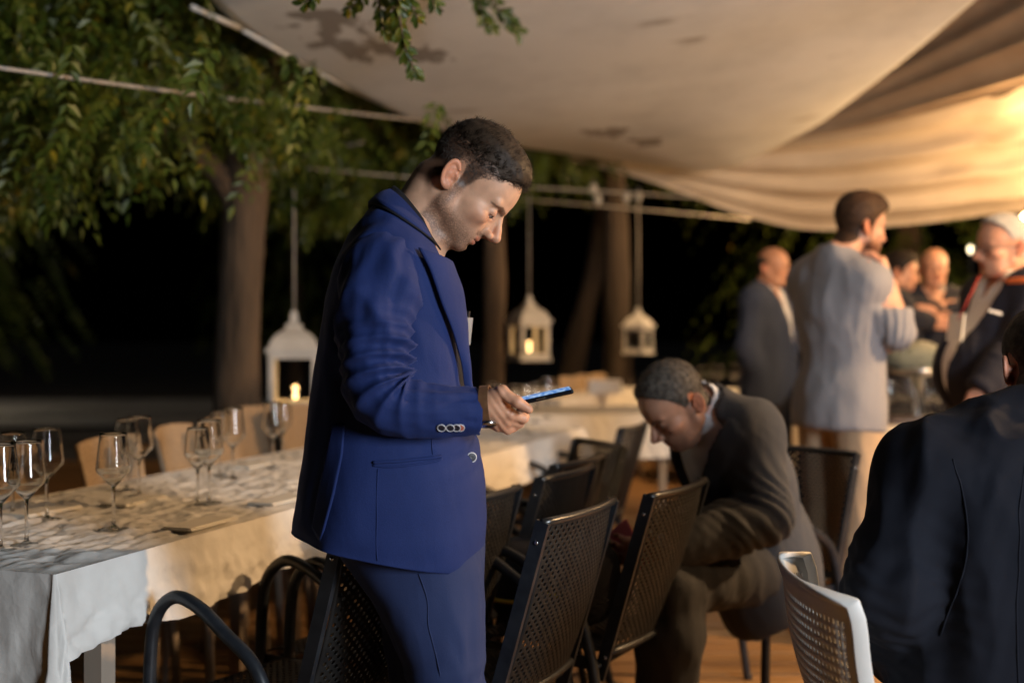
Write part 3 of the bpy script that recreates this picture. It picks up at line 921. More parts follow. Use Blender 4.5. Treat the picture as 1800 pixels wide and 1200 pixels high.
bei = make_woven_chair()
GBE = 'beige woven chairs behind the long table'
def place_beige(first, px, py, d, rzdeg, label, group=GBE):
    o = bei if first else copy_tree(bei)
    p = P(px, py, d)
    lx = Vector((-0.285, 0, 0)); lx.rotate(Matrix.Rotation(R(rzdeg), 3, 'Z'))
    o.location = (p.x - lx.x, p.y - lx.y, max(p.z - 0.832, 0.0)); o.rotation_euler = (0, 0, R(rzdeg))
    o.location.z = 0
    tag(o, label, 'chair', group)
place_beige(True, 176, 768, 3.66, -13, 'beige woven chair behind the table, widest of its row in view')
place_beige(False, -8, 780, 3.42, -12, 'beige woven chair cut by the left edge of the picture')
place_beige(False, 290, 746, 4.16, -5, 'beige woven chair second along the far side of the left table')
place_beige(False, 370, 733, 4.54, -6, 'beige woven chair just left of the thick tree trunk base')
place_beige(False, 428, 714, 5.25, -17, 'beige woven chair in front of the thick tree trunk')
place_beige(False, 506, 711, 5.4, -17, 'beige woven chair below the nearest white lantern')
for i, (px, py, d, rz_, lab) in enumerate([(990, 655, 9.2, -25, 'leftmost'), (1018, 650, 9.6, -25, 'middle'), (1046, 648, 10.0, -25, 'rightmost')]):
    place_beige(False, px, py, d, rz_, f'{lab} of three blurred cream chairs below the second lantern', 'cream chairs at the far table')
place_beige(False, 1168, 628, 11.5, -60, 'blurred cream chair above the head of the seated man', 'cream chairs at the far table')

# ---- tables
k = NT('white_tablecloth')
tc = k.n('ShaderNodeTexCoord')
n1 = k.n('ShaderNodeTexNoise', Scale=9.0, Detail=6.0); k.l(tc.outputs['Object'], n1.inputs['Vector'])
rp = k.n('ShaderNodeValToRGB'); rp.color_ramp.elements[0].position = 0.3; rp.color_ramp.elements[0].color = (0.66, 0.63, 0.585, 1)
rp.color_ramp.elements[1].position = 0.6; rp.color_ramp.elements[1].color = (0.76, 0.735, 0.69, 1)
k.l(n1.outputs['Fac'], rp.inputs['Fac']); k.l(rp.outputs[0], k.b.inputs['Base Color']); k.set(Roughness=0.75)
k.b.inputs['Specular IOR Level'].default_value = 0.25
n2 = k.n('ShaderNodeTexVoronoi', Scale=22.0); n2.distance = 'EUCLIDEAN'
n3 = k.n('ShaderNodeTexNoise', Scale=26.0, Detail=4.0); 
k.l(tc.outputs['Object'], n2.inputs['Vector']); k.l(tc.outputs['Object'], n3.inputs['Vector'])
ad = k.n('ShaderNodeMath', operation='ADD'); k.l(n2.outputs['Distance'], ad.inputs[0]); k.l(n3.outputs['Fac'], ad.inputs[1])
bp = k.n('ShaderNodeBump', Strength=0.35, Distance=0.006); k.l(ad.outputs[0], bp.inputs['Height']); k.l(bp.outputs[0], k.b.inputs['Normal'])
M['cloth'] = k.m

def table_thing(name, loc, rz, L, Wd, Ht, label, legs, leg_m='wood_leg', group=None):
    root = empty(name, loc, rz); tag(root, label, 'table', group)
    MB().box((L / 2, Wd / 2, Ht - 0.022), (L - 0.02, Wd - 0.02, 0.03)).build('table_top', M['table_board'], root)
    for x, y in legs:
        MB().box((x, y, (Ht - 0.037) / 2), (0.045, 0.045, Ht - 0.037)).build('leg', M[leg_m], root)
    return root

def cloth_thing(loc, rz, L, Wd, Ht, dropf, label, seed=1, crumple=0.006, nx=200, ny=60, group=None, foldamp=1.0):
    """top sheet with creases plus a hanging skirt; dropf(x, y, side) -> length of the drop"""
    xs, ys = np.linspace(0, L, nx), np.linspace(0, Wd, ny)
    X, Y = np.meshgrid(xs, ys)
    Q = np.stack([X.ravel(), Y.ravel(), np.full(X.size, seed * 3.1)], 1)
    edge = np.minimum.reduce([X, L - X, Y, Wd - Y]).ravel()
    cr = np.abs(snoise(Q * np.array([1, 1.6, 1]), 11, 3, seed)) ** 0.7 * crumple * 1.6 + np.abs(snoise(Q * np.array([1.8, 1, 1]), 4.5, 2, seed + 2)) * crumple
    Z = Ht + 0.001 + cr * np.clip(edge / 0.06, 0.12, 1)
    V = [np.stack([X.ravel(), Y.ravel(), Z], 1)]
    i = np.arange(ny - 1)[:, None] * nx + np.arange(nx - 1)[None, :]
    F = [np.stack([i, i + 1, i + nx + 1, i + nx], -1).reshape(-1, 4)]
    # perimeter: start at corner (0,0), along x, then y ...
    per = []
    step = 0.011
    def seg(a, b, nrm):
        n = max(2, int(math.dist(a, b) / step))
        for q in range(n): 
            t = q / n
            per.append((a[0] + (b[0] - a[0]) * t, a[1] + (b[1] - a[1]) * t, nrm[0], nrm[1]))
    def corner(c, a0):
        for q in range(9):
            a = a0 + q / 9 * math.pi / 2
            per.append((c[0], c[1], math.cos(a), math.sin(a)))
    seg((0, 0), (L, 0), (0, -1)); corner((L, 0), -math.pi / 2)
    seg((L, 0), (L, Wd), (1, 0)); corner((L, Wd), 0)
    seg((L, Wd), (0, Wd), (0, 1)); corner((0, Wd), math.pi / 2)
    seg((0, Wd), (0, 0), (-1, 0)); corner((0, 0), math.pi)
    per = np.array(per); n = len(per); rows = 16
    s_ = np.cumsum(np.r_[0, np.hypot(np.diff(per[:, 0]), np.diff(per[:, 1])) + 0.004])
    drop = dropf(per[:, 0], per[:, 1], per[:, 2], per[:, 3])
    q1 = np.stack([s_, 0 * s_, 0 * s_ + seed], 1)
    fold = snoise(q1, 13, 2, seed + 3); fold2 = snoise(q1, 34, 2, seed + 5)
    tl = snoise(q1, 5, 1, seed + 4)
    cs = []
    for r in range(rows):
        t = r / (rows - 1)
        ph = np.stack([s_ + 0.05 * t * tl, np.full(n, t * 0.5), np.full(n, seed * 1.0)], 1)
        w = snoise(ph, 13, 2, seed + 3) * 0.013 * t ** 0.8 + snoise(ph, 34, 2, seed + 5) * 0.005 * t ** 0.6
        out = 0.006 + 0.030 * t * (1 - 0.4 * t) + w * foldamp
        out = out + 0.03 * t * (np.abs(per[:, 2] * per[:, 3]) > 0.02)
        cs.append(np.stack([per[:, 0] + per[:, 2] * out, per[:, 1] + per[:, 3] * out, Ht + 0.001 - drop * t + 0.002 * (1 - t)], 1))
    base = len(V[0])
    V.append(np.concatenate(cs))
    r_, c_ = np.meshgrid(np.arange(rows - 1), np.arange(n), indexing='ij')
    a = base + r_ * n + c_; b2 = base + r_ * n + (c_ + 1) % n
    F.append(np.stack([a, a + n, b2 + n, b2], -1).reshape(-1, 4))
    me = np_mesh('tablecloth', np.concatenate(V), np.concatenate(F))
    o = link('tablecloth', me, M['cloth']); o.location = loc; o.rotation_euler = (0, 0, rz)
    tag(o, label, 'tablecloth', group)
    return o

TH = 0.74
DIR = Vector((0.330, 0.944, 0)).normalized(); PER = Vector((-DIR.y, DIR.x, 0)); RZT = math.atan2(DIR.y, DIR.x)
corner0 = PZ(95, 1011, TH); corner0.z = 0
def tpt(u, w, z=TH):
    q = corner0 + DIR * u + PER * w
    return Vector((q.x, q.y, z))
for a, lab in ((0.02, 'long dining table nearest the camera under the crumpled white cloth'), (1.90, 'second dining table of the long row behind the standing man')):
    table_thing('dining_table', tpt(a, 0, 0), RZT, 1.84, 0.80, TH - 0.004, lab, [(0.22, 0.09), (1.72, 0.09), (0.22, 0.71), (1.72, 0.71)], group='tables of the long row')
def drop_main(x, y, nx_, ny_):
    q = np.stack([x + 0.3 * y, y, 0 * x], 1)
    d = 0.148 + 0.018 * snoise(q, 2.2, 2, 4)
    d = np.where(nx_ < -0.5, 0.33 + 0.02 * snoise(q, 5, 1, 2), d)
    cor = np.exp(-((x / 0.10) ** 2 + (y / 0.16) ** 2))
    return d + 0.10 * cor * (nx_ < -0.05) + 0.02 * cor
cloth_thing(tpt(0, 0, 0), RZT, 3.76, 0.80, TH, drop_main, 'crumpled white cloth over the long table with many wine glasses', 1, 0.007, 420, 110, foldamp=0.9)

# tables behind: next in the row, the far one, the bar table on the right
tb = PZ(862, 700, TH)
def simple_table(p, rz, L, Wd, drop, lab, clab, seed):
    table_thing('dining_table', (p.x, p.y, 0), rz, L, Wd, TH - 0.004, lab, [(0.1, 0.1), (L - 0.1, 0.1), (0.1, Wd - 0.1), (L - 0.1, Wd - 0.1)])
    cloth_thing((p.x, p.y, 0), rz, L, Wd, TH, lambda x, y, a, b: drop + 0.02 * np.sin(x * 7), clab, seed, 0.005, 90, 40)
simple_table(Vector((-0.30, 6.6, 0)), R(8), 1.5, 0.8, 0.24, 'dining table set across the end of the long row', 'white cloth on the table behind the phone', 3)
simple_table(Vector((0.35, 8.3, 0)), R(66), 2.2, 0.8, 0.26, 'dining table in the background behind the white box', 'white cloth on the background table with cream chairs', 5)
simple_table(Vector((1.45, 9.2, 0)), R(6), 1.0, 0.8, 0.66, 'service table in the far background left of the blazer man', 'floor-length cream cloth on the far service table', 6)
simple_table(Vector((1.90, 5.85, 0)), R(3), 1.6, 0.58, 0.62, 'bar table on the right behind the man in the striped shirt', 'cream cloth on the bar table full of glassware', 7)

# ---- wine glasses
k = NT('clear_glass')
k.set(Roughness=0.0, IOR=1.45); k.b.inputs['Transmission Weight'].default_value = 1.0
k.b.inputs['Base Color'].default_value = (0.97, 0.98, 0.98, 1)
M['glass'] = k.m
def glass_mesh(h, rb, name='wine_glass'):
    outer = [(0.001, 0.0), (0.036, 0.0), (0.037, 0.0015), (0.030, 0.003), (0.010, 0.006), (0.0045, 0.012), (0.0035, 0.03), (0.0035, 0.085), (0.0050, 0.100),
             (0.010, 0.105), (rb * 0.55, 0.119), (rb * 0.90, 0.1335), (rb * 0.985, 0.139), (rb, 0.145), (rb * 0.985, 0.152), (rb * 0.885, 0.19), (rb * 0.785, h - 0.006), (rb * 0.77, h)]
    inner = [(rb * 0.77 - 0.0010, h), (rb * 0.785 - 0.0011, h - 0.006), (rb * 0.885 - 0.0011, 0.19), (rb * 0.985 - 0.0011, 0.152), (rb - 0.0013, 0.1455), (rb * 0.985 - 0.0014, 0.1405), (rb * 0.90 - 0.0012, 0.1352),
             (rb * 0.55 - 0.0005, 0.1208), (0.010, 0.1075), (0.0005, 0.1045)]
    return MB().lathe(outer + inner, 28).mesh(name)
gm = glass_mesh(0.228, 0.040); gm.materials.append(M['glass'])
gm2 = glass_mesh(0.212, 0.035); gm2.materials.append(M['glass'])
GG = 'wine glasses on the long table'
used_pos = []
def glass(px, py, label, me=gm, group=GG, z=TH + 0.006):
    p = PZ(px, py, z)
    o = link('wine_glass', me); o.location = p; o.rotation_euler = (0, 0, rnd.uniform(0, 6.28))
    o.location.x += 0
    tag(o, label, 'wine glass', group)
    used_pos.append(p)
    return o
glass(0, 968, 'wine glass cut by the left edge of the picture')
glass(46, 958, 'tall wine glass second from the left edge at the front')
glass(82, 913, 'large wine glass third from the left edge, before the dark gap between chairs')
glass(199, 930, 'wine glass standing alone on the bare front part of the cloth')
glass(244, 872, 'wine glass before the second beige chair, left of it')
glass(222, 862, 'smaller wine glass close behind the one before the second beige chair', gm2)
glass(347, 890, 'left one of two wine glasses close together in the table middle', gm2)
glass(367, 884, 'right one of two wine glasses close together in the table middle')
glass(409, 842, 'wine glass in front of the thick tree trunk')
glass(386, 836, 'small wine glass just left of the one before the trunk', gm2)
glass(480, 822, 'wine glass nearest the blue jacket on the left')
glass(497, 808, 'small wine glass behind the one nearest the blue jacket', gm2)
glass(22, 905, 'small wine glass behind the left front pair', gm2)
ORD = ['leftmost', 'second from left', 'third from left', 'fourth from left', 'fifth from left', 'sixth from left', 'seventh from left', 'eighth from left', 'ninth from left', 'tenth from left', 'rightmost']
for i, (px, py) in enumerate([(866, 742), (878, 762), (905, 748), (925, 762), (941, 742), (962, 735)]):
    glass(px, py, ORD[i] + ' of the blurred wine glasses on the table below the phone', gm if i % 2 else gm2, 'blurred wine glasses below the phone')
for i, (px, d) in enumerate([(1562, 5.98), (1571, 6.12), (1581, 6.30), (1592, 6.16), (1604, 6.0), (1613, 6.33), (1622, 6.14), (1630, 5.98), (1640, 6.32), (1649, 6.04), (1659, 6.18)]):
    X = (px - 900) * d / FPX
    o = link('wine_glass', gm2 if i % 3 else gm); o.location = (X, d, TH + 0.006)
    tag(o, ORD[i] + ' of the blurred glasses crowded on the bar table', 'wine glass', 'glassware on the bar table')
for i, (px, d) in enumerate([(1232, 9.5), (1250, 9.8), (1265, 9.55), (1290, 9.5), (1304, 9.8)]):
    X = (px - 900) * d / FPX
    o = link('wine_glass', gm if i % 2 else gm2); o.location = (X, d, TH + 0.006)
    tag(o, ORD[i if i < 4 else 10] + ' of the blurred glasses on the far service table', 'wine glass', 'glassware on the far service table')
# folded napkins
M['napkin'] = mat('paper_napkin', (0.78, 0.74, 0.66), 0.85, col2=(0.72, 0.68, 0.6), nscale=20, bump=0.3, bscale=60, bdist=0.002)
def napkin(px, py, rz, label, s=(0.19, 0.085)):
    p = PZ(px, py, TH + 0.01)
    b = MB()
    b.box((0, 0, 0.0025), (s[0], s[1], 0.003)); b.box((0.004, 0.004, 0.0055), (s[0] * 0.97, s[1] * 0.9, 0.0025))
    o = b.build('folded_napkin', M['napkin']); o.location = p; o.rotation_euler = (0, 0, rz)
    tag(o, label, 'napkin', 'folded napkins on the long table')
for px, py, lab in [(352, 922, 'folded cream napkin at the table edge left of the blue jacket'), (492, 880, 'folded cream napkin at the edge touching the blue jacket outline'),
                    (75, 900, 'folded cream napkin by the leftmost glasses'), (236, 882, 'folded cream napkin on the far side before the beige chairs'), (445, 818, 'folded cream napkin near the tree trunk glasses')]:
    napkin(px, py, RZT + rnd.uniform(-0.1, 0.1), lab)
b = MB(); b.box((0, 0, 0.05), (0.26, 0.16, 0.10))
o = b.build('white_box', mat('white_card', (0.85, 0.88, 0.92), 0.6)); p = PZ(1062, 692, TH + 0.005); o.location = (p.x, p.y, TH + 0.006); o.rotation_euler = (0, 0, 0.05)
bv = o.modifiers.new('edge', 'BEVEL'); bv.width = 0.006
MBl = MB(); MBl.box((0, 0, 0.104), (0.265, 0.165, 0.012)); MBl.build('lid', mat('white_lid', (0.8, 0.8, 0.82), 0.5), o)
tag(o, 'plain white box on the background table left of the bowed head', 'box')
# bowl-shaped pile under clear film on the bar table
k = NT('crumpled_film'); k.set(Roughness=0.35); k.b.inputs['Base Color'].default_value = (0.20, 0.22, 0.18, 1)
nz = k.n('ShaderNodeTexNoise', Scale=14.0, Detail=4.0); bp = k.n('ShaderNodeBump', Strength=0.9, Distance=0.03); k.l(nz.outputs['Fac'], bp.inputs['Height']); k.l(bp.outputs[0], k.b.inputs['Normal'])
V_, F_ = [], []
b = MB(); b.sphere((0, 0, 0), (0.18, 0.13, 0.095), 40, 24)
Vn = np.array(b.v); Vn *= (1 + 0.08 * snoise(Vn, 14, 3, 2))[:, None]; b.v = [tuple(v) for v in Vn]
o = b.build('wrapped_platter', k.m); p = P(1612, 630, 6.22); o.location = (p.x, p.y, p.z)
tag(o, 'grey-green mound wrapped in crumpled film above the bar glasses', 'platter')
b = MB(); b.lathe([(0.02, -p.z + TH + 0.004), (0.12, -p.z + TH + 0.006), (0.12, -p.z + TH + 0.016), (0.03, -p.z + TH + 0.03), (0.03, -0.10), (0.15, -0.075), (0.165, -0.06), (0.15, -0.05)], 24)
b.build('stand', M['screw'], o)
b = MB(); b.box((0, 0, 0.012), (0.34, 0.24, 0.02)); b.box((0, 0.0, 0.026), (0.30, 0.20, 0.01))
o = b.build('serving_tray', mat('dark_tray', (0.07, 0.045, 0.03), 0.4)); o.location = ((1575 - 900) * 6.0 / FPX + 0.09, 5.99, TH + 0.008)
tag(o, 'brown tray at the front edge of the bar table', 'tray')

# ---- lanterns with candles
M['lantern_white'] = mat('lantern_white_paint', (0.66, 0.64, 0.60), 0.5, col2=(0.55, 0.53, 0.49), nscale=10)
M['wax'] = mat('candle_wax', (0.85, 0.78, 0.62), 0.5, Subsurface_Weight=0.3, Emission_Color=(1, 0.5, 0.15, 1), Emission_Strength=0.12)
M['flame'] = emat('candle_flame', (1.0, 0.66, 0.26), 55.0)
M['pane'] = (lambda k: (k.set(Roughness=0.02, IOR=1.2), k.b.inputs['Transmission Weight'].__setattr__('default_value', 1.0), k.m)[-1])(NT('lantern_pane'))
def lantern(px, ytop, ybot, d, rz, label, cord_top_y, candle=(0.0, 0.0), n_c=1):
    k_ = FPX / d
    h = (ybot - ytop) / k_
    p = P(px, ybot, d)
    root = empty('candle_lantern', p, rz); tag(root, label, 'lantern', 'white candle lanterns hanging in the trees')
    w = h * 0.235   # half width
    hb = h * 0.60   # height of the box
    t = w * 0.24
    for sx in (-1, 1):
        for sy in (-1, 1):
            MB().box((sx * (w - t / 2), sy * (w - t / 2), hb / 2), (t, t, hb - 0.002)).build('corner_post', M['lantern_white'], root)
    MB().box((0, 0, 0.012), (2 * w + 0.02, 2 * w + 0.02, 0.024)).build('base', M['lantern_white'], root)
    MB().box((0, 0, hb), (2 * w + 0.03, 2 * w + 0.03, 0.022)).build('eaves', M['lantern_white'], root)
    for sx, sy in ((1, 0), (-1, 0), (0, 1), (0, -1)):
        for zz, hh in ((0.024 + hb * 0.05, hb * 0.10), (hb - 0.011 - hb * 0.05, hb * 0.10)):
            MB().box((sx * (w - t * 0.3), sy * (w - t * 0.3), zz), (t * 0.4 if sx else 2 * (w - t), t * 0.4 if sy else 2 * (w - t), hh)).build('frame_rail', M['lantern_white'], root)
    # roof: square domed to a neck
    prof = [(w + 0.008, hb + 0.011), (w * 0.98, hb + h * 0.045), (w * 0.92, hb + h * 0.09), (w * 0.78, hb + h * 0.14), (w * 0.56, hb + h * 0.185), (w * 0.36, hb + h * 0.21), (w * 0.32, hb + h * 0.235), (w * 0.37, hb + h * 0.255), (w * 0.17, hb + h * 0.28), (w * 0.13, hb + h * 0.37), (w * 0.05, hb + h * 0.40)]
    vv, ff = [], []
    for r, z in prof:
        for sx, sy in ((-1, -1), (1, -1), (1, 1), (-1, 1)): vv.append((sx * r, sy * r, z))
    for i in range(len(prof) - 1):
        for q in range(4): ff.append((i * 4 + q, i * 4 + (q + 1) % 4, (i + 1) * 4 + (q + 1) % 4, (i + 1) * 4 + q))
    ff.append(tuple(range((len(prof) - 1) * 4, len(prof) * 4)))
    MB().add(vv, ff).build('roof', M['lantern_white'], root)
    for sx, sy in ((1, 0), (-1, 0), (0, 1), (0, -1)):
        MB().box((sx * (w - t * 0.3), sy * (w - t * 0.3), hb / 2), (0.003 if sx else 2 * (w - t) + 0.002, 0.003 if sy else 2 * (w - t) + 0.002, hb * 0.78)).build('pane', M['pane'], root)
    for q in range(n_c):
        cx, cy = candle[0] * w, candle[1] * w
        MB().lathe([(0.001, 0.025), (0.026, 0.025), (0.026, 0.062), (0.001, 0.060)], 14, (cx, cy, 0)).build('candle', M['wax'], root)
        MB().sphere((cx, cy, 0.088), (0.011, 0.011, 0.022), 10, 8).build('flame', M['flame'], root)
        l = add_light('candle_light', 'POINT', (cx, cy, 0.13), 2.2, (1.0, 0.55, 0.2), shadow_soft_size=0.015); l.parent = root
    ct = P(px, cord_top_y, d)
    MB().tube([(0, 0, h * 0.99), (0.0, 0, ct.z - p.z)], 0.0065, 8).build('cord', M['rope'], root)
lantern(517, 545, 722, 6.4, R(8), 'nearest white candle lantern on a cord beside the thick trunk', 330, (0.05, 0.0))
lantern(930, 518, 634, 8.4, R(24), 'middle white lantern glowing orange right of the standing man', 340, (0.0, 0.0))
lantern(1122, 540, 622, 10.4, R(58), 'farthest white lantern above the bowed head', 352, (0.1, 0.1), 0)
# ------------------------------------------------------------------ implicit-surface modelling kit (figures)
def smin(a, b, k):
    h = np.clip(0.5 + 0.5 * (b - a) / k, 0, 1)
    return b + (a - b) * h - k * h * (1 - h)
def smax(a, b, k):
    return -smin(-a, -b, k)
def rc(Q, a, b, r1, r2):
    a = np.asarray(a, float); b = np.asarray(b, float)
    ab = b - a; t = np.clip(((Q - a) @ ab) / max(ab @ ab, 1e-12), 0, 1)
    return np.linalg.norm(Q - a - t[:, None] * ab, axis=1) - (r1 + (r2 - r1) * t)
def ell(Q, c, r, rot=None):
    q = Q - np.asarray(c, float)
    if rot is not None: q = q @ rot           # columns of rot are the ellipsoid's axes
    r = np.asarray(r, float)
    k0 = np.linalg.norm(q / r, axis=1); k1 = np.linalg.norm(q / (r * r), axis=1)
    return k0 * (k0 - 1) / np.maximum(k1, 1e-9)
def rbox(Q, c, h, r, rot=None):
    q = Q - np.asarray(c, float)
    if rot is not None: q = q @ rot
    d = np.abs(q) - (np.asarray(h, float) - r)
    return np.linalg.norm(np.maximum(d, 0), axis=1) + np.minimum(d.max(1), 0) - r

def surface(fn, lo, hi, h, blk=8, slack=1.35):
    """surface nets of fn (points n x 3 -> distance) in the box; only blocks near the surface are sampled"""
    lo = np.asarray(lo, float); hi = np.asarray(hi, float)
    nb = np.maximum(1, np.ceil((hi - lo) / (h * blk)).astype(int))
    n = nb * blk + 1
    bc = np.stack(np.meshgrid(*[lo[i] + (np.arange(nb[i]) + 0.5) * h * blk for i in range(3)], indexing='ij'), -1).reshape(-1, 3)
    fb = fn(bc)
    act = np.abs(fb) < h * blk * 0.87 * slack + h
    G = np.repeat(np.repeat(np.repeat(np.where(fb > 0, 1.0, -1.0).reshape(nb), blk, 0), blk, 1), blk, 2)
    G = np.pad(G, ((0, 1),) * 3, mode='edge')
    bi = np.stack(np.unravel_index(np.nonzero(act)[0], nb), 1) * blk
    loc = np.stack(np.meshgrid(*[np.arange(blk + 1)] * 3, indexing='ij'), -1).reshape(-1, 3)
    idx = (bi[:, None, :] + loc[None]).reshape(-1, 3)
    flat = np.unique(np.ravel_multi_index(idx.T, n))
    ii = np.stack(np.unravel_index(flat, n), 1)
    vals = np.empty(len(flat))
    for s_ in range(0, len(flat), 400000):
        vals[s_:s_ + 400000] = fn(lo + ii[s_:s_ + 400000] * h)
    G.ravel()[flat] = vals
    s = G < 0
    m = tuple(n - 1)
    corners = [(i, j, k_) for i in (0, 1) for j in (0, 1) for k_ in (0, 1)]
    cnt = sum(s[i:i + m[0], j:j + m[1], k_:k_ + m[2]].astype(np.int8) for i, j, k_ in corners)
    cell = (cnt > 0) & (cnt < 8)
    ci = np.stack(np.nonzero(cell), 1)
    vid = np.full(m, -1, np.int64); vid[cell] = np.arange(len(ci))
    acc = np.zeros((len(ci), 3)); w = np.zeros(len(ci))
    cv = {c: G[ci[:, 0] + c[0], ci[:, 1] + c[1], ci[:, 2] + c[2]] for c in corners}
    for a in corners:
        for ax in range(3):
            if a[ax]: continue
            b = list(a); b[ax] = 1; b = tuple(b)
            va, vb = cv[a], cv[b]
            x = (va < 0) != (vb < 0)
            t = np.where(x, va / np.where(x, va - vb, 1), 0)
            p = np.zeros((len(ci), 3)); p[:] = a; p[:, ax] += t
            acc += p * x[:, None]; w += x
    V = lo + (ci + acc / np.maximum(w, 1)[:, None]) * h
    F = []
    for ax in range(3):
        o1, o2 = [(1, 2), (2, 0), (0, 1)][ax]
        sl = [slice(None)] * 3
        a = [slice(1, -1)] * 3; a[ax] = slice(0, -1)
        b = [slice(1, -1)] * 3; b[ax] = slice(1, None)
        sa, sb = s[tuple(a)], s[tuple(b)]
        x = np.stack(np.nonzero(sa != sb), 1)
        if not len(x): continue
        e = x.copy(); e[:, o1] += 1; e[:, o2] += 1
        flip = sa[x[:, 0], x[:, 1], x[:, 2]]
        q = []
        for d1, d2 in ((0, 0), (-1, 0), (-1, -1), (0, -1)):
            c = e.copy(); c[:, o1] += d1; c[:, o2] += d2
            q.append(vid[np.minimum(c[:, 0], m[0] - 1), np.minimum(c[:, 1], m[1] - 1), np.minimum(c[:, 2], m[2] - 1)])
        q = np.stack(q, 1)
        q[~flip] = q[~flip][:, ::-1]
        F.append(q)
    F = np.concatenate(F)
    F = F[(F >= 0).all(1)]
    return V, F

def vnormals(V, F):
    N = np.zeros_like(V)
    fn_ = np.cross(V[F[:, 2]] - V[F[:, 0]], V[F[:, 3]] - V[F[:, 1]])
    for i in range(4): np.add.at(N, F[:, i], fn_)
    return N / np.maximum(np.linalg.norm(N, axis=1, keepdims=True), 1e-12)

def relax(V, F, it=1, lam=0.5):
    e = np.concatenate([F[:, [0, 1]], F[:, [1, 2]], F[:, [2, 3]], F[:, [3, 0]]])
    for _ in range(it):
        A = np.zeros_like(V); c = np.zeros(len(V))
        np.add.at(A, e[:, 0], V[e[:, 1]]); np.add.at(A, e[:, 1], V[e[:, 0]])
        np.add.at(c, e[:, 0], 1); np.add.at(c, e[:, 1], 1)
        V = V + lam * (A / np.maximum(c, 1)[:, None] - V)
    return V

def colour_attr(me, name, C):
    at = me.color_attributes.new(name, 'FLOAT_COLOR', 'POINT')
    at.data.foreach_set('color', np.concatenate([C, np.ones((len(C), 1))], 1).astype(np.float32).ravel())

# ---- skin, hair, cloth materials
def skin_mat(name, tone, rough=0.48):
    k = NT(name)
    at = k.n('ShaderNodeAttribute', attribute_name='tint')
    tc = k.n('ShaderNodeTexCoord')
    nz = k.n('ShaderNodeTexNoise', Scale=55.0, Detail=4.0); k.l(tc.outputs['Object'], nz.inputs['Vector'])
    mr = k.n('ShaderNodeMapRange'); mr.inputs['To Min'].default_value = 0.80; mr.inputs['To Max'].default_value = 1.2; k.l(nz.outputs['Fac'], mr.inputs['Value'])
    m1 = k.n('ShaderNodeMix', data_type='RGBA', blend_type='MULTIPLY'); m1.inputs['Factor'].default_value = 1.0
    m1.inputs['A'].default_value = (*tone, 1); k.l(at.outputs['Color'], m1.inputs['B'])
    m2 = k.n('ShaderNodeMix', data_type='RGBA', blend_type='MULTIPLY'); m2.inputs['Factor'].default_value = 1.0
    k.l(m1.outputs['Result'], m2.inputs['A']); k.l(mr.outputs[0], m2.inputs['B'])
    k.l(m2.outputs['Result'], k.b.inputs['Base Color'])
    k.set(Roughness=rough)
    k.b.inputs['Specular IOR Level'].default_value = 0.38
    k.b.inputs['Subsurface Weight'].default_value = 0.12
    k.b.inputs['Subsurface Radius'].default_value = (0.010, 0.004, 0.002)
    k.b.inputs['Subsurface Scale'].default_value = 0.6
    n2 = k.n('ShaderNodeTexNoise', Scale=420.0, Detail=3.0); k.l(tc.outputs['Object'], n2.inputs['Vector'])
    bp = k.n('ShaderNodeBump', Strength=0.22, Distance=0.0012); k.l(n2.outputs['Fac'], bp.inputs['Height']); k.l(bp.outputs[0], k.b.inputs['Normal'])
    return k.m

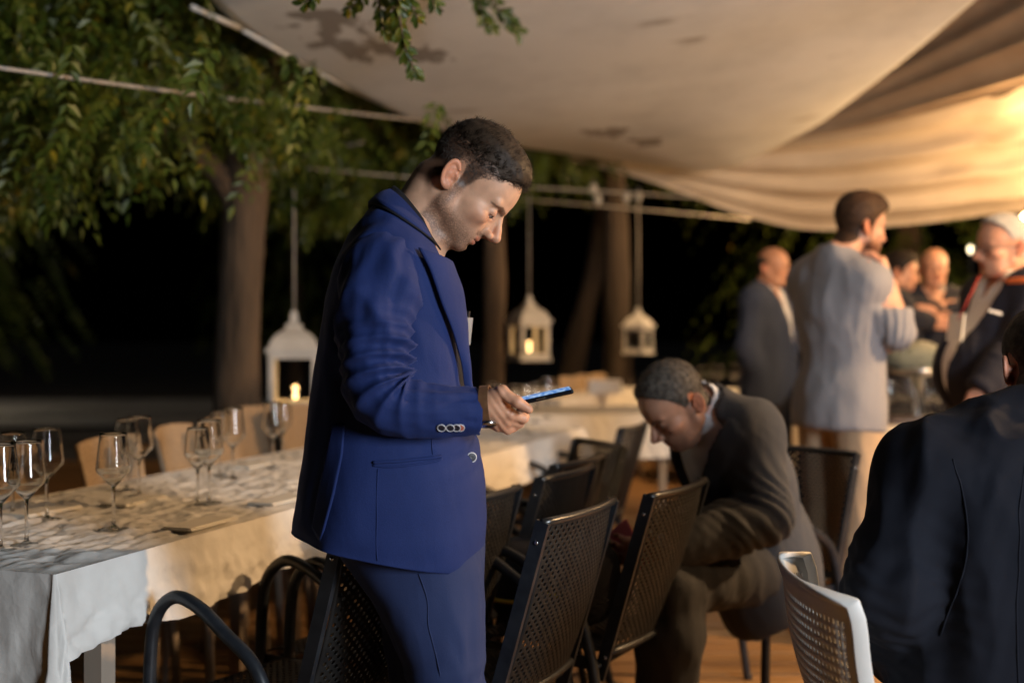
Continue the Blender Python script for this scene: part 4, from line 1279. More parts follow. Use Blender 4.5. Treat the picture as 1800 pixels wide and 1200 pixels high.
def cloth_mat(name, col, col2=None, rough=0.85, sheen=0.25, weave=900, bump=0.25, fold=0.0, fscale=9.0, fdist=0.02, stripe=None, spec=0.25):
    k = NT(name)
    tc = k.n('ShaderNodeTexCoord'); co = tc.outputs['Object']
    nz = k.n('ShaderNodeTexNoise', Scale=float(weave), Detail=2.0); k.l(co, nz.inputs['Vector'])
    n0 = k.n('ShaderNodeTexNoise', Scale=5.0, Detail=4.0); k.l(co, n0.inputs['Vector'])
    rp = k.n('ShaderNodeValToRGB'); rp.color_ramp.elements[0].position = 0.3; rp.color_ramp.elements[1].position = 0.7
    c2 = col2 or tuple(v * 1.18 for v in col)
    rp.color_ramp.elements[0].color = (*col, 1); rp.color_ramp.elements[1].color = (*c2, 1)
    mxn = k.n('ShaderNodeMath', operation='ADD'); ml = k.n('ShaderNodeMath', operation='MULTIPLY'); ml.inputs[1].default_value = 0.5
    k.l(nz.outputs['Fac'], mxn.inputs[0]); k.l(n0.outputs['Fac'], mxn.inputs[1]); k.l(mxn.outputs[0], ml.inputs[0]); k.l(ml.outputs[0], rp.inputs['Fac'])
    colour = rp.outputs['Color']
    if stripe:
        wv = k.n('ShaderNodeTexWave', Scale=stripe[1]); wv.bands_direction = stripe[2]; k.l(co, wv.inputs['Vector'])
        mx = k.n('ShaderNodeMix', data_type='RGBA'); mx.inputs['B'].default_value = (*stripe[0], 1)
        k.l(colour, mx.inputs['A']); k.l(wv.outputs['Fac'], mx.inputs['Factor']); colour = mx.outputs['Result']
    k.l(colour, k.b.inputs['Base Color'])
    k.set(Roughness=rough); k.b.inputs['Specular IOR Level'].default_value = spec
    k.b.inputs['Sheen Weight'].default_value = sheen; k.b.inputs['Sheen Roughness'].default_value = 0.45
    k.b.inputs['Sheen Tint'].default_value = (*[min(1, v * 3 + 0.05) for v in col], 1)
    bp = k.n('ShaderNodeBump', Strength=bump, Distance=0.001); k.l(nz.outputs['Fac'], bp.inputs['Height'])
    nrm = bp.outputs[0]
    if fold:
        mp = k.n('ShaderNodeMapping'); mp.inputs['Scale'].default_value = (1, 1, 0.45); k.l(co, mp.inputs['Vector'])
        nf = k.n('ShaderNodeTexNoise', Scale=fscale, Detail=2.0, Distortion=0.8); k.l(mp.outputs[0], nf.inputs['Vector'])
        b2 = k.n('ShaderNodeBump', Strength=fold, Distance=fdist); k.l(nf.outputs['Fac'], b2.inputs['Height']); k.l(nrm, b2.inputs['Normal']); nrm = b2.outputs[0]
    k.l(nrm, k.b.inputs['Normal'])
    return k.m

# ---- head in its own millimetre frame: x forward, y to the left, z up, origin between the ear openings
def head_sdf(q, o):
    """q n x 3 in mm; o: options"""
    ay = np.abs(q[:, 1]); S_ = np.stack([q[:, 0], ay, q[:, 2]], 1)   # mirrored
    w = o.get('wide', 1.0)
    d = ell(S_, (18, 0, 52), (94, 74 * w, 82))
    d = smin(d, ell(S_, (62, 0, 34), (53, 58 * w, 50)), 18)             # forehead
    d = smin(d, ell(S_, (52, 0, -22), (56, 59 * w, 58)), 22)             # midface
    jw = o.get('jaw', 1.0)
    d = smin(d, rc(S_, (16, 50 * w * jw, -46), (86, 13, -80), 15, 16), 24)  # jaw bone
    d = smin(d, rc(S_, (12, 54 * w, -8), (16, 51 * w * jw, -48), 14, 14), 18)
    d = smin(d, ell(S_, (78, 0, -48), (33, 34, 34)), 16)               # mouth mound
    d = smin(d, ell(S_, (86, 0, -80), (18, 21, 16)), 12)               # chin
    if o.get('fat', 0):
        f = o['fat']
        d = smin(d, ell(S_, (52, 22, -74), (38, 34 + 6 * f, 26 + 10 * f)), 24)
    d = smin(d, ell(S_, (74, 45 * w, -16), (24, 15, 14)), 18)           # cheek bone
    d = smin(d, rc(S_, (107, 10, 22), (92, 44, 24), 8, 8), 9)          # brow
    d = smax(d, -ell(S_, (108, 33, 6), (17, 17, 10.5)), 7)              # socket
    d = smax(d, -ell(S_, (115, 21, 3), (8, 7, 8)), 6)
    d = smin(d, rc(q, (101, 0, 12), (108, 0, -28), 10, 14), 8)
    # nose
    nl_ = o.get('nose', 0.0)
    n = smin(rc(q, (110, 0, 14), (124 + .7 * nl_, 0, -14), 6.5, 7.5), rc(q, (123 + .7 * nl_, 0, -12), (129 + nl_, 0, -25), 7.5, 11.0), 6)
    n = smin(n, ell(S_, (117 + .4 * nl_, 12, -31), (11, 7.5, 8)), 5)
    n = smin(n, rc(q, (112, 0, -36), (124 + .7 * nl_, 0, -33), 7, 6), 4)
    d = smin(d, n, 5)
    d = smax(d, -rc(S_, (121, 6.2, -46), (119, 6.6, -33), 4.0, 3.0), 1.5)
    d = smax(d, -ell(S_, (112, 21, -33), (7, 4.5, 10)), 5)             # wing crease
    # lips
    d = smin(d, ell(S_, (103.5, 0, -51.5), (9.5, 23, 6.5)), 4)
    d = smin(d, ell(S_, (101.5, 0, -63), (10, 20, 6.5)), 4)
    d = smax(d, -ell(S_, (113, 0, -57), (12.5, 27, 1.1)), 1.6)
    d = smax(d, -ell(S_, (105, 0, -72), (6, 15, 4)), 6)
    # eye: lids as a sphere with a slit
    e = np.linalg.norm(S_ - np.array([92.5, 31.5, 3.5]), axis=1) - 13.6
    lid = o.get('lid', -8.0)        # upper lid height: lower = more closed (mm, in the front)
    qq = S_ - np.array([92.5, 31.5, 3.5])
    slit = np.maximum(qq[:, 2] - (lid + 4.5) + 0.012 * (qq[:, 1]) ** 2, -(qq[:, 2] - (lid - 3.0)) + 0.012 * qq[:, 1] ** 2)
    slit = np.maximum(slit, -(np.linalg.norm(qq, axis=1) - 12.2))
    slit = np.maximum(slit, 3 - qq[:, 0])
    e = np.maximum(e, -slit)
    d = np.where(slit < 0, np.maximum(smin(d, np.linalg.norm(qq, axis=1) - 13.6, 3), -slit), smin(d, e, 3))
    # ear
    ry = 72 * w + 1
    a = R(18); rot = np.array([[math.cos(a), 0, -math.sin(a)], [0, 1, 0], [math.sin(a), 0, math.cos(a)]])
    tw = R(20); rot2 = np.array([[math.cos(tw), math.sin(tw), 0], [-math.sin(tw), math.cos(tw), 0], [0, 0, 1]])
    qe = (S_ - np.array([-8, ry + 3, 1])) @ (rot2 @ rot) * 1.08
    rr = np.sqrt((qe[:, 0] / 17.0) ** 2 + (qe[:, 2] / 31.0) ** 2)
    plate = ell(qe, (0, 0, 0), (17, 4.5, 30))
    sq = qe / np.array([1.0, 1.0, 1.72])
    rim = np.sqrt((np.sqrt(sq[:, 0] ** 2 + sq[:, 2] ** 2) - 15.5) ** 2 + (qe[:, 1] - 3.5) ** 2) - 3.6
    rim = np.where((qe[:, 0] > 8) & (qe[:, 2] < 12), np.maximum(rim, 2), rim)
    anti = np.sqrt((np.sqrt((sq[:, 0] - 2) ** 2 + (sq[:, 2] + 1.5) ** 2) - 9.0) ** 2 + (qe[:, 1] - 3.0) ** 2) - 2.3
    anti = np.where(qe[:, 0] > 5, np.maximum(anti, 2), anti)
    ear = smin(smin(plate, rim, 2.5), anti, 2.5)
    ear = smin(ear, ell(qe, (5, 1, -24), (8.5, 4.5, 9)), 5)
    ear = smin(ear, ell(qe, (13, 2, -2), (5, 5, 7)), 3)
    ear = smax(ear, -ell(qe, (6, 7, -5), (7.5, 8, 10)), 2)
    ear = smin(ear, rc(S_, (-4, 66 * w, 0), (-9, 72 * w, 0), 12, 9), 4)
    d = smin(d, ear, 3)
    return d

def cranium(q, o):
    S_ = np.stack([q[:, 0], np.abs(q[:, 1]), q[:, 2]], 1)
    w = o.get('wide', 1.0)
    d = ell(S_, (18, 0, 52), (94, 74 * w, 82))
    d = smin(d, ell(S_, (62, 0, 34), (53, 58 * w, 50)), 18)
    d = smin(d, ell(S_, (52, 0, -22), (56, 59 * w, 58)), 22)
    return d

HL = [(-120, -66), (-60, -60), (-30, -48), (-22, -25), (-19, 20), (-10, 36), (3, 37), (8, 20), (11, -12), (25, -10), (30, 10), (38, 34), (55, 52), (75, 66), (100, 82), (140, 100)]
def hair_region(q, o):
    """negative inside the hairy part of the scalp (mm)"""
    zl = interp(o.get('hairline', HL), q[:, 0]) + o.get('hl_y', 0.10) * 0
    g = (zl - q[:, 2]) * 0.75
    return g

def head_tint(q, o):
    """colour multiplier of the skin from the place on the head"""
    n = len(q); C = np.ones((n, 3))
    S_ = np.stack([q[:, 0], np.abs(q[:, 1]), q[:, 2]], 1)
    def mixc(wt, c):
        nonlocal C
        wt = np.clip(wt, 0, 1)[:, None]
        C = C * (1 - wt) + C * np.array(c) * wt
    lip = np.minimum(ell(S_, (108, 0, -51), (9, 22, 4.6)), ell(S_, (106, 0, -62), (9, 19, 5)))
    mixc(np.clip(1 - lip / 3, 0, 1) * (q[:, 0] > 90), (0.80, 0.52, 0.50))
    mixc(np.exp(-((S_[:, 0] - 84) ** 2 / 500 + (S_[:, 1] - 45) ** 2 / 400 + (S_[:, 2] + 20) ** 2 / 300)), (1.0, 0.82, 0.76))
    mixc(np.exp(-(ell(S_, (128, 0, -24), (10, 12, 12)) / 8).clip(0, 9) ** 2), (1.0, 0.84, 0.78))
    mixc(np.exp(-(ell(S_, (-9, 78, 2), (18, 8, 30)) / 6).clip(0, 9) ** 2), (1.0, 0.74, 0.66))
    mixc(0.55 * np.exp(-(ell(S_, (104, 33, -3), (12, 17, 7)) / 5).clip(0, 9) ** 2), (0.68, 0.55, 0.52))
    st = o.get('stubble', 0.0)
    if st:
        jawline = np.clip((-30 - S_[:, 2] + 0.16 * (70 - S_[:, 0])) / 34, 0, 1) * np.clip((S_[:, 0] + 4) / 10, 0, 1) * np.clip((S_[:, 2] + 112) / 14, 0, 1)
        moust = np.exp(-(ell(S_, (108, 0, -44), (12, 27, 5)) / 5).clip(0, 9) ** 2)
        side = np.exp(-((S_[:, 0] - 20) / 13) ** 2) * np.clip((20 - S_[:, 2]) / 20, 0, 1) * (S_[:, 2] > -70)
        lipk = np.clip(lip / 4, 0, 1)
        wt = np.clip(np.maximum(np.maximum(jawline, moust), side), 0, 1) * lipk * st
        wt = wt * np.clip(1.0 + 0.22 * np.random.RandomState(2).normal(size=n), 0.2, 1.6)
        mixc(wt, o.get('stubble_col', (0.52, 0.52, 0.55)))
    br = o.get('brow', (0.16, 0.13, 0.11))
    S0 = S_ * np.array([0.0, 1, 1])
    bd = np.minimum(rc(S0, (0, 11, 16.0), (0, 36, 22), 4.2, 3.2), rc(S0, (0, 36, 22), (0, 50, 17), 3.2, 1.4))
    mixc(np.clip(1.0 - bd / 1.6, 0, 1) * 0.9 * (S_[:, 0] > 78) * (0.8 + 0.2 * snoise(q, 0.5, 2, 5)), br)
    # lash line
    qq = S_ - np.array([92.5, 31.5, 3.5]); lid = o.get('lid', -8.0)
    la = np.abs(qq[:, 2] - (lid + 4.8) + 0.012 * qq[:, 1] ** 2)
    mixc(np.clip(1 - la / 1.3, 0, 1) * (np.abs(qq[:, 1]) < 12) * (np.linalg.norm(qq, axis=1) < 15.5) * (qq[:, 0] > 0), (0.12, 0.10, 0.09))
    fold = np.abs(qq[:, 2] - (lid + 11) + 0.01 * qq[:, 1] ** 2)
    mixc(0.35 * np.clip(1 - fold / 1.5, 0, 1) * (np.abs(qq[:, 1]) < 13) * (qq[:, 0] > 0), (0.5, 0.4, 0.36))
    sc = o.get('scalp', None)
    if sc is not None:
        mixc(np.clip(-hair_region(q, o) / o.get('fade', 10) + 0.2, 0, 1) * (ell(S_, (-9, 80, 2), (19, 9, 32)) > 1), sc)
    C *= (1 + 0.05 * snoise(q, 0.06, 2, 3))[:, None]
    return C

def rotm(yaw, pitch, roll=0.0):
    """head axes as columns (forward, left, up): yaw about z, then pitch down, roll to the right"""
    m = Matrix.Rotation(R(yaw), 3, 'Z') @ Matrix.Rotation(R(pitch), 3, 'Y') @ Matrix.Rotation(R(roll), 3, 'X')
    return np.array(m)

# ---- limbs, torso, hands as distance fields
def hand_chains(wrist, fdir, pn, side=1, curl=0.5, spread=0.06, thumb=0.5, s=1.0):
    """finger joints: fdir along the fingers, pn out of the palm; side +1: thumb towards fdir x pn"""
    f = np.array(fdir, float); f /= np.linalg.norm(f)
    p = np.array(pn, float); p -= f * (p @ f); p /= np.linalg.norm(p)
    t = np.cross(f, p) * side                 # towards the thumb
    w = np.array(wrist, float)
    ch = []
    for i, (off, L) in enumerate([(0.030, 0.078), (0.010, 0.086), (-0.011, 0.080), (-0.030, 0.064)]):
        a = w + f * (0.090 - 0.006 * abs(i - 1)) * s + t * off * s
        pts = [w + f * 0.02 * s + t * off * 0.6 * s, a]
        ang = 0.0; d = f + t * spread * (1.5 - i)
        d /= np.linalg.norm(d)
        c = curl if not hasattr(curl, '__len__') else curl[i]
        q = a
        for j, fr in enumerate((0.46, 0.30, 0.24)):
            ang += c * (0.9, 1.2, 0.8)[j]
            q = q + (d * math.cos(ang) + p * math.sin(ang)) * L * fr * s
            pts.append(q)
        ch.append((pts, [0.0125 * s, 0.0098 * s, 0.0088 * s, 0.0080 * s, 0.0068 * s]))
    a = w + f * 0.022 * s + t * 0.024 * s + p * 0.008 * s
    b = a + (f * 0.62 + t * 0.62 + p * 0.45 * thumb) * 0.042 * s
    c = b + (f * 0.85 + t * 0.25 + p * 0.6 * thumb) * 0.034 * s
    e = c + (f * 0.9 + t * 0.0 + p * 0.6 * thumb) * 0.026 * s
    ch.append(([a, b, c, e], [0.016 * s, 0.0115 * s, 0.0100 * s, 0.0078 * s]))
    palm = (w + f * 0.052 * s, f, t, p)
    return ch, palm, s
def hand_sdf(Q, H):
    ch, (c, f, t, p), s = H
    rot = np.stack([f, t, p], 1)
    d = rbox(Q, c, (0.050 * s, 0.040 * s, 0.0150 * s), 0.0135 * s, rot)
    for pts, r in ch:
        e = None
        for i in range(len(pts) - 1):
            x = rc(Q, pts[i], pts[i + 1], r[i], r[i + 1])
            e = x if e is None else np.minimum(e, x)
        d = smin(d, e, 0.006 * s)
    return d

def frame(up, lat):
    u = np.array(up, float); u /= np.linalg.norm(u)
    l = np.array(lat, float); l -= u * (l @ u); l /= np.linalg.norm(l)
    f = np.cross(l, u)
    return np.stack([f, l, u], 1)   # forward, left, up columns

def torso_sdf(Q, J, off, o, skirt=0.0):
    pel, wai, che, nek = J['pelvis'], J['waist'], J['chest'], J['neck']
    lp = J['hipL'] - J['hipR']; ls = J['shL'] - J['shR']
    lm = lp / np.linalg.norm(lp) + ls / np.linalg.norm(ls)
    b = o.get('belly', 0.0); g = o.get('girth', 1.0)
    F1 = frame(wai - pel, lp); F2 = frame(che - pel, lm); F3 = frame(nek - wai, ls)
    d = ell(Q, pel, np.array([0.120, 0.168, 0.135]) * g + off, F1)
    d = smin(d, ell(Q, wai + F2[:, 0] * (0.012 + 0.06 * b), np.array([0.108 + 0.07 * b, 0.148 + 0.03 * b, 0.17]) * g + off, F2), 0.08)
    d = smin(d, ell(Q, che, np.array([0.122, 0.172, 0.19]) * g + off, F3), 0.08)
    d = smin(d, rc(Q, J['shL'], J['shR'], 0.058 + off, 0.058 + off), 0.07)
    for s_ in ('shL', 'shR'):
        d = smin(d, rc(Q, nek + (nek - che) * 0.08, J[s_], 0.052 + off * 0.8, 0.055 + off), 0.05)
    if skirt:
        d = smin(d, ell(Q, pel - F1[:, 2] * 0.10, np.array([0.135, 0.178, 0.20]) * g + off, F1), 0.06)
    return d
def arm_sdf(Q, J, s_, off, r=(0.056, 0.043, 0.030)):
    a, b, c = J['sh' + s_], J['el' + s_], J['wr' + s_]
    d = rc(Q, a, b, r[0] + off, r[1] + off)
    e = smin(rc(Q, b, b + (c - b) * 0.35, r[1] + off, r[1] + 0.003 + off), rc(Q, b + (c - b) * 0.35, c, r[1] + 0.003 + off, r[2] + off), 0.02)
    return smin(d, e, 0.02)
def leg_sdf(Q, J, s_, off, off2=None):
    h, k_, a = J['hip' + s_], J['kn' + s_], J['an' + s_]
    off2 = off if off2 is None else off2
    d = rc(Q, h, k_, 0.088 + off, 0.058 + off * 0.9)
    m = k_ + (a - k_) * 0.3
    e = smin(rc(Q, k_, m, 0.056 + off * 0.9, 0.056 + off2), rc(Q, m, a, 0.056 + off2, 0.038 + off2), 0.03)
    return smin(d, e, 0.03)
def foot_sdf(Q, J, s_, off):
    a, t = J['an' + s_], J['to' + s_]
    v = t - a; v[2] = 0; v = v / np.linalg.norm(v)
    heel = np.array([a[0] - v[0] * 0.045, a[1] - v[1] * 0.045, 0.034]); ball = np.array([a[0] + v[0] * 0.13, a[1] + v[1] * 0.13, 0.030]); toe = np.array([a[0] + v[0] * 0.195, a[1] + v[1] * 0.195, 0.022])
    d = smin(rc(Q, heel, ball, 0.034 + off, 0.036 + off), rc(Q, ball, toe, 0.036 + off, 0.022 + off), 0.02)
    d = smin(d, rc(Q, a, heel + v * 0.05, 0.036 + off, 0.040 + off), 0.03)
    lift = J.get('lift' + s_, 0.0)
    return smax(d, lift - Q[:, 2], 0.004)
# ------------------------------------------------------------------ people: general builder
A3 = lambda v: np.array(tuple(v), float)
M['shoe'] = mat('dark_leather_shoe', (0.02, 0.016, 0.013), 0.35)
SK_OLIVE = skin_mat('olive_skin', (0.55, 0.315, 0.20))
SK_RUDDY = skin_mat('ruddy_skin', (0.50, 0.26, 0.165))
EYEW = mat('eye_white', (0.36, 0.33, 0.31), 0.2)
IRIS = mat('dark_iris', (0.02, 0.013, 0.008), 0.1)

def stand(yaw, h=1.75):
    c, s = math.cos(R(yaw)), math.sin(R(yaw)); k_ = h / 1.75
    def p(x, y, z): return np.array([(x * c - y * s) * k_, (x * s + y * c) * k_, z * k_])
    J = dict(pelvis=p(0, 0, .95), waist=p(.01, 0, 1.09), chest=p(0, 0, 1.27), neck=p(-.025, 0, 1.465), head=p(.0, 0, 1.605))
    for n_, y in (('L', 1), ('R', -1)):
        J['sh' + n_] = p(-.015, .172 * y, 1.405); J['el' + n_] = p(-.035, .235 * y, 1.12); J['wr' + n_] = p(.05, .235 * y, .87)
        J['hip' + n_] = p(0, .088 * y, .90); J['kn' + n_] = p(.015, .10 * y, .49); J['an' + n_] = p(-.02, .105 * y, .085); J['to' + n_] = p(.13, .13 * y, .03)
    return J

def neck_axis(J):
    v = J['neck'] - J['chest']; v = v / np.linalg.norm(v)
    hd = J['head'] - J['neck']; hd = hd / np.linalg.norm(hd)
    w = v * 0.45 + hd * 0.55
    return w / np.linalg.norm(w)

def crinkle(V, F, amp, scale, seed, squash=0.5, J=None, elbow=0.0):
    N = vnormals(V, F)
    q = V * np.array([1, 1, squash])
    a = amp * (0.75 * (1 - 2 * np.abs(snoise(q, scale, 2, seed))) + 0.35 * snoise(q, scale * 2.2, 2, seed + 3))
    if J is not None and elbow:
        for n_ in 'LR':
            d = np.linalg.norm(V - J['el' + n_], axis=1)
            ax = J['wr' + n_] - J['sh' + n_]; ax = ax / np.linalg.norm(ax)
            t = (V - J['el' + n_]) @ ax
            a = a + elbow * np.exp(-(d / 0.13) ** 2) * np.sin(t * 190 + 3 * snoise(V, 9, 1, seed + 1))
    return V + N * a[:, None]

def bounds(pts, pad):
    p_ = np.array(pts)
    return p_.min(0) - pad, p_.max(0) + pad

def head_part(J, o, rot, h, skin, root, body_parts):
    sc = o.get('size', 1.0) / 1000.0
    pos = J['head']; nb = J['neck']
    low = nb - neck_axis(J) * 0.03
    def f(Q):
        q = ((Q - pos) @ rot) / sc
        d = head_sdf(q, o) * sc
        n0 = pos + rot @ np.array([-14, 0, -30.0]) * sc
        nk = rc(Q, n0, low, 0.054 * o.get('neckw', 1), 0.062 * o.get('neckw', 1))
        return smin(d, nk, 0.022)
    lo, hi = bounds([pos - 0.165, pos + 0.165, low - 0.03], 0)
    V, F = surface(f, lo, hi, h, slack=1.7)
    V = relax(V, F, 1, 0.3)
    q = ((V - pos) @ rot) / sc
    C = head_tint(q, o)
    body_parts.append((V, F, C))

def hair_part(J, o, rot, h, root, m, name='hair'):
    sc = o.get('size', 1.0) / 1000.0; pos = J['head']
    hp = o['hair']
    def f(Q):
        q = ((Q - pos) @ rot) / sc
        z = q[:, 2]
        t = np.interp(z, [-70, 0, 40, 75, 105, 132], [hp.get('nape', 1.0), hp.get('side', 3), hp.get('side', 3) + 1, hp.get('mid', 7), hp['top'] * .85, hp['top']])
        t = t + hp.get('front', 0) * np.clip((q[:, 0] - 50) / 45, 0, 1) * np.clip((z - 55) / 30, 0, 1)
        g = hair_region(q, o)
        if 'zmax' in hp: g = np.maximum(g, (z - hp['zmax'] - 0.35 * np.clip(-q[:, 0], -60, 60)) * 0.8)
        n_ = snoise(q * np.array([0.8, 1.2, 1]), hp.get('nscale', 0.085), 3, hp.get('seed', 4))
        base = cranium(q, o)
        n0 = pos + rot @ np.array([-14, 0, -30.0]) * sc; low = J['neck'] - neck_axis(J) * 0.03
        base = smin(base, hp['neck'](Q) / sc if 'neck' in hp else rc(Q, n0, low, 0.054 * o.get('neckw', 1), 0.062 * o.get('neckw', 1)) / sc, 20)
        return smax(base - t * (1 + hp.get('noise', 0.25) * n_), g, 3) * sc
    lo, hi = bounds([pos - 0.18, pos + 0.18], 0)
    V, F = surface(f, lo, hi, h, slack=1.9)
    if not len(V): return
    link(name, np_mesh(name, V, F), m, root)

def eye_parts(J, o, rot, root):
    sc = o.get('size', 1.0) / 1000.0; pos = J['head']
    for s_ in (1, -1):
        c = pos + rot @ np.array([92.5, 31.5 * s_, 3.5]) * sc
        b = MB().sphere((0, 0, 0), 12.4 * sc, 16, 10)
        e = b.build('eye', EYEW, root); e.location = c
        lid = o.get('lid', -8.0)
        d_ = rot @ np.array([11.2, 0, lid + 0.5]); d_ = d_ / np.linalg.norm(d_)
        i_ = MB().sphere((0, 0, 0), 6.6 * sc, 12, 8).build('iris', IRIS, e); i_.location = d_ * 7.0 * sc

def figure(label, loc, J, rot, o, skin, hair_m, garments, h_body=0.020, h_head=0.0045, h_hand=0.005, hands=None, group=None, h_cloth=0.011, eyes=True):
    root = empty('person', loc); tag(root, label, 'person', group)
    parts = []
    allj = [J[k_] for k_ in J if not k_.startswith('lift')]
    lo, hi = bounds([j for j in allj], 0.17)
    lo[2] = max(lo[2], -0.005)
    na = neck_axis(J)
    def fb(Q):
        d = torso_sdf(Q, J, 0.0, o)
        for s_ in 'LR':
            d = smin(d, arm_sdf(Q, J, s_, 0.0), 0.03)
            d = smin(d, leg_sdf(Q, J, s_, 0.0), 0.03)
            d = smin(d, foot_sdf(Q, J, s_, 0.0), 0.02)
        return smin(d, rc(Q, J['chest'], J['neck'] + na * 0.02, 0.07, 0.055), 0.04)
    V, F = surface(fb, lo, hi, h_body)
    parts.append((V, F, np.ones((len(V), 3))))
    head_part(J, o, rot, h_head, skin, root, parts)
    for s_, H in (hands or {}).items():
        pts = [p for ch in H[0] for p in ch[0]]
        l2, h2 = bounds(pts + [H[1][0]], 0.035)
        wr = J['wr' + s_]; el = J['el' + s_]
        V, F = surface(lambda Q: smin(hand_sdf(Q, H), rc(Q, wr + (el - wr) * 0.3, wr, 0.034, 0.027), 0.015), np.minimum(l2, wr - 0.06), np.maximum(h2, wr + 0.06), h_hand)
        V = relax(V, F, 1, 0.4)
        parts.append((V, F, np.ones((len(V), 3)) * np.array([1.0, 0.93, 0.9])))
    nv = 0; VV, FF, CC = [], [], []
    for V, F, C in parts:
        VV.append(V); FF.append(F + nv); CC.append(C); nv += len(V)
    me = np_mesh('body', np.concatenate(VV), np.concatenate(FF))
    if len(me.vertices) == nv: colour_attr(me, 'tint', np.concatenate(CC))
    link('body', me, skin, root)
    if hair_m is not None: hair_part(J, o, rot, h_head, root, hair_m)
    if eyes: eye_parts(J, o, rot, root)
    F1 = frame(J['waist'] - J['pelvis'], J['hipL'] - J['hipR'])
    lm = (J['hipL'] - J['hipR']) + (J['shL'] - J['shR'])
    F2 = frame(J['chest'] - J['pelvis'], lm); F3 = frame(J['neck'] - J['waist'], J['shL'] - J['shR'])
    for g in garments:
        kind = g['kind']; off = g.get('off', 0.02)
        if kind in ('jacket', 'shirt'):
            def f(Q, g=g, off=off):
                d = torso_sdf(Q, J, off, o, skirt=g.get('skirt', 1))
                for s_ in g.get('sleeves', 'LR'):
                    wr, el = J['wr' + s_], J['el' + s_]
                    ax = (wr - el) / np.linalg.norm(wr - el)
                    cut = g.get('cuff', 0.0)
                    if isinstance(cut, dict): cut = cut.get(s_, 0.0)
                    a = arm_sdf(Q, J, s_, g.get('soff', off), (0.058, 0.046, 0.036))
                    a = np.where((Q - el) @ ax > -0.02, smax(a, (Q - wr) @ ax + cut, 0.006), a)
                    d = smin(d, a, 0.028)
                up = F1[:, 2]
                d = smax(d, -((Q - J['pelvis']) @ up + g.get('hem', 0.12) + g.get('hemslope', 0.0) * ((Q - J['pelvis']) @ F1[:, 0])), 0.006)
                d = smax(d, -rc(Q, J['neck'] + na * (0.03 + g.get('top', 0.012)), J['neck'] + na * 0.3, g.get('nr', 0.066) * o.get('neckw', 1), 0.075 * o.get('neckw', 1)), 0.008)
                if g.get('collar', 0):
                    c0 = J['neck'] - na * 0.03; c1 = J['neck'] + na * g['collar']
                    nw_ = o.get('neckw', 1)
                    cl = np.maximum(rc(Q, c0, c1, 0.082 * nw_, 0.074 * nw_), (Q - c1) @ na)
                    cl = np.maximum(cl, -rc(Q, c0, c1 + na * .05, 0.067 * nw_, 0.064 * nw_))
                    d = smin(d, cl, 0.008)
                if 'v' in g:
                    zb, wt = g['v']           # height above pelvis of the V's point, half width at the neck
                    rel = Q - J['pelvis']
                    zz = rel @ F2[:, 2]; yy = np.abs((Q - J['chest']) @ F3[:, 1]); xx = (Q - J['chest']) @ F3[:, 0]
                    zt = (J['neck'] - J['pelvis']) @ F2[:, 2]
                    hw = np.clip((zz - zb) / max(zt - zb, 0.05), -0.2, 1.3) * wt
                    lower = np.clip((zb - zz - 0.10), 0, 1) * g.get('open', 0.0 if g['kind'] == 'shirt' else 0.25) - 0.004
                    hw = np.where(zz < zb, lower, hw)
                    if g.get('lapel', 0):
                        lw_ = g['lapel'] * np.clip((zz - zb) / 0.15, 0, 1)
                        d = d - 0.010 * np.clip((lw_ - np.abs(yy - hw - lw_ * 0.5) * 1.6) / 0.012, 0, 1) * (xx > -0.02) * (zz > zb)
                    d = smax(d, -np.maximum(yy - hw, 0.0 - xx), 0.006)
                return d
            h_ = g.get('h', h_cloth)
            pts = [J[k_] for k_ in ('pelvis', 'chest', 'neck', 'shL', 'shR', 'hipL', 'hipR')] + [J['el' + s_] for s_ in g.get('sleeves', 'LR')] + [J['wr' + s_] for s_ in g.get('sleeves', 'LR')]
            l2, h2 = bounds(pts, 0.22 + off); l2[2] -= 0.06
            V, F = surface(f, l2, h2, h_)
            V = relax(V, F, 1, 0.4)
            V = crinkle(V, F, g.get('amp', 0.005), g.get('fs', 9.0), g.get('seed', 1), 0.5, J, g.get('elbow', 0.004))
        elif kind == 'trousers':
            def f(Q, g=g, off=off):
                d = torso_sdf(Q, J, off * 0.7, o)
                d = smax(d, (Q - J['pelvis']) @ F1[:, 2] - 0.09, 0.006)
                d = smax(d, -((Q - J['pelvis']) @ F1[:, 2] + 0.13), 0.03)
                for s_ in 'LR':
                    l_ = leg_sdf(Q, J, s_, off, off + 0.014)
                    an = J['an' + s_]; ax = (an - J['kn' + s_]); ax = ax / np.linalg.norm(ax)
                    l_ = np.where((Q - J['kn' + s_]) @ ax > 0, smax(l_, (Q - an) @ ax - 0.035, 0.006), l_)
                    d = smin(d, l_, 0.03)
                return d
            pts = [J[k_ + s_] for k_ in ('hip', 'kn', 'an') for s_ in 'LR'] + [J['pelvis']]
            l2, h2 = bounds(pts, 0.21)
            V, F = surface(f, l2, h2, g.get('h', h_cloth))
            V = relax(V, F, 1, 0.4)
            V = crinkle(V, F, g.get('amp', 0.005), g.get('fs', 10.0), g.get('seed', 2), 0.45)
        elif kind == 'shoes':
            for s_ in 'LR':
                l2, h2 = bounds([J['an' + s_], J['to' + s_], J['an' + s_] + (J['an' + s_] - J['to' + s_]) * 0.5], 0.12); l2[2] = max(l2[2], -0.01)
                h2[2] = min(h2[2], 0.14)
                V, F = surface(lambda Q: np.maximum(foot_sdf(Q, J, s_, 0.007), Q[:, 2] - 0.115), l2, h2, 0.008)
                if len(V): link('shoe', np_mesh('shoe', V, F), g['mat'], root)
            continue
        link(g.get('name', kind), np_mesh(kind, V, F), g['mat'], root)
    return root

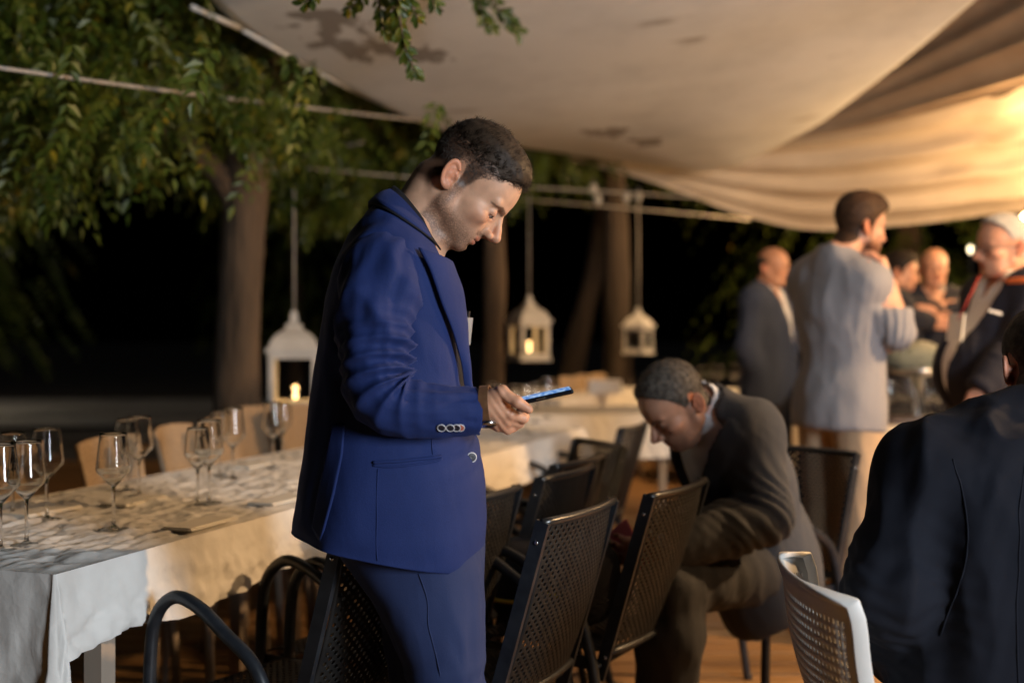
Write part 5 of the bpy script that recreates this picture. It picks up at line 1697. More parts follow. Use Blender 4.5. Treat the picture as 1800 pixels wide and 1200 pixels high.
def glasses_part(J, o, rot, root, m):
    sc = o.get('size', 1.0) / 1000.0; pos = J['head']
    def w(x, y, z): return pos + rot @ np.array([x, y, z], float) * sc
    b = MB()
    for s_ in (1, -1):
        ring = [w(117 - abs(math.cos(t)) * 3, s_ * (32 + 22 * math.cos(t)), 2 + 16 * math.sin(t)) for t in np.linspace(0, 2 * math.pi, 18, endpoint=False)]
        b.tube(ring, 0.0016, 6, closed=True)
        b.tube([w(112, s_ * 54, 6), w(60, s_ * 74, 8), w(0, s_ * 80, 10)], 0.0016, 6)
    b.tube([w(118, 10, 6), w(120, 0, 8), w(118, -10, 6)], 0.0016, 6)
    b.build('eyeglasses', m, root)
# ------------------------------------------------------------------ the standing man in the blue suit
D0 = 2.28
ROOT1 = Vector(((735 - 900) * D0 / FPX, D0, 0))
R1 = A3(ROOT1)
def L1(x, y, d=D0): return A3(P(x, y, d)) - R1
M['blue_suit'] = cloth_mat('blue_suit_cloth', (0.007, 0.017, 0.080), (0.012, 0.027, 0.120), 0.8, 0.30, 520, 0.5, 0.25, 13, 0.012)
M['blue_trouser'] = cloth_mat('blue_trouser_cloth', (0.014, 0.024, 0.074), (0.020, 0.033, 0.096), 0.8, 0.25, 520, 0.4, 0.28, 11, 0.014)
M['black_shirt'] = cloth_mat('black_shirt_cloth', (0.006, 0.006, 0.008), (0.010, 0.010, 0.013), 0.8, 0.1, 1200, 0.3)
man = empty('person', ROOT1)
tag(man, 'man in a royal blue suit standing with bowed head over his phone', 'person')

SEC = [ # back px, front px, half width (m)
    ((519, 925), (836, 990), .212), ((521, 900), (849, 950), .213), ((527, 850), (853, 895), .211), ((534, 800), (851, 842), .205),
    ((541, 745), (842, 790), .196), ((549, 690), (830, 735), .188), ((556, 635), (818, 680), .188), ((564, 580), (813, 628), .195), ((573, 530), (808, 578), .203),
    ((585, 485), (800, 532), .208), ((600, 447), (790, 494), .206), ((620, 410), (780, 465), .192), ((642, 380), (772, 448), .163), ((660, 360), (766, 438), .128), ((676, 345), (760, 430), .098), ((686, 335), (757, 424), .082)]
YAW1 = R(7)
NS = len(SEC)
_secB = np.array([L1(*s[0]) for s in SEC]); _secF = np.array([L1(*s[1]) for s in SEC]); _secW = np.array([s[2] for s in SEC])
def smooth_rows(Y, s):
    """Catmull-Rom rows of Y at fractional index s"""
    s = np.clip(np.asarray(s, float), 0, len(Y) - 1 - 1e-6); i = s.astype(int); t = (s - i)
    g = lambda k_: Y[np.clip(i + k_, 0, len(Y) - 1)]
    if Y.ndim > 1: t = t[:, None]
    p0, p1, p2, p3 = g(-1), g(0), g(1), g(2)
    return 0.5 * (2 * p1 + (p2 - p0) * t + (2 * p0 - 5 * p1 + 4 * p2 - p3) * t * t + (3 * p1 - p0 - 3 * p2 + p3) * t ** 3)
def torso_pt(s, th, off=0.0, front=1.0, expo=2.5):
    """s section index, th angle: 0 front, pi/2 = his right side (towards the camera), pi back"""
    s = np.asarray(s, float); th = np.asarray(th, float)
    B, Fr, Wd = smooth_rows(_secB, s), smooth_rows(_secF, s), smooth_rows(_secW, s)
    C = (B + Fr) / 2; a = (Fr - B) / 2
    la = np.linalg.norm(a, axis=1, keepdims=True); ad = a / la
    c, si = np.cos(th), np.sin(th)
    ex = 2.0 / expo
    cx = np.sign(c) * np.abs(c) ** ex; sy = np.sign(si) * np.abs(si) ** ex
    X = C + ad * (cx * (la[:, 0] + off))[:, None] * np.where(c > 0, front, 1.0)[:, None] + np.array([0, -1.0, 0]) * (sy * (Wd + off))[:, None]
    # turn a little away from the camera
    cy, sy_ = math.cos(YAW1), math.sin(YAW1)
    q = X - C
    X = C + np.stack([q[:, 0] * cy - q[:, 1] * sy_, q[:, 0] * sy_ + q[:, 1] * cy, q[:, 2]], 1)
    return X
def gap(s):     # half opening angle of the jacket front
    return np.interp(s, [0, .25, .6, 1.2, 2.2, 4.2, 4.9, 5.6, 7, 9, 12, 13.5, 15], [0.80, 0.50, 0.32, 0.17, 0.06, 0.03, 0.30, 0.46, 0.52, 0.55, 0.66, 0.76, 0.82])
def jacket_fold(s, th, X):
    q = np.stack([th * 1.2, s * 0.35, 0 * s], 1)
    f = 0.0035 * snoise(q, 1.3, 3, 2)
    # drape: soft vertical flutes towards the back hem
    f += 0.006 * np.clip((4.5 - s) / 4.5, 0, 1) * np.sin(th * 7.0 + 0.4 * s) * np.clip((th - 1.6) / 0.6, 0, 1) * np.clip((4.6 - th) / 0.6, 0, 1)
    # pull lines from the waist button
    f += 0.004 * np.exp(-((s - 4.6) / 1.1) ** 2) * np.sin((s + th * 1.1) * 9) * np.exp(-((th - 0.7) / 0.6) ** 2)
    # creases under the arm
    f += 0.005 * np.exp(-((s - 6.8) / 1.6) ** 2) * np.sin((s * 1.0 - th * 2.0) * 4.2) * np.exp(-((th - 1.9) / 0.5) ** 2)
    f += 0.006 * np.exp(-((s - 10.6) / 1.4) ** 2) * np.sin((s * .8 + th * 2.0) * 4.0) * np.exp(-((th - 2.3) / 0.5) ** 2)
    return f
def tshell(name, svals, thfun, nth, off, m, foldfn=None, thick=0.004, front=1.0, parent=man):
    s = np.asarray(svals); ns = len(s)
    u = np.linspace(0, 1, nth)
    Sg = np.repeat(s, nth); Ug = np.tile(u, ns)
    TH = thfun(Sg, Ug)
    o_ = off(Sg, Ug) if callable(off) else np.full(len(Sg), off)
    if foldfn is not None: o_ = o_ + foldfn(Sg, TH, None)
    X = torso_pt(Sg, TH, o_, front)
    i = np.arange(ns - 1)[:, None] * nth + np.arange(nth - 1)[None, :]
    F = np.stack([i, i + nth, i + nth + 1, i + 1], -1).reshape(-1, 4)
    o = link(name, np_mesh(name, X, F), m, parent)
    if thick:
        sm = o.modifiers.new('thickness', 'SOLIDIFY'); sm.thickness = thick; sm.offset = -1
    return o
TWO = 2 * math.pi
jk = tshell('jacket', np.linspace(0, 15, 150), lambda s, u: gap(s) + u * (TWO - 2 * gap(s)), 220, 0.0, M['blue_suit'], jacket_fold)
# shirt under it
tshell('shirt', np.linspace(2.0, 15.0, 80), lambda s, u: u * TWO, 90, lambda s, u: -0.024 + 0.024 * np.exp(-((0.5 - np.abs(u - 0.5)) * TWO / 0.62) ** 2) * np.clip((15 - s) / 3, 0.3, 1) + 0.002 * snoise(np.stack([s * .6, u * 12, 0 * s], 1), 1.5, 2, 3), M['black_shirt'], None, 0)
# shirt collar, standing and turned down
col_pts = []
def ring_strip(name, s0, s1, offs, m, a0, a1, n=90, rows=8, thick=0.003, parent=man, lift=0.0):
    u = np.linspace(a0, a1, n); r_ = np.linspace(0, 1, rows)
    Sg = np.repeat(s0 + (s1 - s0) * r_, n); TH = np.tile(u, rows)
    o_ = np.repeat(np.interp(r_, np.linspace(0, 1, len(offs)), offs), n)
    X = torso_pt(Sg, TH, o_)
    if lift: X[:, 2] += np.repeat(r_, n) * lift
    i = np.arange(rows - 1)[:, None] * n + np.arange(n - 1)[None, :]
    F = np.stack([i, i + n, i + n + 1, i + 1], -1).reshape(-1, 4)
    o = link(name, np_mesh(name, X, F), m, parent)
    sm = o.modifiers.new('thickness', 'SOLIDIFY'); sm.thickness = thick; sm.offset = 1
    return o
ring_strip('shirt_collar', 12.6, 15.0, [0.006, -0.004, -0.012], M['black_shirt'], 0.28, TWO - 0.28, lift=0.014)
# jacket collar: lies over the top of the jacket round the neck
ring_strip('jacket_collar', 12.75, 15.0, [0.007, 0.006, -0.002, -0.013], M['blue_suit'], 0.98, TWO - 0.98, lift=0.006, thick=0.005)
# surface lookup: picture position -> point on the near side of the jacket
_sg = np.repeat(np.linspace(0, 14, 160), 140); _tg = np.tile(np.linspace(0.02, 3.0, 140), 160)
_xs = torso_pt(_sg, _tg, jacket_fold(_sg, _tg, None)) + R1
_px = 900 + _xs[:, 0] * FPX / _xs[:, 1]; _py = HOR - (_xs[:, 2] - CAM_H) * FPX / _xs[:, 1]
def on_jacket(x, y, off=0.0):
    i = np.argmin((_px - x) ** 2 + (_py - y) ** 2)
    return torso_pt(np.array([_sg[i]]), np.array([_tg[i]]), np.array([jacket_fold(np.array([_sg[i]]), np.array([_tg[i]]), None)[0] + off]))[0]
def relax_line(q, it):
    q = np.array(q)
    for _ in range(it): q[1:-1] = 0.5 * q[1:-1] + 0.25 * (q[:-2] + q[2:])
    return q
def seam(pts, name, r=0.0011, off=0.0004, m='blue_suit', n=8):
    p2 = spline([Vector((x, y, 0)) for x, y in pts], n)
    q = [on_jacket(p.x, p.y, off) for p in p2]
    q = [Vector(v) for v in relax_line(q, 14)]
    MB().tube(q, r, 6).build(name, M[m], man)
# lapels: strips turned back from the front edges
def lookup(x, y):
    i = np.argmin((_px - x) ** 2 + (_py - y) ** 2); return _sg[i], _tg[i]
lo_ = np.array([lookup(x, y) for x, y in ((733, 436), (741, 452), (751, 476), (761, 505), (771, 535), (782, 566), (793, 598), (803, 640), (815, 700), (826, 745))])
lo_ = lo_[np.argsort(lo_[:, 0])]
for side in (1, -1):
    sv = np.linspace(4.5, float(lo_[-1, 0]), 70); nw = 14
    outer = np.interp(sv, np.r_[4.5, lo_[:, 0]], np.r_[gap(4.5) + 0.02, lo_[:, 1]])
    outer = relax_line(outer, 6); inn = gap(sv) - 0.04
    Sg = np.repeat(sv, nw); u = np.tile(np.linspace(0, 1, nw), len(sv))
    TH = np.repeat(inn, nw) * (1 - u) + np.repeat(np.maximum(outer, inn + 0.03), nw) * u
    o_ = 0.003 + (0.006 + 0.010 * np.sin(np.pi * (1 - u) * 0.55)) * np.clip((Sg - 4.5) / 1.5, 0, 1) + jacket_fold(Sg, TH, None)
    X = torso_pt(Sg, TH if side > 0 else TWO - TH, o_)
    i = np.arange(len(sv) - 1)[:, None] * nw + np.arange(nw - 1)[None, :]
    F = np.stack([i, i + nw, i + nw + 1, i + 1], -1).reshape(-1, 4)
    if side < 0: F = F[:, ::-1]
    lp = link('lapel', np_mesh('lapel', X, F), M['blue_suit'], man)
    sm = lp.modifiers.new('thickness', 'SOLIDIFY'); sm.thickness = 0.0045; sm.offset = 1
seam([(657, 812), (690, 812), (735, 807), (776, 803)], 'pocket_welt', 0.0032, 0.001)
seam([(655, 820), (690, 821), (735, 816), (778, 808)], 'pocket_welt', 0.0022, 0.0005)
seam([(664, 822), (663, 880), (662, 940), (661, 985)], 'side_seam', 0.0012)
seam([(757, 770), (760, 800)], 'front_dart', 0.0010)
# buttons
M['button'] = mat('dark_button', (0.02, 0.02, 0.03), 0.3)
M['button_rim'] = mat('button_rim', (0.55, 0.55, 0.58), 0.3)
M['button_red'] = mat('button_red', (0.45, 0.13, 0.08), 0.35)
def button(p, nrm, r, m, parent, name='button'):
    q = Vector(nrm).to_track_quat('Z', 'Y').to_matrix()
    b = MB().lathe([(0.0005, 0.0), (r * 0.82, 0.0), (r * 0.82, 0.0022), (r * 0.6, 0.0026), (0.0005, 0.002)], 16)
    b.v = [tuple(Vector(p) + q @ Vector(v)) for v in b.v]
    o = b.build(name, m, parent)
    b = MB().tube([Vector(p) + q @ Vector((r * 0.92 * math.cos(t), r * 0.92 * math.sin(t), 0.0018)) for t in np.linspace(0, TWO, 20, endpoint=False)], r * 0.13, 6, closed=True)
    b.build('button_rim', M['button_rim'], o)
pb = on_jacket(827, 801, 0.001)
button(pb, (0.30, -0.95, 0.0), 0.0098, M['button'], man)

# sleeves
def sleeve(path, radii, name, m, seed=1, el_s=0.55, amp=1.0, inner=0.0, flat=0.94):
    pts = spline(path, 14); n = len(pts)
    rr = np.interp(np.linspace(0, 1, n), np.linspace(0, 1, len(radii)), radii)
    Pn = np.array([tuple(p) for p in pts])
    T = np.gradient(Pn, axis=0); T /= np.linalg.norm(T, axis=1, keepdims=True)
    seg = 72
    up = np.array([0.0, -1.0, 0.0])     # frame: u towards camera, w = T x u
    V = []
    arc = np.r_[0, np.cumsum(np.linalg.norm(np.diff(Pn, axis=0), axis=1))]; arc /= arc[-1]
    th = np.linspace(0, TWO, seg, endpoint=False)
    for i in range(n):
        u = up - T[i] * (up @ T[i]); u /= np.linalg.norm(u); w = np.cross(T[i], u)
        s = arc[i]
        we = math.exp(-((s - el_s) / 0.17) ** 2)
        # folds gather on the inside of the elbow (direction `inner`) and run round the arm
        lob = 0.5 + 0.5 * np.cos(th - inner)
        ph = 26 * s * 2.1 + 1.5 * np.sin(th - inner + 0.6) + seed
        f = amp * 0.0085 * we * (1 - 1.7 * np.abs(np.sin(ph))) * (0.25 + 0.75 * lob)
        ph2 = 15 * s + 1.9 * np.sin(th * 1 + 1.0) + 0.5 * np.sin(3 * th)
        f = f + amp * 0.0045 * np.exp(-((s - 0.30) / 0.22) ** 2) * (1 - 1.6 * np.abs(np.sin(ph2)))
        f = f + amp * 0.003 * snoise(np.stack([np.cos(th) * 1.5, np.sin(th) * 1.5, np.full(seg, s * 7)], 1), 1.2, 2, seed)
        r_ = rr[i] + f * (1 if s < 0.97 else 0.4)
        V.append(Pn[i] + np.outer(np.cos(th) * r_ * flat, u) + np.outer(np.sin(th) * r_, w))
    V = np.concatenate(V)
    r_i, c_i = np.meshgrid(np.arange(n - 1), np.arange(seg), indexing='ij')
    a = r_i * seg + c_i; b = r_i * seg + (c_i + 1) % seg
    F = np.stack([a, b, b + seg, a + seg], -1).reshape(-1, 4)
    o = link(name, np_mesh(name, V, F), m, man)
    sm = o.modifiers.new('thickness', 'SOLIDIFY'); sm.thickness = 0.004; sm.offset = -1
    return o, Pn, T
pathR = [L1(690, 446, 2.155), L1(676, 470, 2.115), L1(664, 525, 2.085), L1(659, 585, 2.07), L1(658, 640, 2.06), L1(666, 684, 2.055), L1(692, 712, 2.055), L1(735, 720, 2.06), L1(790, 723, 2.075), L1(838, 722, 2.09)]
slv, slP, slT = sleeve(pathR, [0.050, 0.071, 0.075, 0.069, 0.064, 0.064, 0.060, 0.0525, 0.047, 0.0435], 'sleeve', M['blue_suit'], 1.0, 0.53, 1.7, inner=math.pi / 2 * -1)
pathL = [L1(690, 446, 2.42), L1(680, 480, 2.47), L1(672, 560, 2.51), L1(668, 640, 2.53), L1(674, 720, 2.53), L1(690, 800, 2.52), L1(706, 870, 2.51)]
sleeve(pathL, [0.05, 0.07, 0.066, 0.06, 0.056, 0.048, 0.042], 'sleeve', M['blue_suit'], 2.0, 0.6, 0.7, inner=-math.pi / 2)
# cuff buttons on the near side of the right sleeve
for i, x in enumerate((779, 792, 803, 812.5)):
    j = np.argmin(np.abs(900 + (slP[:, 0] + R1[0]) * FPX / (slP[:, 1] + R1[1]) - x) + (np.arange(len(slP)) < len(slP) * 0.55) * 999)
    c = slP[j]; rad = np.interp(j / (len(slP) - 1), np.linspace(0, 1, 10), [0.050, 0.071, 0.075, 0.069, 0.064, 0.064, 0.060, 0.0525, 0.047, 0.0435])
    dz = -(747 - 722) * 0.00104
    yy = -math.sqrt(max(rad ** 2 - dz ** 2, 1e-6)) * 0.985 - 0.002
    button(c + np.array([0, yy, dz]), (0.0, -0.85, -0.5), 0.0078, M['button_red'] if i == 3 else M['button'], slv)
# vent flap at the back
vf = [(603, 742, 2.14), (600, 800, 2.135), (588, 870, 2.14), (575, 925, 2.15), (561, 957, 2.165), (547, 930, 2.19), (556, 860, 2.19), (570, 800, 2.185), (583, 745, 2.18)]
ctr = np.mean([L1(*p) for p in vf], 0)
grid = []
Lf = [L1(583, 745, 2.195), L1(570, 800, 2.19), L1(556, 865, 2.19), L1(546, 930, 2.19)]
Rt = [L1(606, 742, 2.15), L1(602, 800, 2.135), L1(586, 872, 2.135), L1(561, 958, 2.14)]
Vv = []
for t in np.linspace(0, 1, 24):
    xa, ya = np.interp(t, [0, .33, .66, 1], [583, 570, 556, 546]), np.interp(t, [0, .33, .66, 1], [745, 800, 865, 930])
    xb, yb = np.interp(t, [0, .33, .66, 1], [606, 602, 586, 561]), np.interp(t, [0, .33, .66, 1], [742, 800, 872, 958])
    for u in np.linspace(0, 1, 8):
        x, y = xa + (xb - xa) * u, ya + (yb - ya) * u
        q = on_jacket(x, min(y, 905), 0.004 + 0.010 * u * t)
        dd = q[1] + R1[1]
        Vv.append(L1(x, y, dd))
Vv = relax(np.array(Vv), (np.arange(23)[:, None] * 8 + np.arange(7)[None, :]).reshape(-1, 1) + np.array([[0, 8, 9, 1]]), 3, 0.3)
i = np.arange(23)[:, None] * 8 + np.arange(7)[None, :]
fl = link('vent_flap', np_mesh('vent_flap', np.array(Vv), np.stack([i, i + 8, i + 9, i + 1], -1).reshape(-1, 4)), M['blue_suit'], man)
sm = fl.modifiers.new('thickness', 'SOLIDIFY'); sm.thickness = 0.004

# trousers: two legs and a seat
def leg_loft(rows, seed):
    """rows: (y px, left px, right px, depth, half depth)"""
    rows = sorted(rows)
    ys = np.array([r_[0] for r_ in rows], float)
    yy = np.linspace(ys[0], ys[-1], 90)
    Lx, Rx, Dd, Hd = [np.interp(yy, ys, [r_[k_] for r_ in rows]) for k_ in (1, 2, 3, 4)]
    seg = 64; th = np.linspace(0, TWO, seg, endpoint=False)
    V = []
    for a in range(len(yy)):
        l, r_ = L1(Lx[a], yy[a], Dd[a]), L1(Rx[a], yy[a], Dd[a])
        c, h_ = (l + r_) / 2, (r_[0] - l[0]) / 2
        q = np.stack([np.cos(th) * 1.4, np.sin(th) * 1.4, np.full(seg, yy[a] * 0.006)], 1)
        f = 0.005 * (1 - 1.8 * np.abs(snoise(q + np.array([0, 0, 0.6]) * np.sin(th)[:, None], 1.2, 2, seed))) * np.clip((yy[a] - 985) / 60, 0.2, 1)
        f += 0.004 * np.exp(-((yy[a] - 1215) / 50) ** 2) * np.sin(yy[a] * 0.13 + 2 * np.cos(th))
        ex = 0.85
        ridge = 0.003 * np.exp(-(th / 0.10) ** 2)    # pressed crease at the front
        V.append(np.stack([c[0] + np.sign(np.cos(th)) * np.abs(np.cos(th)) ** ex * (h_ + f + ridge), c[1] - np.sin(th) * (Hd[a] + f), np.full(seg, c[2])], 1))
    V = np.concatenate(V); n = len(yy)
    r_i, c_i = np.meshgrid(np.arange(n - 1), np.arange(seg), indexing='ij')
    a = r_i * seg + c_i; b = r_i * seg + (c_i + 1) % seg
    return V, np.stack([a, a + seg, b + seg, b], -1).reshape(-1, 4)
tV, tF = leg_loft([(780, 575, 835, 2.28, .17), (900, 575, 848, 2.265, .17), (960, 588, 850, 2.235, .14), (1000, 616, 849, 2.205, .105), (1050, 655, 846, 2.195, .092), (1100, 682, 847, 2.19, .086), (1150, 705, 848, 2.19, .08), (1200, 722, 848, 2.19, .076),
                  (1260, 714, 843, 2.19, .07), (1400, 722, 830, 2.19, .064), (1540, 728, 822, 2.19, .06), (1610, 730, 824, 2.19, .058)], 3)
tV2, tF2 = leg_loft([(900, 600, 838, 2.33, .15), (1000, 640, 835, 2.36, .10), (1100, 668, 815, 2.375, .086), (1200, 692, 806, 2.38, .076), (1260, 694, 798, 2.38, .07), (1400, 672, 776, 2.38, .064), (1540, 674, 768, 2.38, .06), (1590, 674, 768, 2.38, .058)], 6)
tr = link('trousers', np_mesh('trousers', np.concatenate([tV, tV2]), np.concatenate([tF, tF2 + len(tV)])), M['blue_trouser'], man)
# side seam of the right leg
ss = []
rowsV = tV.reshape(90, 64, 3); rowsY = np.linspace(780, 1610, 90)
for a_ in range(90):
    if rowsY[a_] < 985 or rowsY[a_] > 1580: continue
    xt = np.interp(rowsY[a_], [1000, 1100, 1200, 1560], [742, 760, 776, 780])
    c_ = rowsV[a_, 4:29]; pxs = 900 + (c_[:, 0] + R1[0]) * FPX / (c_[:, 1] + R1[1])
    ss.append(c_[np.argmin(np.abs(pxs - xt))] + np.array([0, -0.0006, 0]))
ss = [Vector(v) for v in relax_line(ss, 6)]
MB().tube(ss, 0.0012, 6).build('trouser_seam', M['blue_trouser'], man)
for x, d in ((790, 2.19), (735, 2.38)):
    Jf = dict(anR=L1(x - 20, 1650, d)); Jf['anR'][2] = 0.085; Jf['toR'] = Jf['anR'] + np.array([0.16, 0.0, 0])
    V, F = surface(lambda Q: np.maximum(foot_sdf(Q, Jf, 'R', 0.007), Q[:, 2] - 0.11), Jf['anR'] + np.array([-.13, -.08, -.095]), Jf['anR'] + np.array([.26, .08, .03]), 0.006)
    link('shoe', np_mesh('shoe', V, F), M['shoe'], man)

# body: head and neck, torso and limbs, right hand
HEAD1 = dict(stubble=0.85, stubble_col=(0.33, 0.31, 0.31), fade=13, scalp=(0.22, 0.195, 0.18), lid=-8.6, nose=4.5, size=1.03, wide=0.96, neckw=1.0,
             hairline=[(-120, -50), (-60, -48), (-30, -40), (-22, -22), (-19, 20), (-10, 36), (3, 37), (8, 20), (11, -12), (27, -8), (33, 14), (40, 36), (58, 50), (75, 62), (98, 80), (140, 104)])
J1 = {k_: v for k_, v in stand(7, 1.74).items()}
th0 = L1(799, 319, 2.285)
J1['head'] = th0
f_ = np.array([0.728, 0.02, -0.685]); f_ /= np.linalg.norm(f_)
l_ = np.array([-0.02, 1.0, 0.02]); l_ -= f_ * (l_ @ f_); l_ /= np.linalg.norm(l_)
rot1 = np.stack([f_, l_, np.cross(f_, l_)], 1)
J1['neck'] = L1(722, 405, 2.285)
J1['chest'] = L1(690, 570, 2.285); J1['waist'] = L1(690, 720, 2.285); J1['pelvis'] = L1(705, 880, 2.285)
J1['shR'] = L1(680, 465, 2.12); J1['elR'] = L1(672, 706, 2.06); J1['wrR'] = L1(846, 714, 2.085)
J1['shL'] = L1(680, 465, 2.45); J1['elL'] = L1(670, 670, 2.53); J1['wrL'] = L1(706, 872, 2.51)
J1['hipR'] = L1(735, 930, 2.20); J1['hipL'] = L1(715, 925, 2.37); J1['knR'] = L1(775, 1215, 2.19); J1['knL'] = L1(730, 1215, 2.38)
J1['anR'] = L1(775, 1570, 2.19); J1['anL'] = L1(720, 1560, 2.38)
parts = []
pos = J1['head']; low = L1(712, 430, 2.285)
def fhead(Q):
    q = ((Q - pos) @ rot1) * 1000.0 / 1.03
    d = head_sdf(q, HEAD1) * 0.00103
    nk = rc(Q, pos + rot1 @ np.array([-0.022, 0, -0.028]), low, 0.053, 0.066)
    nk = smin(nk, rc(Q, pos + rot1 @ np.array([0.030, 0, -0.072]), L1(752, 440, 2.285), 0.030, 0.034), 0.03)     # throat
    d = smin(d, nk, 0.016)
    for s_ in (-1, 1):   # neck cords
        d = smin(d, rc(Q, pos + rot1 @ np.array([-0.024, 0.052 * s_, -0.022]), L1(748, 440, 2.285 + 0.02 * s_), 0.011, 0.008), 0.016)
    # soft folds below the jaw
    d = smin(d, ell(Q, L1(775, 422, 2.285), (0.020, 0.034, 0.012)), 0.018)
    return d
V, F = surface(fhead, pos + np.array([-.20, -.10, -.20]), pos + np.array([.20, .10, .165]), 0.0021, slack=1.7)
V = relax(V, F, 1, 0.25)
q = ((V - pos) @ rot1) * 1000.0 / 1.03
parts.append((V, F, head_tint(q, HEAD1)))
# right hand holding the phone
def hp(x, y, d): return L1(x, y, d)
wr = J1['wrR']
HC = [([hp(858, 702, 2.072), hp(882, 690, 2.060), hp(909, 706, 2.052), hp(929, 719, 2.054)], [0.0175, 0.0125, 0.0105, 0.0085]),
      ([hp(862, 720, 2.080), hp(897, 728, 2.078), hp(920, 735, 2.092), hp(922, 732, 2.125), hp(914, 722, 2.142)], [0.015, 0.0105, 0.0093, 0.0085, 0.0070]),
      ([hp(860, 728, 2.086), hp(890, 738, 2.084), hp(912, 743, 2.104), hp(912, 740, 2.135), hp(905, 730, 2.150)], [0.015, 0.0105, 0.0095, 0.0087, 0.0072]),
      ([hp(857, 734, 2.092), hp(882, 745, 2.088), hp(902, 750, 2.108), hp(901, 748, 2.138), hp(894, 738, 2.15)], [0.014, 0.0102, 0.0090, 0.0082, 0.0070]),
      ([hp(855, 738, 2.098), hp(874, 748, 2.094), hp(893, 755, 2.100), hp(897, 752, 2.128), hp(890, 744, 2.142)], [0.013, 0.0098, 0.0085, 0.0078, 0.0066])]
def fhand(Q):
    d = rc(Q, wr - np.array([0.09, 0, -0.004]), wr, 0.031, 0.0255)
    d = smin(d, ell(Q, hp(872, 710, 2.082), (0.030, 0.026, 0.026)), 0.014)
    d = smin(d, ell(Q, hp(868, 724, 2.095), (0.028, 0.026, 0.022)), 0.014)
    d = smin(d, rc(Q, wr, hp(882, 690, 2.065), 0.022, 0.013), 0.010)
    for n_, (pts, r_) in enumerate(HC):
        e = None
        for i in range(len(pts) - 1):
            x = rc(Q, pts[i], pts[i + 1], r_[i], r_[i + 1])
            e = x if e is None else np.minimum(e, x)
            if i > 0: e = smin(e, ell(Q, pts[i], (r_[i] * 1.08,) * 3), 0.003)
        d = smin(d, e, 0.0055)
    # tendons and creases
    return d + 0.0006 * np.sin(Q[:, 0] * 420 + Q[:, 2] * 300) * np.exp(-((Q[:, 0] - hp(880, 700, 2.08)[0]) / 0.02) ** 2)
V, F = surface(fhand, hp(790, 775, 2.03) - 0.01, hp(950, 655, 2.17) + 0.01, 0.0018)
V = relax(V, F, 1, 0.3)
Cn = np.ones((len(V), 3)) * np.array([1.02, 0.95, 0.92])
for pts, r_ in HC:      # redder knuckles and tips
    for p_, w_ in ((pts[1], 0.5), (pts[2], 0.5), (pts[-1], 0.7)):
        g = w_ * np.exp(-(np.linalg.norm(V - p_, axis=1) / 0.012) ** 2)[:, None]
        Cn = Cn * (1 - g) + Cn * np.array([1.0, 0.80, 0.74]) * g
parts.append((V, F, Cn))
def fb(Q):
    d = torso_sdf(Q, J1, -0.012, {})
    for s_ in 'LR':
        d = smin(d, arm_sdf(Q, J1, s_, -0.014), 0.02); d = smin(d, leg_sdf(Q, J1, s_, -0.016), 0.03)
    return d
lo, hi = bounds([J1[k_] for k_ in ('pelvis', 'neck', 'shL', 'shR', 'elL', 'elR', 'wrR', 'wrL', 'anL', 'anR', 'knR', 'knL')], 0.10)
V, F = surface(fb, lo, hi, 0.014)
parts.append((V, F, np.ones((len(V), 3))))
H_ = hand_chains(J1['wrL'], np.array([0.2, -0.05, -1.0]), np.array([0.0, -1, 0.0]), -1, 0.4)
V, F = surface(lambda Q: hand_sdf(Q, H_), J1['wrL'] - np.array([0.09, 0.1, 0.22]), J1['wrL'] + np.array([0.12, 0.1, 0.05]), 0.006)
parts.append((V, F, np.ones((len(V), 3))))
nv = 0; VV, FF, CC = [], [], []
for V, F, C in parts: VV.append(V); FF.append(F + nv); CC.append(C); nv += len(V)
me = np_mesh('body', np.concatenate(VV), np.concatenate(FF))
if len(me.vertices) == nv: colour_attr(me, 'tint', np.concatenate(CC))
link('body', me, SK_OLIVE, man)
eye_parts(J1, HEAD1, rot1, man)

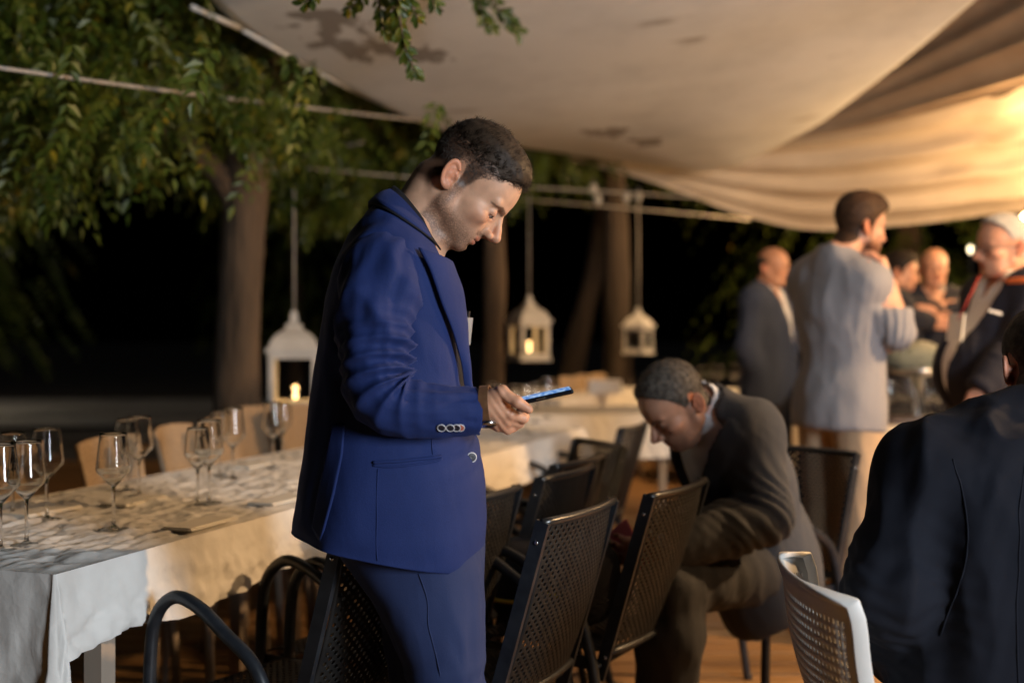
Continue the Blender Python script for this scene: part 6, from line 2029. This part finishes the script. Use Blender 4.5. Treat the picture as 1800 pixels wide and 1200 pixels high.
# hair: scalp shell plus strands
M['hair_dark'] = mat('dark_brown_hair', (0.022, 0.014, 0.009), 0.55, col2=(0.042, 0.027, 0.017), nscale=60, spec=0.15)
def neck1(Q):
    return rc(Q, pos + rot1 @ np.array([-0.022, 0, -0.028]), low, 0.053, 0.066)
HEAD1['hair'] = dict(top=8, side=-3.5, mid=0.5, nape=-3.0, front=7, noise=0.14, nscale=0.06, neck=neck1)
hair_part(J1, HEAD1, rot1, 0.0025, man, M['hair_dark'])
def strands(root, pos, rot, o, n, lenf, m, seed=1, wave=0.25, sc=0.001, keep=None, radius=0.0004, comb=(0.55, 0.0, 0.35), flat=0.22):
    rs_ = np.random.RandomState(seed)
    # sample the scalp by shooting onto the cranium
    dirs = rs_.normal(size=(n * 3, 3)); dirs /= np.linalg.norm(dirs, axis=1, keepdims=True)
    c = np.array([18.0, 0, 30]); t = np.full(len(dirs), 60.0)
    for _ in range(12):
        t = t - cranium(c + dirs * t[:, None], o) * 0.8
    q = c + dirs * t[:, None]
    g = hair_region(q, o) + rs_.normal(0, 2.0, len(q))
    if keep is not None: g = np.where(keep(q), g, 9)
    q, dirs = q[g < 0][:n], dirs[g < 0][:n]
    e = 1.0
    nrm = np.stack([cranium(q + np.array(v) * e, o) - cranium(q - np.array(v) * e, o) for v in ((1, 0, 0), (0, 1, 0), (0, 0, 1))], 1)
    nrm /= np.linalg.norm(nrm, axis=1, keepdims=True)
    L = lenf(q) * rs_.uniform(0.6, 1.25, len(q))
    cb = np.array(comb)
    tang = cb - nrm * (nrm @ cb)[:, None]
    low_ = np.clip((60 - q[:, 2]) / 50, 0, 1)[:, None]
    dn = np.array([-0.25, 0, -1.0]); td = dn - nrm * (nrm @ dn)[:, None]
    tang = tang * (1 - low_) + td * low_ + rs_.normal(0, 0.18, (len(q), 3))
    clump = np.stack([snoise(q, 0.10, 2, 1), snoise(q, 0.10, 2, 2), snoise(q, 0.10, 2, 3)], 1)
    tang = tang + clump * wave * 2.2
    npt = 5
    pts = np.zeros((len(q), npt, 3)); pts[:, 0] = q - nrm * 0.5
    for j in range(1, npt):
        u = j / (npt - 1)
        lift = flat * (1 - 0.75 * u)
        d_ = nrm * lift + tang * (0.35 + 0.9 * u)
        d_ /= np.linalg.norm(d_, axis=1, keepdims=True)
        pts[:, j] = pts[:, j - 1] + d_ * (L / (npt - 1))[:, None]
    W_ = (pts.reshape(-1, 3) * sc * o.get('size', 1.0)) @ rot.T + pos
    hc = bpy.data.hair_curves.new('strands')
    hc.add_curves([npt] * len(q))
    hc.attributes['position'].data.foreach_set('vector', W_.astype(np.float32).ravel())
    ra = hc.attributes.new('radius', 'FLOAT', 'POINT')
    ra.data.foreach_set('value', np.tile(np.linspace(1, 0.35, npt) * radius, len(q)).astype(np.float32))
    hc.materials.append(m)
    ob = bpy.data.objects.new('hair_strands', hc); COL.objects.link(ob); ob.parent = root
    return ob
M['hair_side'] = mat('greying_side_hair', (0.045, 0.037, 0.031), 0.55, col2=(0.10, 0.088, 0.078), nscale=160, spec=0.2)
strands(man, pos, rot1, HEAD1, 15000, lambda q: np.interp(q[:, 2], [40, 60, 85, 110], [4, 7, 12, 15]) + np.clip((q[:, 0] - 60) / 40, 0, 1) * 9, M['hair_dark'], 3, 0.30, radius=0.00036, keep=lambda q: q[:, 2] > 52, flat=0.26)
strands(man, pos, rot1, HEAD1, 12000, lambda q: np.interp(q[:, 2], [-60, 0, 35, 70], [1.5, 2.5, 3.5, 6]), M['hair_side'], 4, 0.05, radius=0.00028, keep=lambda q: q[:, 2] < 66, flat=0.35)
# watch strap, phone, name badge
M['strap'] = mat('brown_leather_strap', (0.12, 0.055, 0.025), 0.45, col2=(0.17, 0.085, 0.04), nscale=50)
M['steel'] = mat('polished_steel', (0.6, 0.6, 0.62), 0.22, 1.0)
wroot = empty('wristwatch', ROOT1 + Vector(L1(855, 712, 2.083))); tag(wroot, 'brown leather wristwatch strap with steel case on the man\'s wrist', 'watch')
ax = (hp(875, 712, 2.08) - wr); ax /= np.linalg.norm(ax)
zc = np.array([0, 0, 1.0]) - ax * ax[2]; zc /= np.linalg.norm(zc); yc = np.cross(zc, ax)
for i_, (nm, a0, a1, w_, m_) in enumerate([('strap', 0, TWO, 0.0085, 'strap')]):
    ring = []
    vv, ff = [], []
    n_ = 48
    for j in range(n_):
        t = TWO * j / n_
        for (dx, dr) in ((-w_, 0.0), (w_, 0.0), (w_, 0.0032), (-w_, 0.0032)):
            r_ = 0.0295 + dr
            vv.append(ax * dx + zc * math.cos(t) * (r_ + 0.004) + yc * math.sin(t) * r_)
    for j in range(n_):
        for c_ in range(4):
            ff.append((j * 4 + c_, j * 4 + (c_ + 1) % 4, ((j + 1) % n_) * 4 + (c_ + 1) % 4, ((j + 1) % n_) * 4 + c_))
    MB().add(vv, ff).build(nm, M[m_], wroot)
b = MB().lathe([(0.0005, 0), (0.016, 0), (0.018, 0.002), (0.018, 0.007), (0.015, 0.009), (0.0005, 0.009)], 24)
qm = Vector(-zc * 0.9 + -np.array([0, 1.0, 0]) * 0.25).to_track_quat('Z', 'Y').to_matrix()
cpos = Vector((-zc * 0.9 + np.array([0, -0.25, 0])) * 0.033)
b.v = [tuple(cpos + qm @ Vector(v)) for v in b.v]; b.build('case', M['steel'], wroot)

phc = A3(P(938, 700, 2.107)); 
phone = empty('smartphone', Vector(phc)); tag(phone, 'black smartphone with blue glowing screen in the man\'s right hand', 'phone')
lx = np.array([math.cos(R(12.5)), 0.0, math.sin(R(12.5))]); wy = np.array([-0.03, math.cos(R(1.5)), math.sin(R(1.5))]); wy -= lx * (wy @ lx); wy /= np.linalg.norm(wy); nz_ = np.cross(lx, wy)
PM = Matrix((Vector(lx), Vector(wy), Vector(nz_))).transposed().to_4x4()
def pbox(name, c, s, m, bev):
    o = MB().box(c, s).build(name, m, phone); o.matrix_local = PM
    bv = o.modifiers.new('round', 'BEVEL'); bv.width = bev; bv.segments = 3
    return o
M['phone_body'] = mat('phone_frame', (0.015, 0.017, 0.022), 0.25, 0.6)
k = NT('phone_screen'); k.set(Roughness=0.08)
tc = k.n('ShaderNodeTexCoord'); mp = k.n('ShaderNodeMapping'); mp.inputs['Scale'].default_value = (120, 25, 1); k.l(tc.outputs['Object'], mp.inputs['Vector'])
nz = k.n('ShaderNodeTexNoise', Scale=1.0, Detail=2.0); k.l(mp.outputs[0], nz.inputs['Vector'])
rp = k.n('ShaderNodeValToRGB'); rp.color_ramp.elements[0].position = 0.42; rp.color_ramp.elements[0].color = (0.10, 0.28, 0.75, 1); rp.color_ramp.elements[1].position = 0.6; rp.color_ramp.elements[1].color = (0.45, 0.68, 1.0, 1)
k.l(nz.outputs['Fac'], rp.inputs['Fac']); k.l(rp.outputs[0], k.b.inputs['Emission Color']); k.set(Emission_Strength=0.75); k.b.inputs['Base Color'].default_value = (0.01, 0.01, 0.02, 1)
pbox('case', (0, 0, 0), (0.148, 0.072, 0.0085), M['phone_body'], 0.0035)
pbox('screen', (0, 0, 0.0046), (0.140, 0.066, 0.0010), k.m, 0.0003)
pbox('side_button', (0.012, -0.0362, 0.0), (0.016, 0.0012, 0.0025), M['steel'], 0.0004)
pbox('camera_bump', (0.052, 0.015, -0.0055), (0.03, 0.03, 0.003), M['phone_body'], 0.001)
# clear badge holder at the breast
bp_ = A3(P(816, 582, 2.235))
badge = empty('name_badge', Vector(bp_)); tag(badge, 'clear plastic name badge showing edge-on at the blue lapel', 'badge')
M['badge'] = mat('clear_badge', (0.75, 0.77, 0.8), 0.12, spec=0.7, Transmission_Weight=0.6)
o = MB().box((0, 0.02, 0), (0.003, 0.07, 0.055)).build('holder', M['badge'], badge); o.rotation_euler = (0, R(6), R(-12))
o = MB().box((0.0, 0.02, 0.034), (0.004, 0.014, 0.012)).build('clip', M['steel'], badge); o.rotation_euler = (0, R(6), R(-12))
# ------------------------------------------------------------------ the other people
M['grey_suit'] = cloth_mat('grey_brown_suit', (0.046, 0.048, 0.055), (0.064, 0.067, 0.075), 0.85, 0.3, 900, 0.3, 0.25, 14, 0.012)
M['grey_trouser'] = cloth_mat('grey_brown_trouser', (0.028, 0.029, 0.033), (0.038, 0.039, 0.044), 0.85, 0.2, 900, 0.3, 0.25, 14, 0.012)
M['white_shirt'] = cloth_mat('white_shirt_cloth', (0.76, 0.77, 0.80), (0.82, 0.83, 0.86), 0.8, 0.1, 900, 0.2, 0.2, 16, 0.01)
M['stripe_shirt'] = cloth_mat('pale_striped_shirt', (0.19, 0.188, 0.205), (0.23, 0.228, 0.245), 0.8, 0.1, 900, 0.2, 0.35, 9, 0.02, stripe=((0.27, 0.265, 0.28), 60, 'X'))
M['beige_trouser'] = cloth_mat('beige_chino', (0.38, 0.27, 0.17), (0.46, 0.33, 0.21), 0.85, 0.15, 900, 0.2, 0.25, 9, 0.02)
M['blue_blazer'] = cloth_mat('grey_blue_blazer', (0.030, 0.042, 0.078), (0.042, 0.056, 0.10), 0.85, 0.2, 900, 0.2, 0.2, 10, 0.02)
M['dark_trouser'] = cloth_mat('black_trouser', (0.008, 0.008, 0.011), (0.012, 0.012, 0.016), 0.85, 0.15, 900, 0.2)
M['navy_knit'] = cloth_mat('navy_knit', (0.014, 0.015, 0.022), (0.020, 0.021, 0.030), 0.9, 0.2, 500, 0.3, 0.2, 10, 0.02)
M['navy_jacket'] = cloth_mat('navy_jacket_cloth', (0.012, 0.012, 0.019), (0.018, 0.018, 0.027), 0.8, 0.25, 900, 0.3, 0.3, 10, 0.02)
M['charcoal'] = cloth_mat('dark_charcoal_jacket', (0.008, 0.009, 0.014), (0.012, 0.0135, 0.020), 0.85, 0.05, 700, 0.4, 0.12, 11, 0.02, spec=0.12)
M['orange'] = mat('orange_lining', (0.75, 0.16, 0.03), 0.7)
M['hair_grey'] = mat('grey_brown_hair', (0.040, 0.033, 0.027), 0.65, col2=(0.10, 0.086, 0.072), nscale=70, spec=0.15)
M['hair_black'] = mat('black_hair', (0.012, 0.008, 0.006), 0.6, spec=0.15)
M['hair_brown'] = mat('brown_hair', (0.030, 0.015, 0.008), 0.6, col2=(0.055, 0.028, 0.014), nscale=60, spec=0.15)
M['hair_white'] = mat('white_hair', (0.40, 0.385, 0.36), 0.7, col2=(0.30, 0.29, 0.27), nscale=90, spec=0.15)
BALD = [(-120, -40), (-60, -40), (-30, -30), (-20, -10), (-19, 20), (-10, 34), (3, 36), (8, 30), (30, 60), (140, 140)]

def world_J(root, **kw):
    r_ = A3(root)
    return {k_: (A3(v) - r_) for k_, v in kw.items()}
def face_rot(fwd, roll_left=None):
    f = np.array(fwd, float); f /= np.linalg.norm(f)
    l = np.cross(np.array([0, 0, 1.0]), f); l /= np.linalg.norm(l)
    u = np.cross(f, l)
    return np.stack([f, l, u], 1)

# ---- seated man in the grey suit, bent forward over his hands
root = Vector(((1300 - 900) * 3.4 / FPX, 3.4, 0))
J = world_J(root, pelvis=P(1338, 968, 3.46), waist=P(1322, 892, 3.43), chest=P(1288, 815, 3.36), neck=P(1236, 728, 3.27), head=P(1203, 708, 3.22),
            shL=P(1316, 760, 3.20), elL=P(1346, 908, 3.13), wrL=P(1165, 965, 3.06), shR=P(1272, 760, 3.52), elR=P(1250, 905, 3.52), wrR=P(1140, 955, 3.20),
            hipL=P(1318, 1000, 3.34), hipR=P(1350, 985, 3.54), knL=P(1178, 1030, 3.06), knR=P(1195, 1005, 3.36), anL=P(1172, 1290, 3.10), anR=P(1150, 1240, 3.34), toL=P(1100, 1340, 3.02), toR=P(1085, 1270, 3.28))
for s_ in 'LR':
    J['an' + s_][2] = 0.085; J['to' + s_][2] = 0.03
o2 = dict(stubble=0.45, scalp=(0.5, 0.45, 0.42), wide=1.02, fat=0.3, nose=4, size=1.02, neckw=1.05, hair=dict(top=6, side=1, mid=4, nape=-1, front=2, noise=0.25), fade=18, brow=(0.25, 0.2, 0.17),
          hairline=[(-120, -60), (-60, -56), (-30, -44), (-22, -22), (-19, 20), (-10, 36), (3, 37), (8, 20), (12, 0), (28, 2), (36, 30), (55, 55), (75, 76), (100, 100), (140, 120)])
f2 = np.array([-0.78, -0.22, -0.62]); rot2_ = face_rot(f2)
hl = hand_chains(J['wrL'], np.array([-0.9, 0.15, -0.1]), np.array([0.1, 1.0, 0.1]), 1, 0.55, s=1.0)
hr = hand_chains(J['wrR'], np.array([-0.85, -0.3, -0.05]), np.array([0.0, -1.0, 0.2]), -1, 0.55, s=1.0)
figure('grey-haired man in a grey suit sitting bent forward on a black chair', root, J, rot2_, o2, SK_RUDDY, M['hair_grey'],
       [dict(kind='shirt', mat=M['white_shirt'], off=0.010, soff=0.006, collar=0.065, hem=0.05, skirt=0, cuff=-0.012, amp=0.002, v=(0.46, 0.03)),
        dict(kind='jacket', mat=M['grey_suit'], off=0.030, soff=0.026, hem=0.19, hemslope=0.25, nr=0.085, lapel=0.055, v=(0.04, 0.140), cuff=0.012, amp=0.006, elbow=0.007, fs=8, seed=3, h=0.0085, top=0.016, open=0.9),
        dict(kind='trousers', mat=M['grey_trouser'], off=0.02, amp=0.006, seed=4, h=0.010), dict(kind='shoes', mat=M['shoe'])],
       hands=dict(L=hl, R=hr), h_head=0.0035)
P2ROOT = [c for c in bpy.data.objects if c.name.startswith('person')][-1]
strands(P2ROOT, J['head'], rot2_, o2, 6000, lambda q: np.interp(q[:, 2], [-60, 0, 35, 60, 85, 110], [3, 6, 8, 11, 14, 16]), M['hair_grey'], 5, 0.2, radius=0.0006)
# what he holds
b = MB()
nk = P(1222, 756, 3.13)
ph2 = empty('smartphone', P(1104, 962, 3.10)); tag(ph2, 'pink-cased phone in the hands of the seated man', 'phone')
x_ = MB().box((0, 0, 0), (0.072, 0.009, 0.145)).build('case', mat('pink_case', (0.62, 0.16, 0.20), 0.4), ph2); x_.rotation_euler = (R(-25), R(-40), R(-25))
bv = x_.modifiers.new('round', 'BEVEL'); bv.width = 0.004; bv.segments = 2
x_ = MB().box((0, 0.0055, 0), (0.066, 0.001, 0.138)).build('screen', mat('dim_screen', (0.03, 0.03, 0.04), 0.1), ph2); x_.rotation_euler = (R(-25), R(-40), R(-25))

# ---- man in the pale striped shirt, seen from behind, hand at his chin
root = Vector(((1475 - 900) * 4.5 / FPX, 4.5, 0))
J = stand(30, 1.78)
for k_ in ('shL', 'shR'): J[k_] = J[k_] * np.array([0.86, 0.86, 1.0])
J.update(world_J(root, shR=P(1524, 498, 4.38), elR=P(1576, 585, 4.36), wrR=P(1564, 500, 4.38), elL=P(1432, 600, 4.80), wrL=P(1526, 606, 4.66)))
J['head'] = A3(P(1504, 404, 4.52)) - A3(root)
o3 = dict(stubble=1.0, stubble_col=(0.22, 0.17, 0.14), scalp=(0.3, 0.25, 0.22), wide=0.98, hair=dict(top=20, side=7, mid=13, nape=3, front=12, noise=0.22), nose=3, size=1.03)
f3 = np.array([math.cos(R(22)), math.sin(R(22)), -0.05])
hr = hand_chains(J['wrR'], np.array([-0.30, 0.02, 0.85]), np.array([-0.70, 0.35, -0.2]), 1, 0.55, s=1.1)
hl = hand_chains(J['wrL'], np.array([0.75, -0.35, 0.05]), np.array([-0.2, -0.6, 0.5]), -1, 0.35, s=1.05)
figure('bearded man in an untucked pale striped shirt and beige trousers, hand on chin', root, J, face_rot(f3), o3, SK_RUDDY, M['hair_brown'],
       [dict(kind='shirt', mat=M['stripe_shirt'], off=0.021, soff=0.014, collar=0.035, hem=0.13, skirt=1, cuff=dict(R=0.10, L=0.04), amp=0.008, elbow=0.006, fs=7, seed=5, h=0.010),
        dict(kind='trousers', mat=M['beige_trouser'], off=0.015, amp=0.005, seed=6), dict(kind='shoes', mat=M['shoe'])],
       hands=dict(R=hr, L=hl), h_head=0.004)
# ---- man in the grey-blue blazer, hand in pocket
root = Vector(((1352 - 900) * 7.0 / FPX, 7.0, 0))
J = stand(-38, 1.76)
o4 = dict(wide=1.04, fat=0.5, hairline=BALD, hair=dict(top=4, side=4, mid=3, nape=2, noise=0.2, zmax=62), brow=(0.4, 0.33, 0.3), scalp=(0.8, 0.78, 0.76))
for s_ in 'LR':
    J['el' + s_] = J['el' + s_] + np.array([0, 0, 0.01]); J['wr' + s_] = J['hip' + s_] * 0.75 + J['wr' + s_] * 0.25 + np.array([0, 0, 0.03])
f4 = np.array([math.cos(R(-30)), math.sin(R(-30)), -0.05])
figure('balding man in a grey-blue blazer over a white shirt, hands in pockets', root, J, face_rot(f4), o4, SK_RUDDY, M['hair_grey'],
       [dict(kind='shirt', mat=M['white_shirt'], off=0.010, soff=0.004, collar=0.035, hem=0.05, skirt=0, amp=0.003, v=(0.40, 0.03)),
        dict(kind='jacket', mat=M['blue_blazer'], off=0.030, soff=0.024, hem=0.16, v=(0.06, 0.085), lapel=0.05, amp=0.005, seed=7, cuff=0.0, open=0.8),
        dict(kind='trousers', mat=M['dark_trouser'], off=0.022, seed=8), dict(kind='shoes', mat=M['shoe'])], h_cloth=0.014, h_head=0.005)
# ---- someone hidden behind the striped shirt
root = Vector(((1437 - 900) * 7.6 / FPX, 7.6, 0))
J = stand(10, 1.74)
figure('person almost hidden behind the striped shirt man, only a cheek showing', root, J, face_rot([1, -0.25, -0.05]), dict(wide=1.0, hair=dict(top=10, side=4, mid=8, noise=0.2), scalp=(0.4, 0.35, 0.3)), SK_RUDDY, M['hair_black'],
       [dict(kind='shirt', mat=M['navy_knit'], off=0.015, collar=0.02, hem=0.10), dict(kind='trousers', mat=M['dark_trouser'], off=0.022), dict(kind='shoes', mat=M['shoe'])], h_cloth=0.018, h_head=0.007, eyes=False)
# ---- dark-haired person in profile
root = Vector(((1575 - 900) * 6.85 / FPX, 6.85, 0))
J = stand(-8, 1.72)
J.update(world_J(root, elR=P(1598, 560, 6.67), wrR=P(1640, 566, 6.70)))
hr = hand_chains(J['wrR'], np.array([1, 0, -0.1]), np.array([0, 1, 0.2]), 1, 0.4)
figure('dark-haired person in black facing right behind the striped shirt man', root, J, face_rot([0.98, -0.18, -0.08]), dict(wide=0.98, nose=2, hair=dict(top=16, side=10, mid=13, nape=6, front=6, noise=0.2), scalp=(0.3, 0.25, 0.2)), SK_RUDDY, M['hair_black'],
       [dict(kind='shirt', mat=M['navy_knit'], off=0.016, soff=0.014, collar=0.02, hem=0.12, seed=4), dict(kind='trousers', mat=M['dark_trouser'], off=0.022), dict(kind='shoes', mat=M['shoe'])],
       hands=dict(R=hr), h_cloth=0.014, h_head=0.005)
# ---- bald man in the navy polo, arms folded
root = Vector(((1640 - 900) * 7.1 / FPX, 7.1, 0))
J = stand(-96, 1.76)
J.update(world_J(root, elL=P(1692, 540, 6.98), elR=P(1588, 545, 7.00), wrL=P(1640, 548, 6.86), wrR=P(1650, 540, 6.90)))
hl = hand_chains(J['wrL'], np.array([-1, -0.1, 0.05]), np.array([0, 1, 0.0]), 1, 0.35)
hr = hand_chains(J['wrR'], np.array([1, -0.1, 0.05]), np.array([0, 1, 0.0]), -1, 0.35)
figure('bald man in a navy open-necked top with folded arms facing the camera', root, J, face_rot([-0.12, -0.98, -0.06]), dict(wide=1.03, fat=0.3, hairline=BALD, hair=dict(top=1, side=1.2, mid=1, nape=0.5, noise=0.1, zmax=50), scalp=(0.85, 0.82, 0.8)), SK_RUDDY, M['hair_grey'],
       [dict(kind='shirt', mat=M['navy_knit'], off=0.018, soff=0.016, collar=0.03, hem=0.12, v=(0.40, 0.055), seed=9, cuff=0.02), dict(kind='trousers', mat=M['dark_trouser'], off=0.022), dict(kind='shoes', mat=M['shoe'])],
       hands=dict(L=hl, R=hr), h_cloth=0.014, h_head=0.005)
# small pale emblem on his chest
o = MB().lathe([(0.0005, 0), (0.016, 0), (0.016, 0.002), (0.0005, 0.0025)], 16).build('chest_emblem', mat('pale_emblem', (0.35, 0.34, 0.30), 0.8)); p = P(1657, 507, 6.925); o.location = p; o.rotation_euler = (R(90), 0, 0)
tag(o, 'small pale round emblem on the navy top of the bald man', 'emblem')

# ---- white-haired man with glasses, dark jacket with orange shoulders
root = Vector(((1770 - 900) * 4.65 / FPX, 4.65, 0))
J = stand(192, 1.70)
J['head'] = A3(P(1772, 440, 4.65)) - A3(root)
J.update(world_J(root, elL=P(1790, 610, 4.42), wrL=P(1722, 690, 4.38)))
o7 = dict(wide=1.06, fat=0.9, jaw=1.05, size=1.06, neckw=1.18, belly=0.9, girth=1.12, nose=3, brow=(0.75, 0.72, 0.7), scalp=(0.95, 0.92, 0.9), lid=-5,
          hairline=[(-120, -40), (-60, -40), (-30, -34), (-22, -20), (-19, 20), (-10, 38), (3, 40), (8, 34), (20, 30), (34, 48), (55, 80), (75, 98), (100, 112), (140, 130)],
          hair=dict(top=10, side=2, mid=6, nape=1, front=4, noise=0.25))
f7 = np.array([-0.99, -0.10, -0.02])
hl = hand_chains(J['wrL'], np.array([-0.3, 0.1, -0.9]), np.array([0.2, 1.0, 0.1]), 1, 0.5, s=1.05)
r7 = figure('stout white-haired man with glasses in a dark jacket with orange shoulders', root, J, face_rot(f7), o7, SK_RUDDY, M['hair_white'],
       [dict(kind='shirt', mat=M['white_shirt'], off=0.012, soff=0.004, collar=0.045, hem=0.06, skirt=0, v=(0.42, 0.03), amp=0.003),
        dict(kind='jacket', mat=M['navy_jacket'], off=0.030, soff=0.026, hem=0.17, v=(-0.02, 0.10), amp=0.006, seed=10, h=0.010, cuff=0.0, open=0.5),
        dict(kind='trousers', mat=M['dark_trouser'], off=0.024), dict(kind='shoes', mat=M['shoe'])], hands=dict(L=hl), h_head=0.004)
glasses_part(J, o7, face_rot(f7), r7, M['black_plastic'])
# orange yoke over the near shoulder
def yoke(Q):
    d = np.minimum(rc(Q, J['neck'] + np.array([0.0, 0, 0.0]), J['shL'], 0.092, 0.092), rc(Q, J['neck'], J['shR'], 0.092, 0.092))
    up = neck_axis(J)
    jac = torso_sdf(Q, J, 0.034, o7, skirt=1)
    d = np.maximum(jac, -(Q[:, 2] - (J['shL'][2] + 0.040)))
    return np.maximum(d, (Q - J['neck']) @ up - 0.014)
V, F = surface(yoke, J['neck'] - 0.28, J['neck'] + np.array([0.28, 0.28, 0.1]), 0.010)
keep = ((V - J['chest']) @ face_rot(f7)[:, 0]) < 0.075
fk = F[keep[F].all(1)]
link('orange_yoke', np_mesh('orange_yoke', V, fk), M['orange'], r7)
# lanyard badge and breast lettering
o = MB().box((0, 0, 0), (0.006, 0.085, 0.11)).build('name_badge', mat('paper_badge', (0.7, 0.68, 0.6), 0.6)); o.location = P(1680, 575, 4.52); o.rotation_euler = (0, R(8), R(20))
tag(o, 'pale paper badge hanging on the belly of the white-haired man', 'badge')
pts = spline([P(1722, 485, 4.52), P(1700, 530, 4.46), P(1683, 562, 4.50)], 6)
MB().tube([p - o.location for p in pts], 0.0022, 6).build('lanyard', mat('red_ribbon', (0.45, 0.05, 0.03), 0.7), o)
bpy.context.view_layer.update()
o.children[0].matrix_parent_inverse = o.matrix_world.inverted() @ Matrix.Translation(o.location)
txt = MB()
for i, w in enumerate((0.012, 0.010, 0.013, 0.011)): txt.box((i * 0.0145, 0, 0), (w, 0.002, 0.010))
x_ = txt.build('breast_print', mat('white_print', (0.6, 0.6, 0.6), 0.7), r7); pp = P(1741, 546, 4.36); x_.location = pp - root; x_.rotation_euler = (0, R(14), R(10))

# ---- foreground man from behind, dark jacket, seated
root = Vector(((1800 - 900) * 2.15 / FPX, 2.15, 0))
J = world_J(root, pelvis=P(1790, 1150, 2.18), waist=P(1790, 1050, 2.17), chest=P(1795, 945, 2.20), neck=P(1818, 762, 2.27), head=P(1842, 652, 2.34),
            shL=P(1632, 838, 2.20), elL=P(1570, 1040, 2.12), wrL=P(1590, 1150, 2.36), shR=P(1950, 838, 2.26), elR=P(1975, 1040, 2.30), wrR=P(1930, 1080, 2.52),
            hipL=P(1715, 1180, 2.20), hipR=P(1880, 1180, 2.24), knL=P(1700, 1170, 2.62), knR=P(1880, 1170, 2.66), anL=P(1700, 1400, 2.60), anR=P(1880, 1400, 2.64), toL=P(1700, 1420, 2.75), toR=P(1880, 1420, 2.79))
for s_ in 'LR':
    J['an' + s_][2] = 0.085; J['to' + s_][2] = 0.03; J['kn' + s_][2] = 0.50; J['hip' + s_][2] = 0.52
J['pelvis'][2] = 0.56; J['waist'][2] = 0.72
f8 = np.array([0.22, 0.93, -0.28])
o8 = dict(wide=1.02, girth=1.20, neckw=1.12, size=1.02, scalp=(0.35, 0.32, 0.3), hair=dict(top=8, side=2.0, mid=5, nape=0.8, noise=0.15),
          hairline=[(-120, -52), (-60, -50), (-30, -40), (-22, -22), (-19, 20), (-10, 36), (3, 37), (8, 20), (11, -12), (27, -8), (33, 14), (40, 36), (58, 50), (75, 62), (98, 80), (140, 104)])
r8 = figure('man in a dark jacket seated in the right foreground seen from behind', root, J, face_rot(f8), o8, SK_RUDDY, M['hair_grey'],
       [dict(kind='shirt', mat=M['black_shirt'], off=0.010, soff=0.004, collar=0.04, hem=0.05, skirt=0, amp=0.002),
        dict(kind='jacket', mat=M['charcoal'], off=0.034, soff=0.040, collar=0.022, hem=0.30, amp=0.009, elbow=0.003, fs=7.5, seed=12, h=0.0075, top=0.02, cuff=0.0),
        dict(kind='trousers', mat=M['dark_trouser'], off=0.022, h=0.012), dict(kind='shoes', mat=M['shoe'])],
       hands=dict(L=hand_chains(J['wrL'], np.array([0.3, 0.9, -0.1]), np.array([0, 0, -1.0]), 1, 0.4)), h_head=0.003)
jm = [c for c in r8.children if c.name.startswith('jacket')][0].data
jv = np.empty(len(jm.vertices) * 3, np.float32); jm.vertices.foreach_get('co', jv); jv = jv.reshape(-1, 3)
wv_ = jv + A3(root); jpx = 900 + wv_[:, 0] * FPX / wv_[:, 1]; jpy = HOR - (wv_[:, 2] - CAM_H) * FPX / wv_[:, 1]
def back_line(pts):
    out = []
    for p_ in spline([Vector((x, y, 0)) for x, y in pts], 10):
        m_ = (np.abs(jpx - p_.x) < 9) & (np.abs(jpy - p_.y) < 9)
        if not m_.any(): continue
        i_ = np.nonzero(m_)[0]; out.append(jv[i_[np.argmin(jv[i_, 1])]] + np.array([0, 0.0002, 0]))
    return relax_line(out, 5)
for pts_ in ([(1796, 800), (1790, 900), (1786, 1000), (1784, 1120), (1784, 1196)], [(1668, 800), (1690, 880), (1696, 960), (1676, 1040), (1650, 1110)]):
    q_ = back_line(pts_)
    if len(q_) > 4: MB().tube([Vector(v) for v in q_], 0.0018, 6).build('back_seam', M['charcoal'], r8)
strands(r8, J['head'], face_rot(f8), o8, 5000, lambda q: np.interp(q[:, 2], [-60, 0, 35, 60, 85, 110], [2, 4, 6, 8, 10, 12]), M['hair_grey'], 8, 0.05)
# black bag with a yellow strap on the chair in front of the seated man
bag = empty('black_bag', Vector((ch3.location.x, ch3.location.y, 0.425)), ch3.rotation_euler.z); tag(bag, 'soft black bag with a yellow strap lying on a black chair', 'bag')
b = MB().sphere((0.03, 0, 0.12), (0.17, 0.155, 0.135), 36, 24)
Vn = np.array(b.v); c0 = np.array([0.03, 0, 0.12]); q = (Vn - c0) / np.array([0.17, 0.155, 0.135])
q = np.sign(q) * np.abs(q) ** 0.62; Vn = c0 + q * np.array([0.165, 0.15, 0.115]) * (1 + 0.05 * snoise(Vn, 9, 2, 3))[:, None]; Vn[:, 2] = np.maximum(Vn[:, 2], 0.004)
b.v = [tuple(v) for v in Vn]; b.build('bag_body', M['dark_trouser'], bag)
MB().tube(spline([(-0.10, 0.152, 0.10), (-0.03, 0.160, 0.12), (0.05, 0.162, 0.09), (0.13, 0.155, 0.085)], 8), 0.005, 8).build('strap', mat('yellow_strap', (0.55, 0.40, 0.03), 0.7), bag)
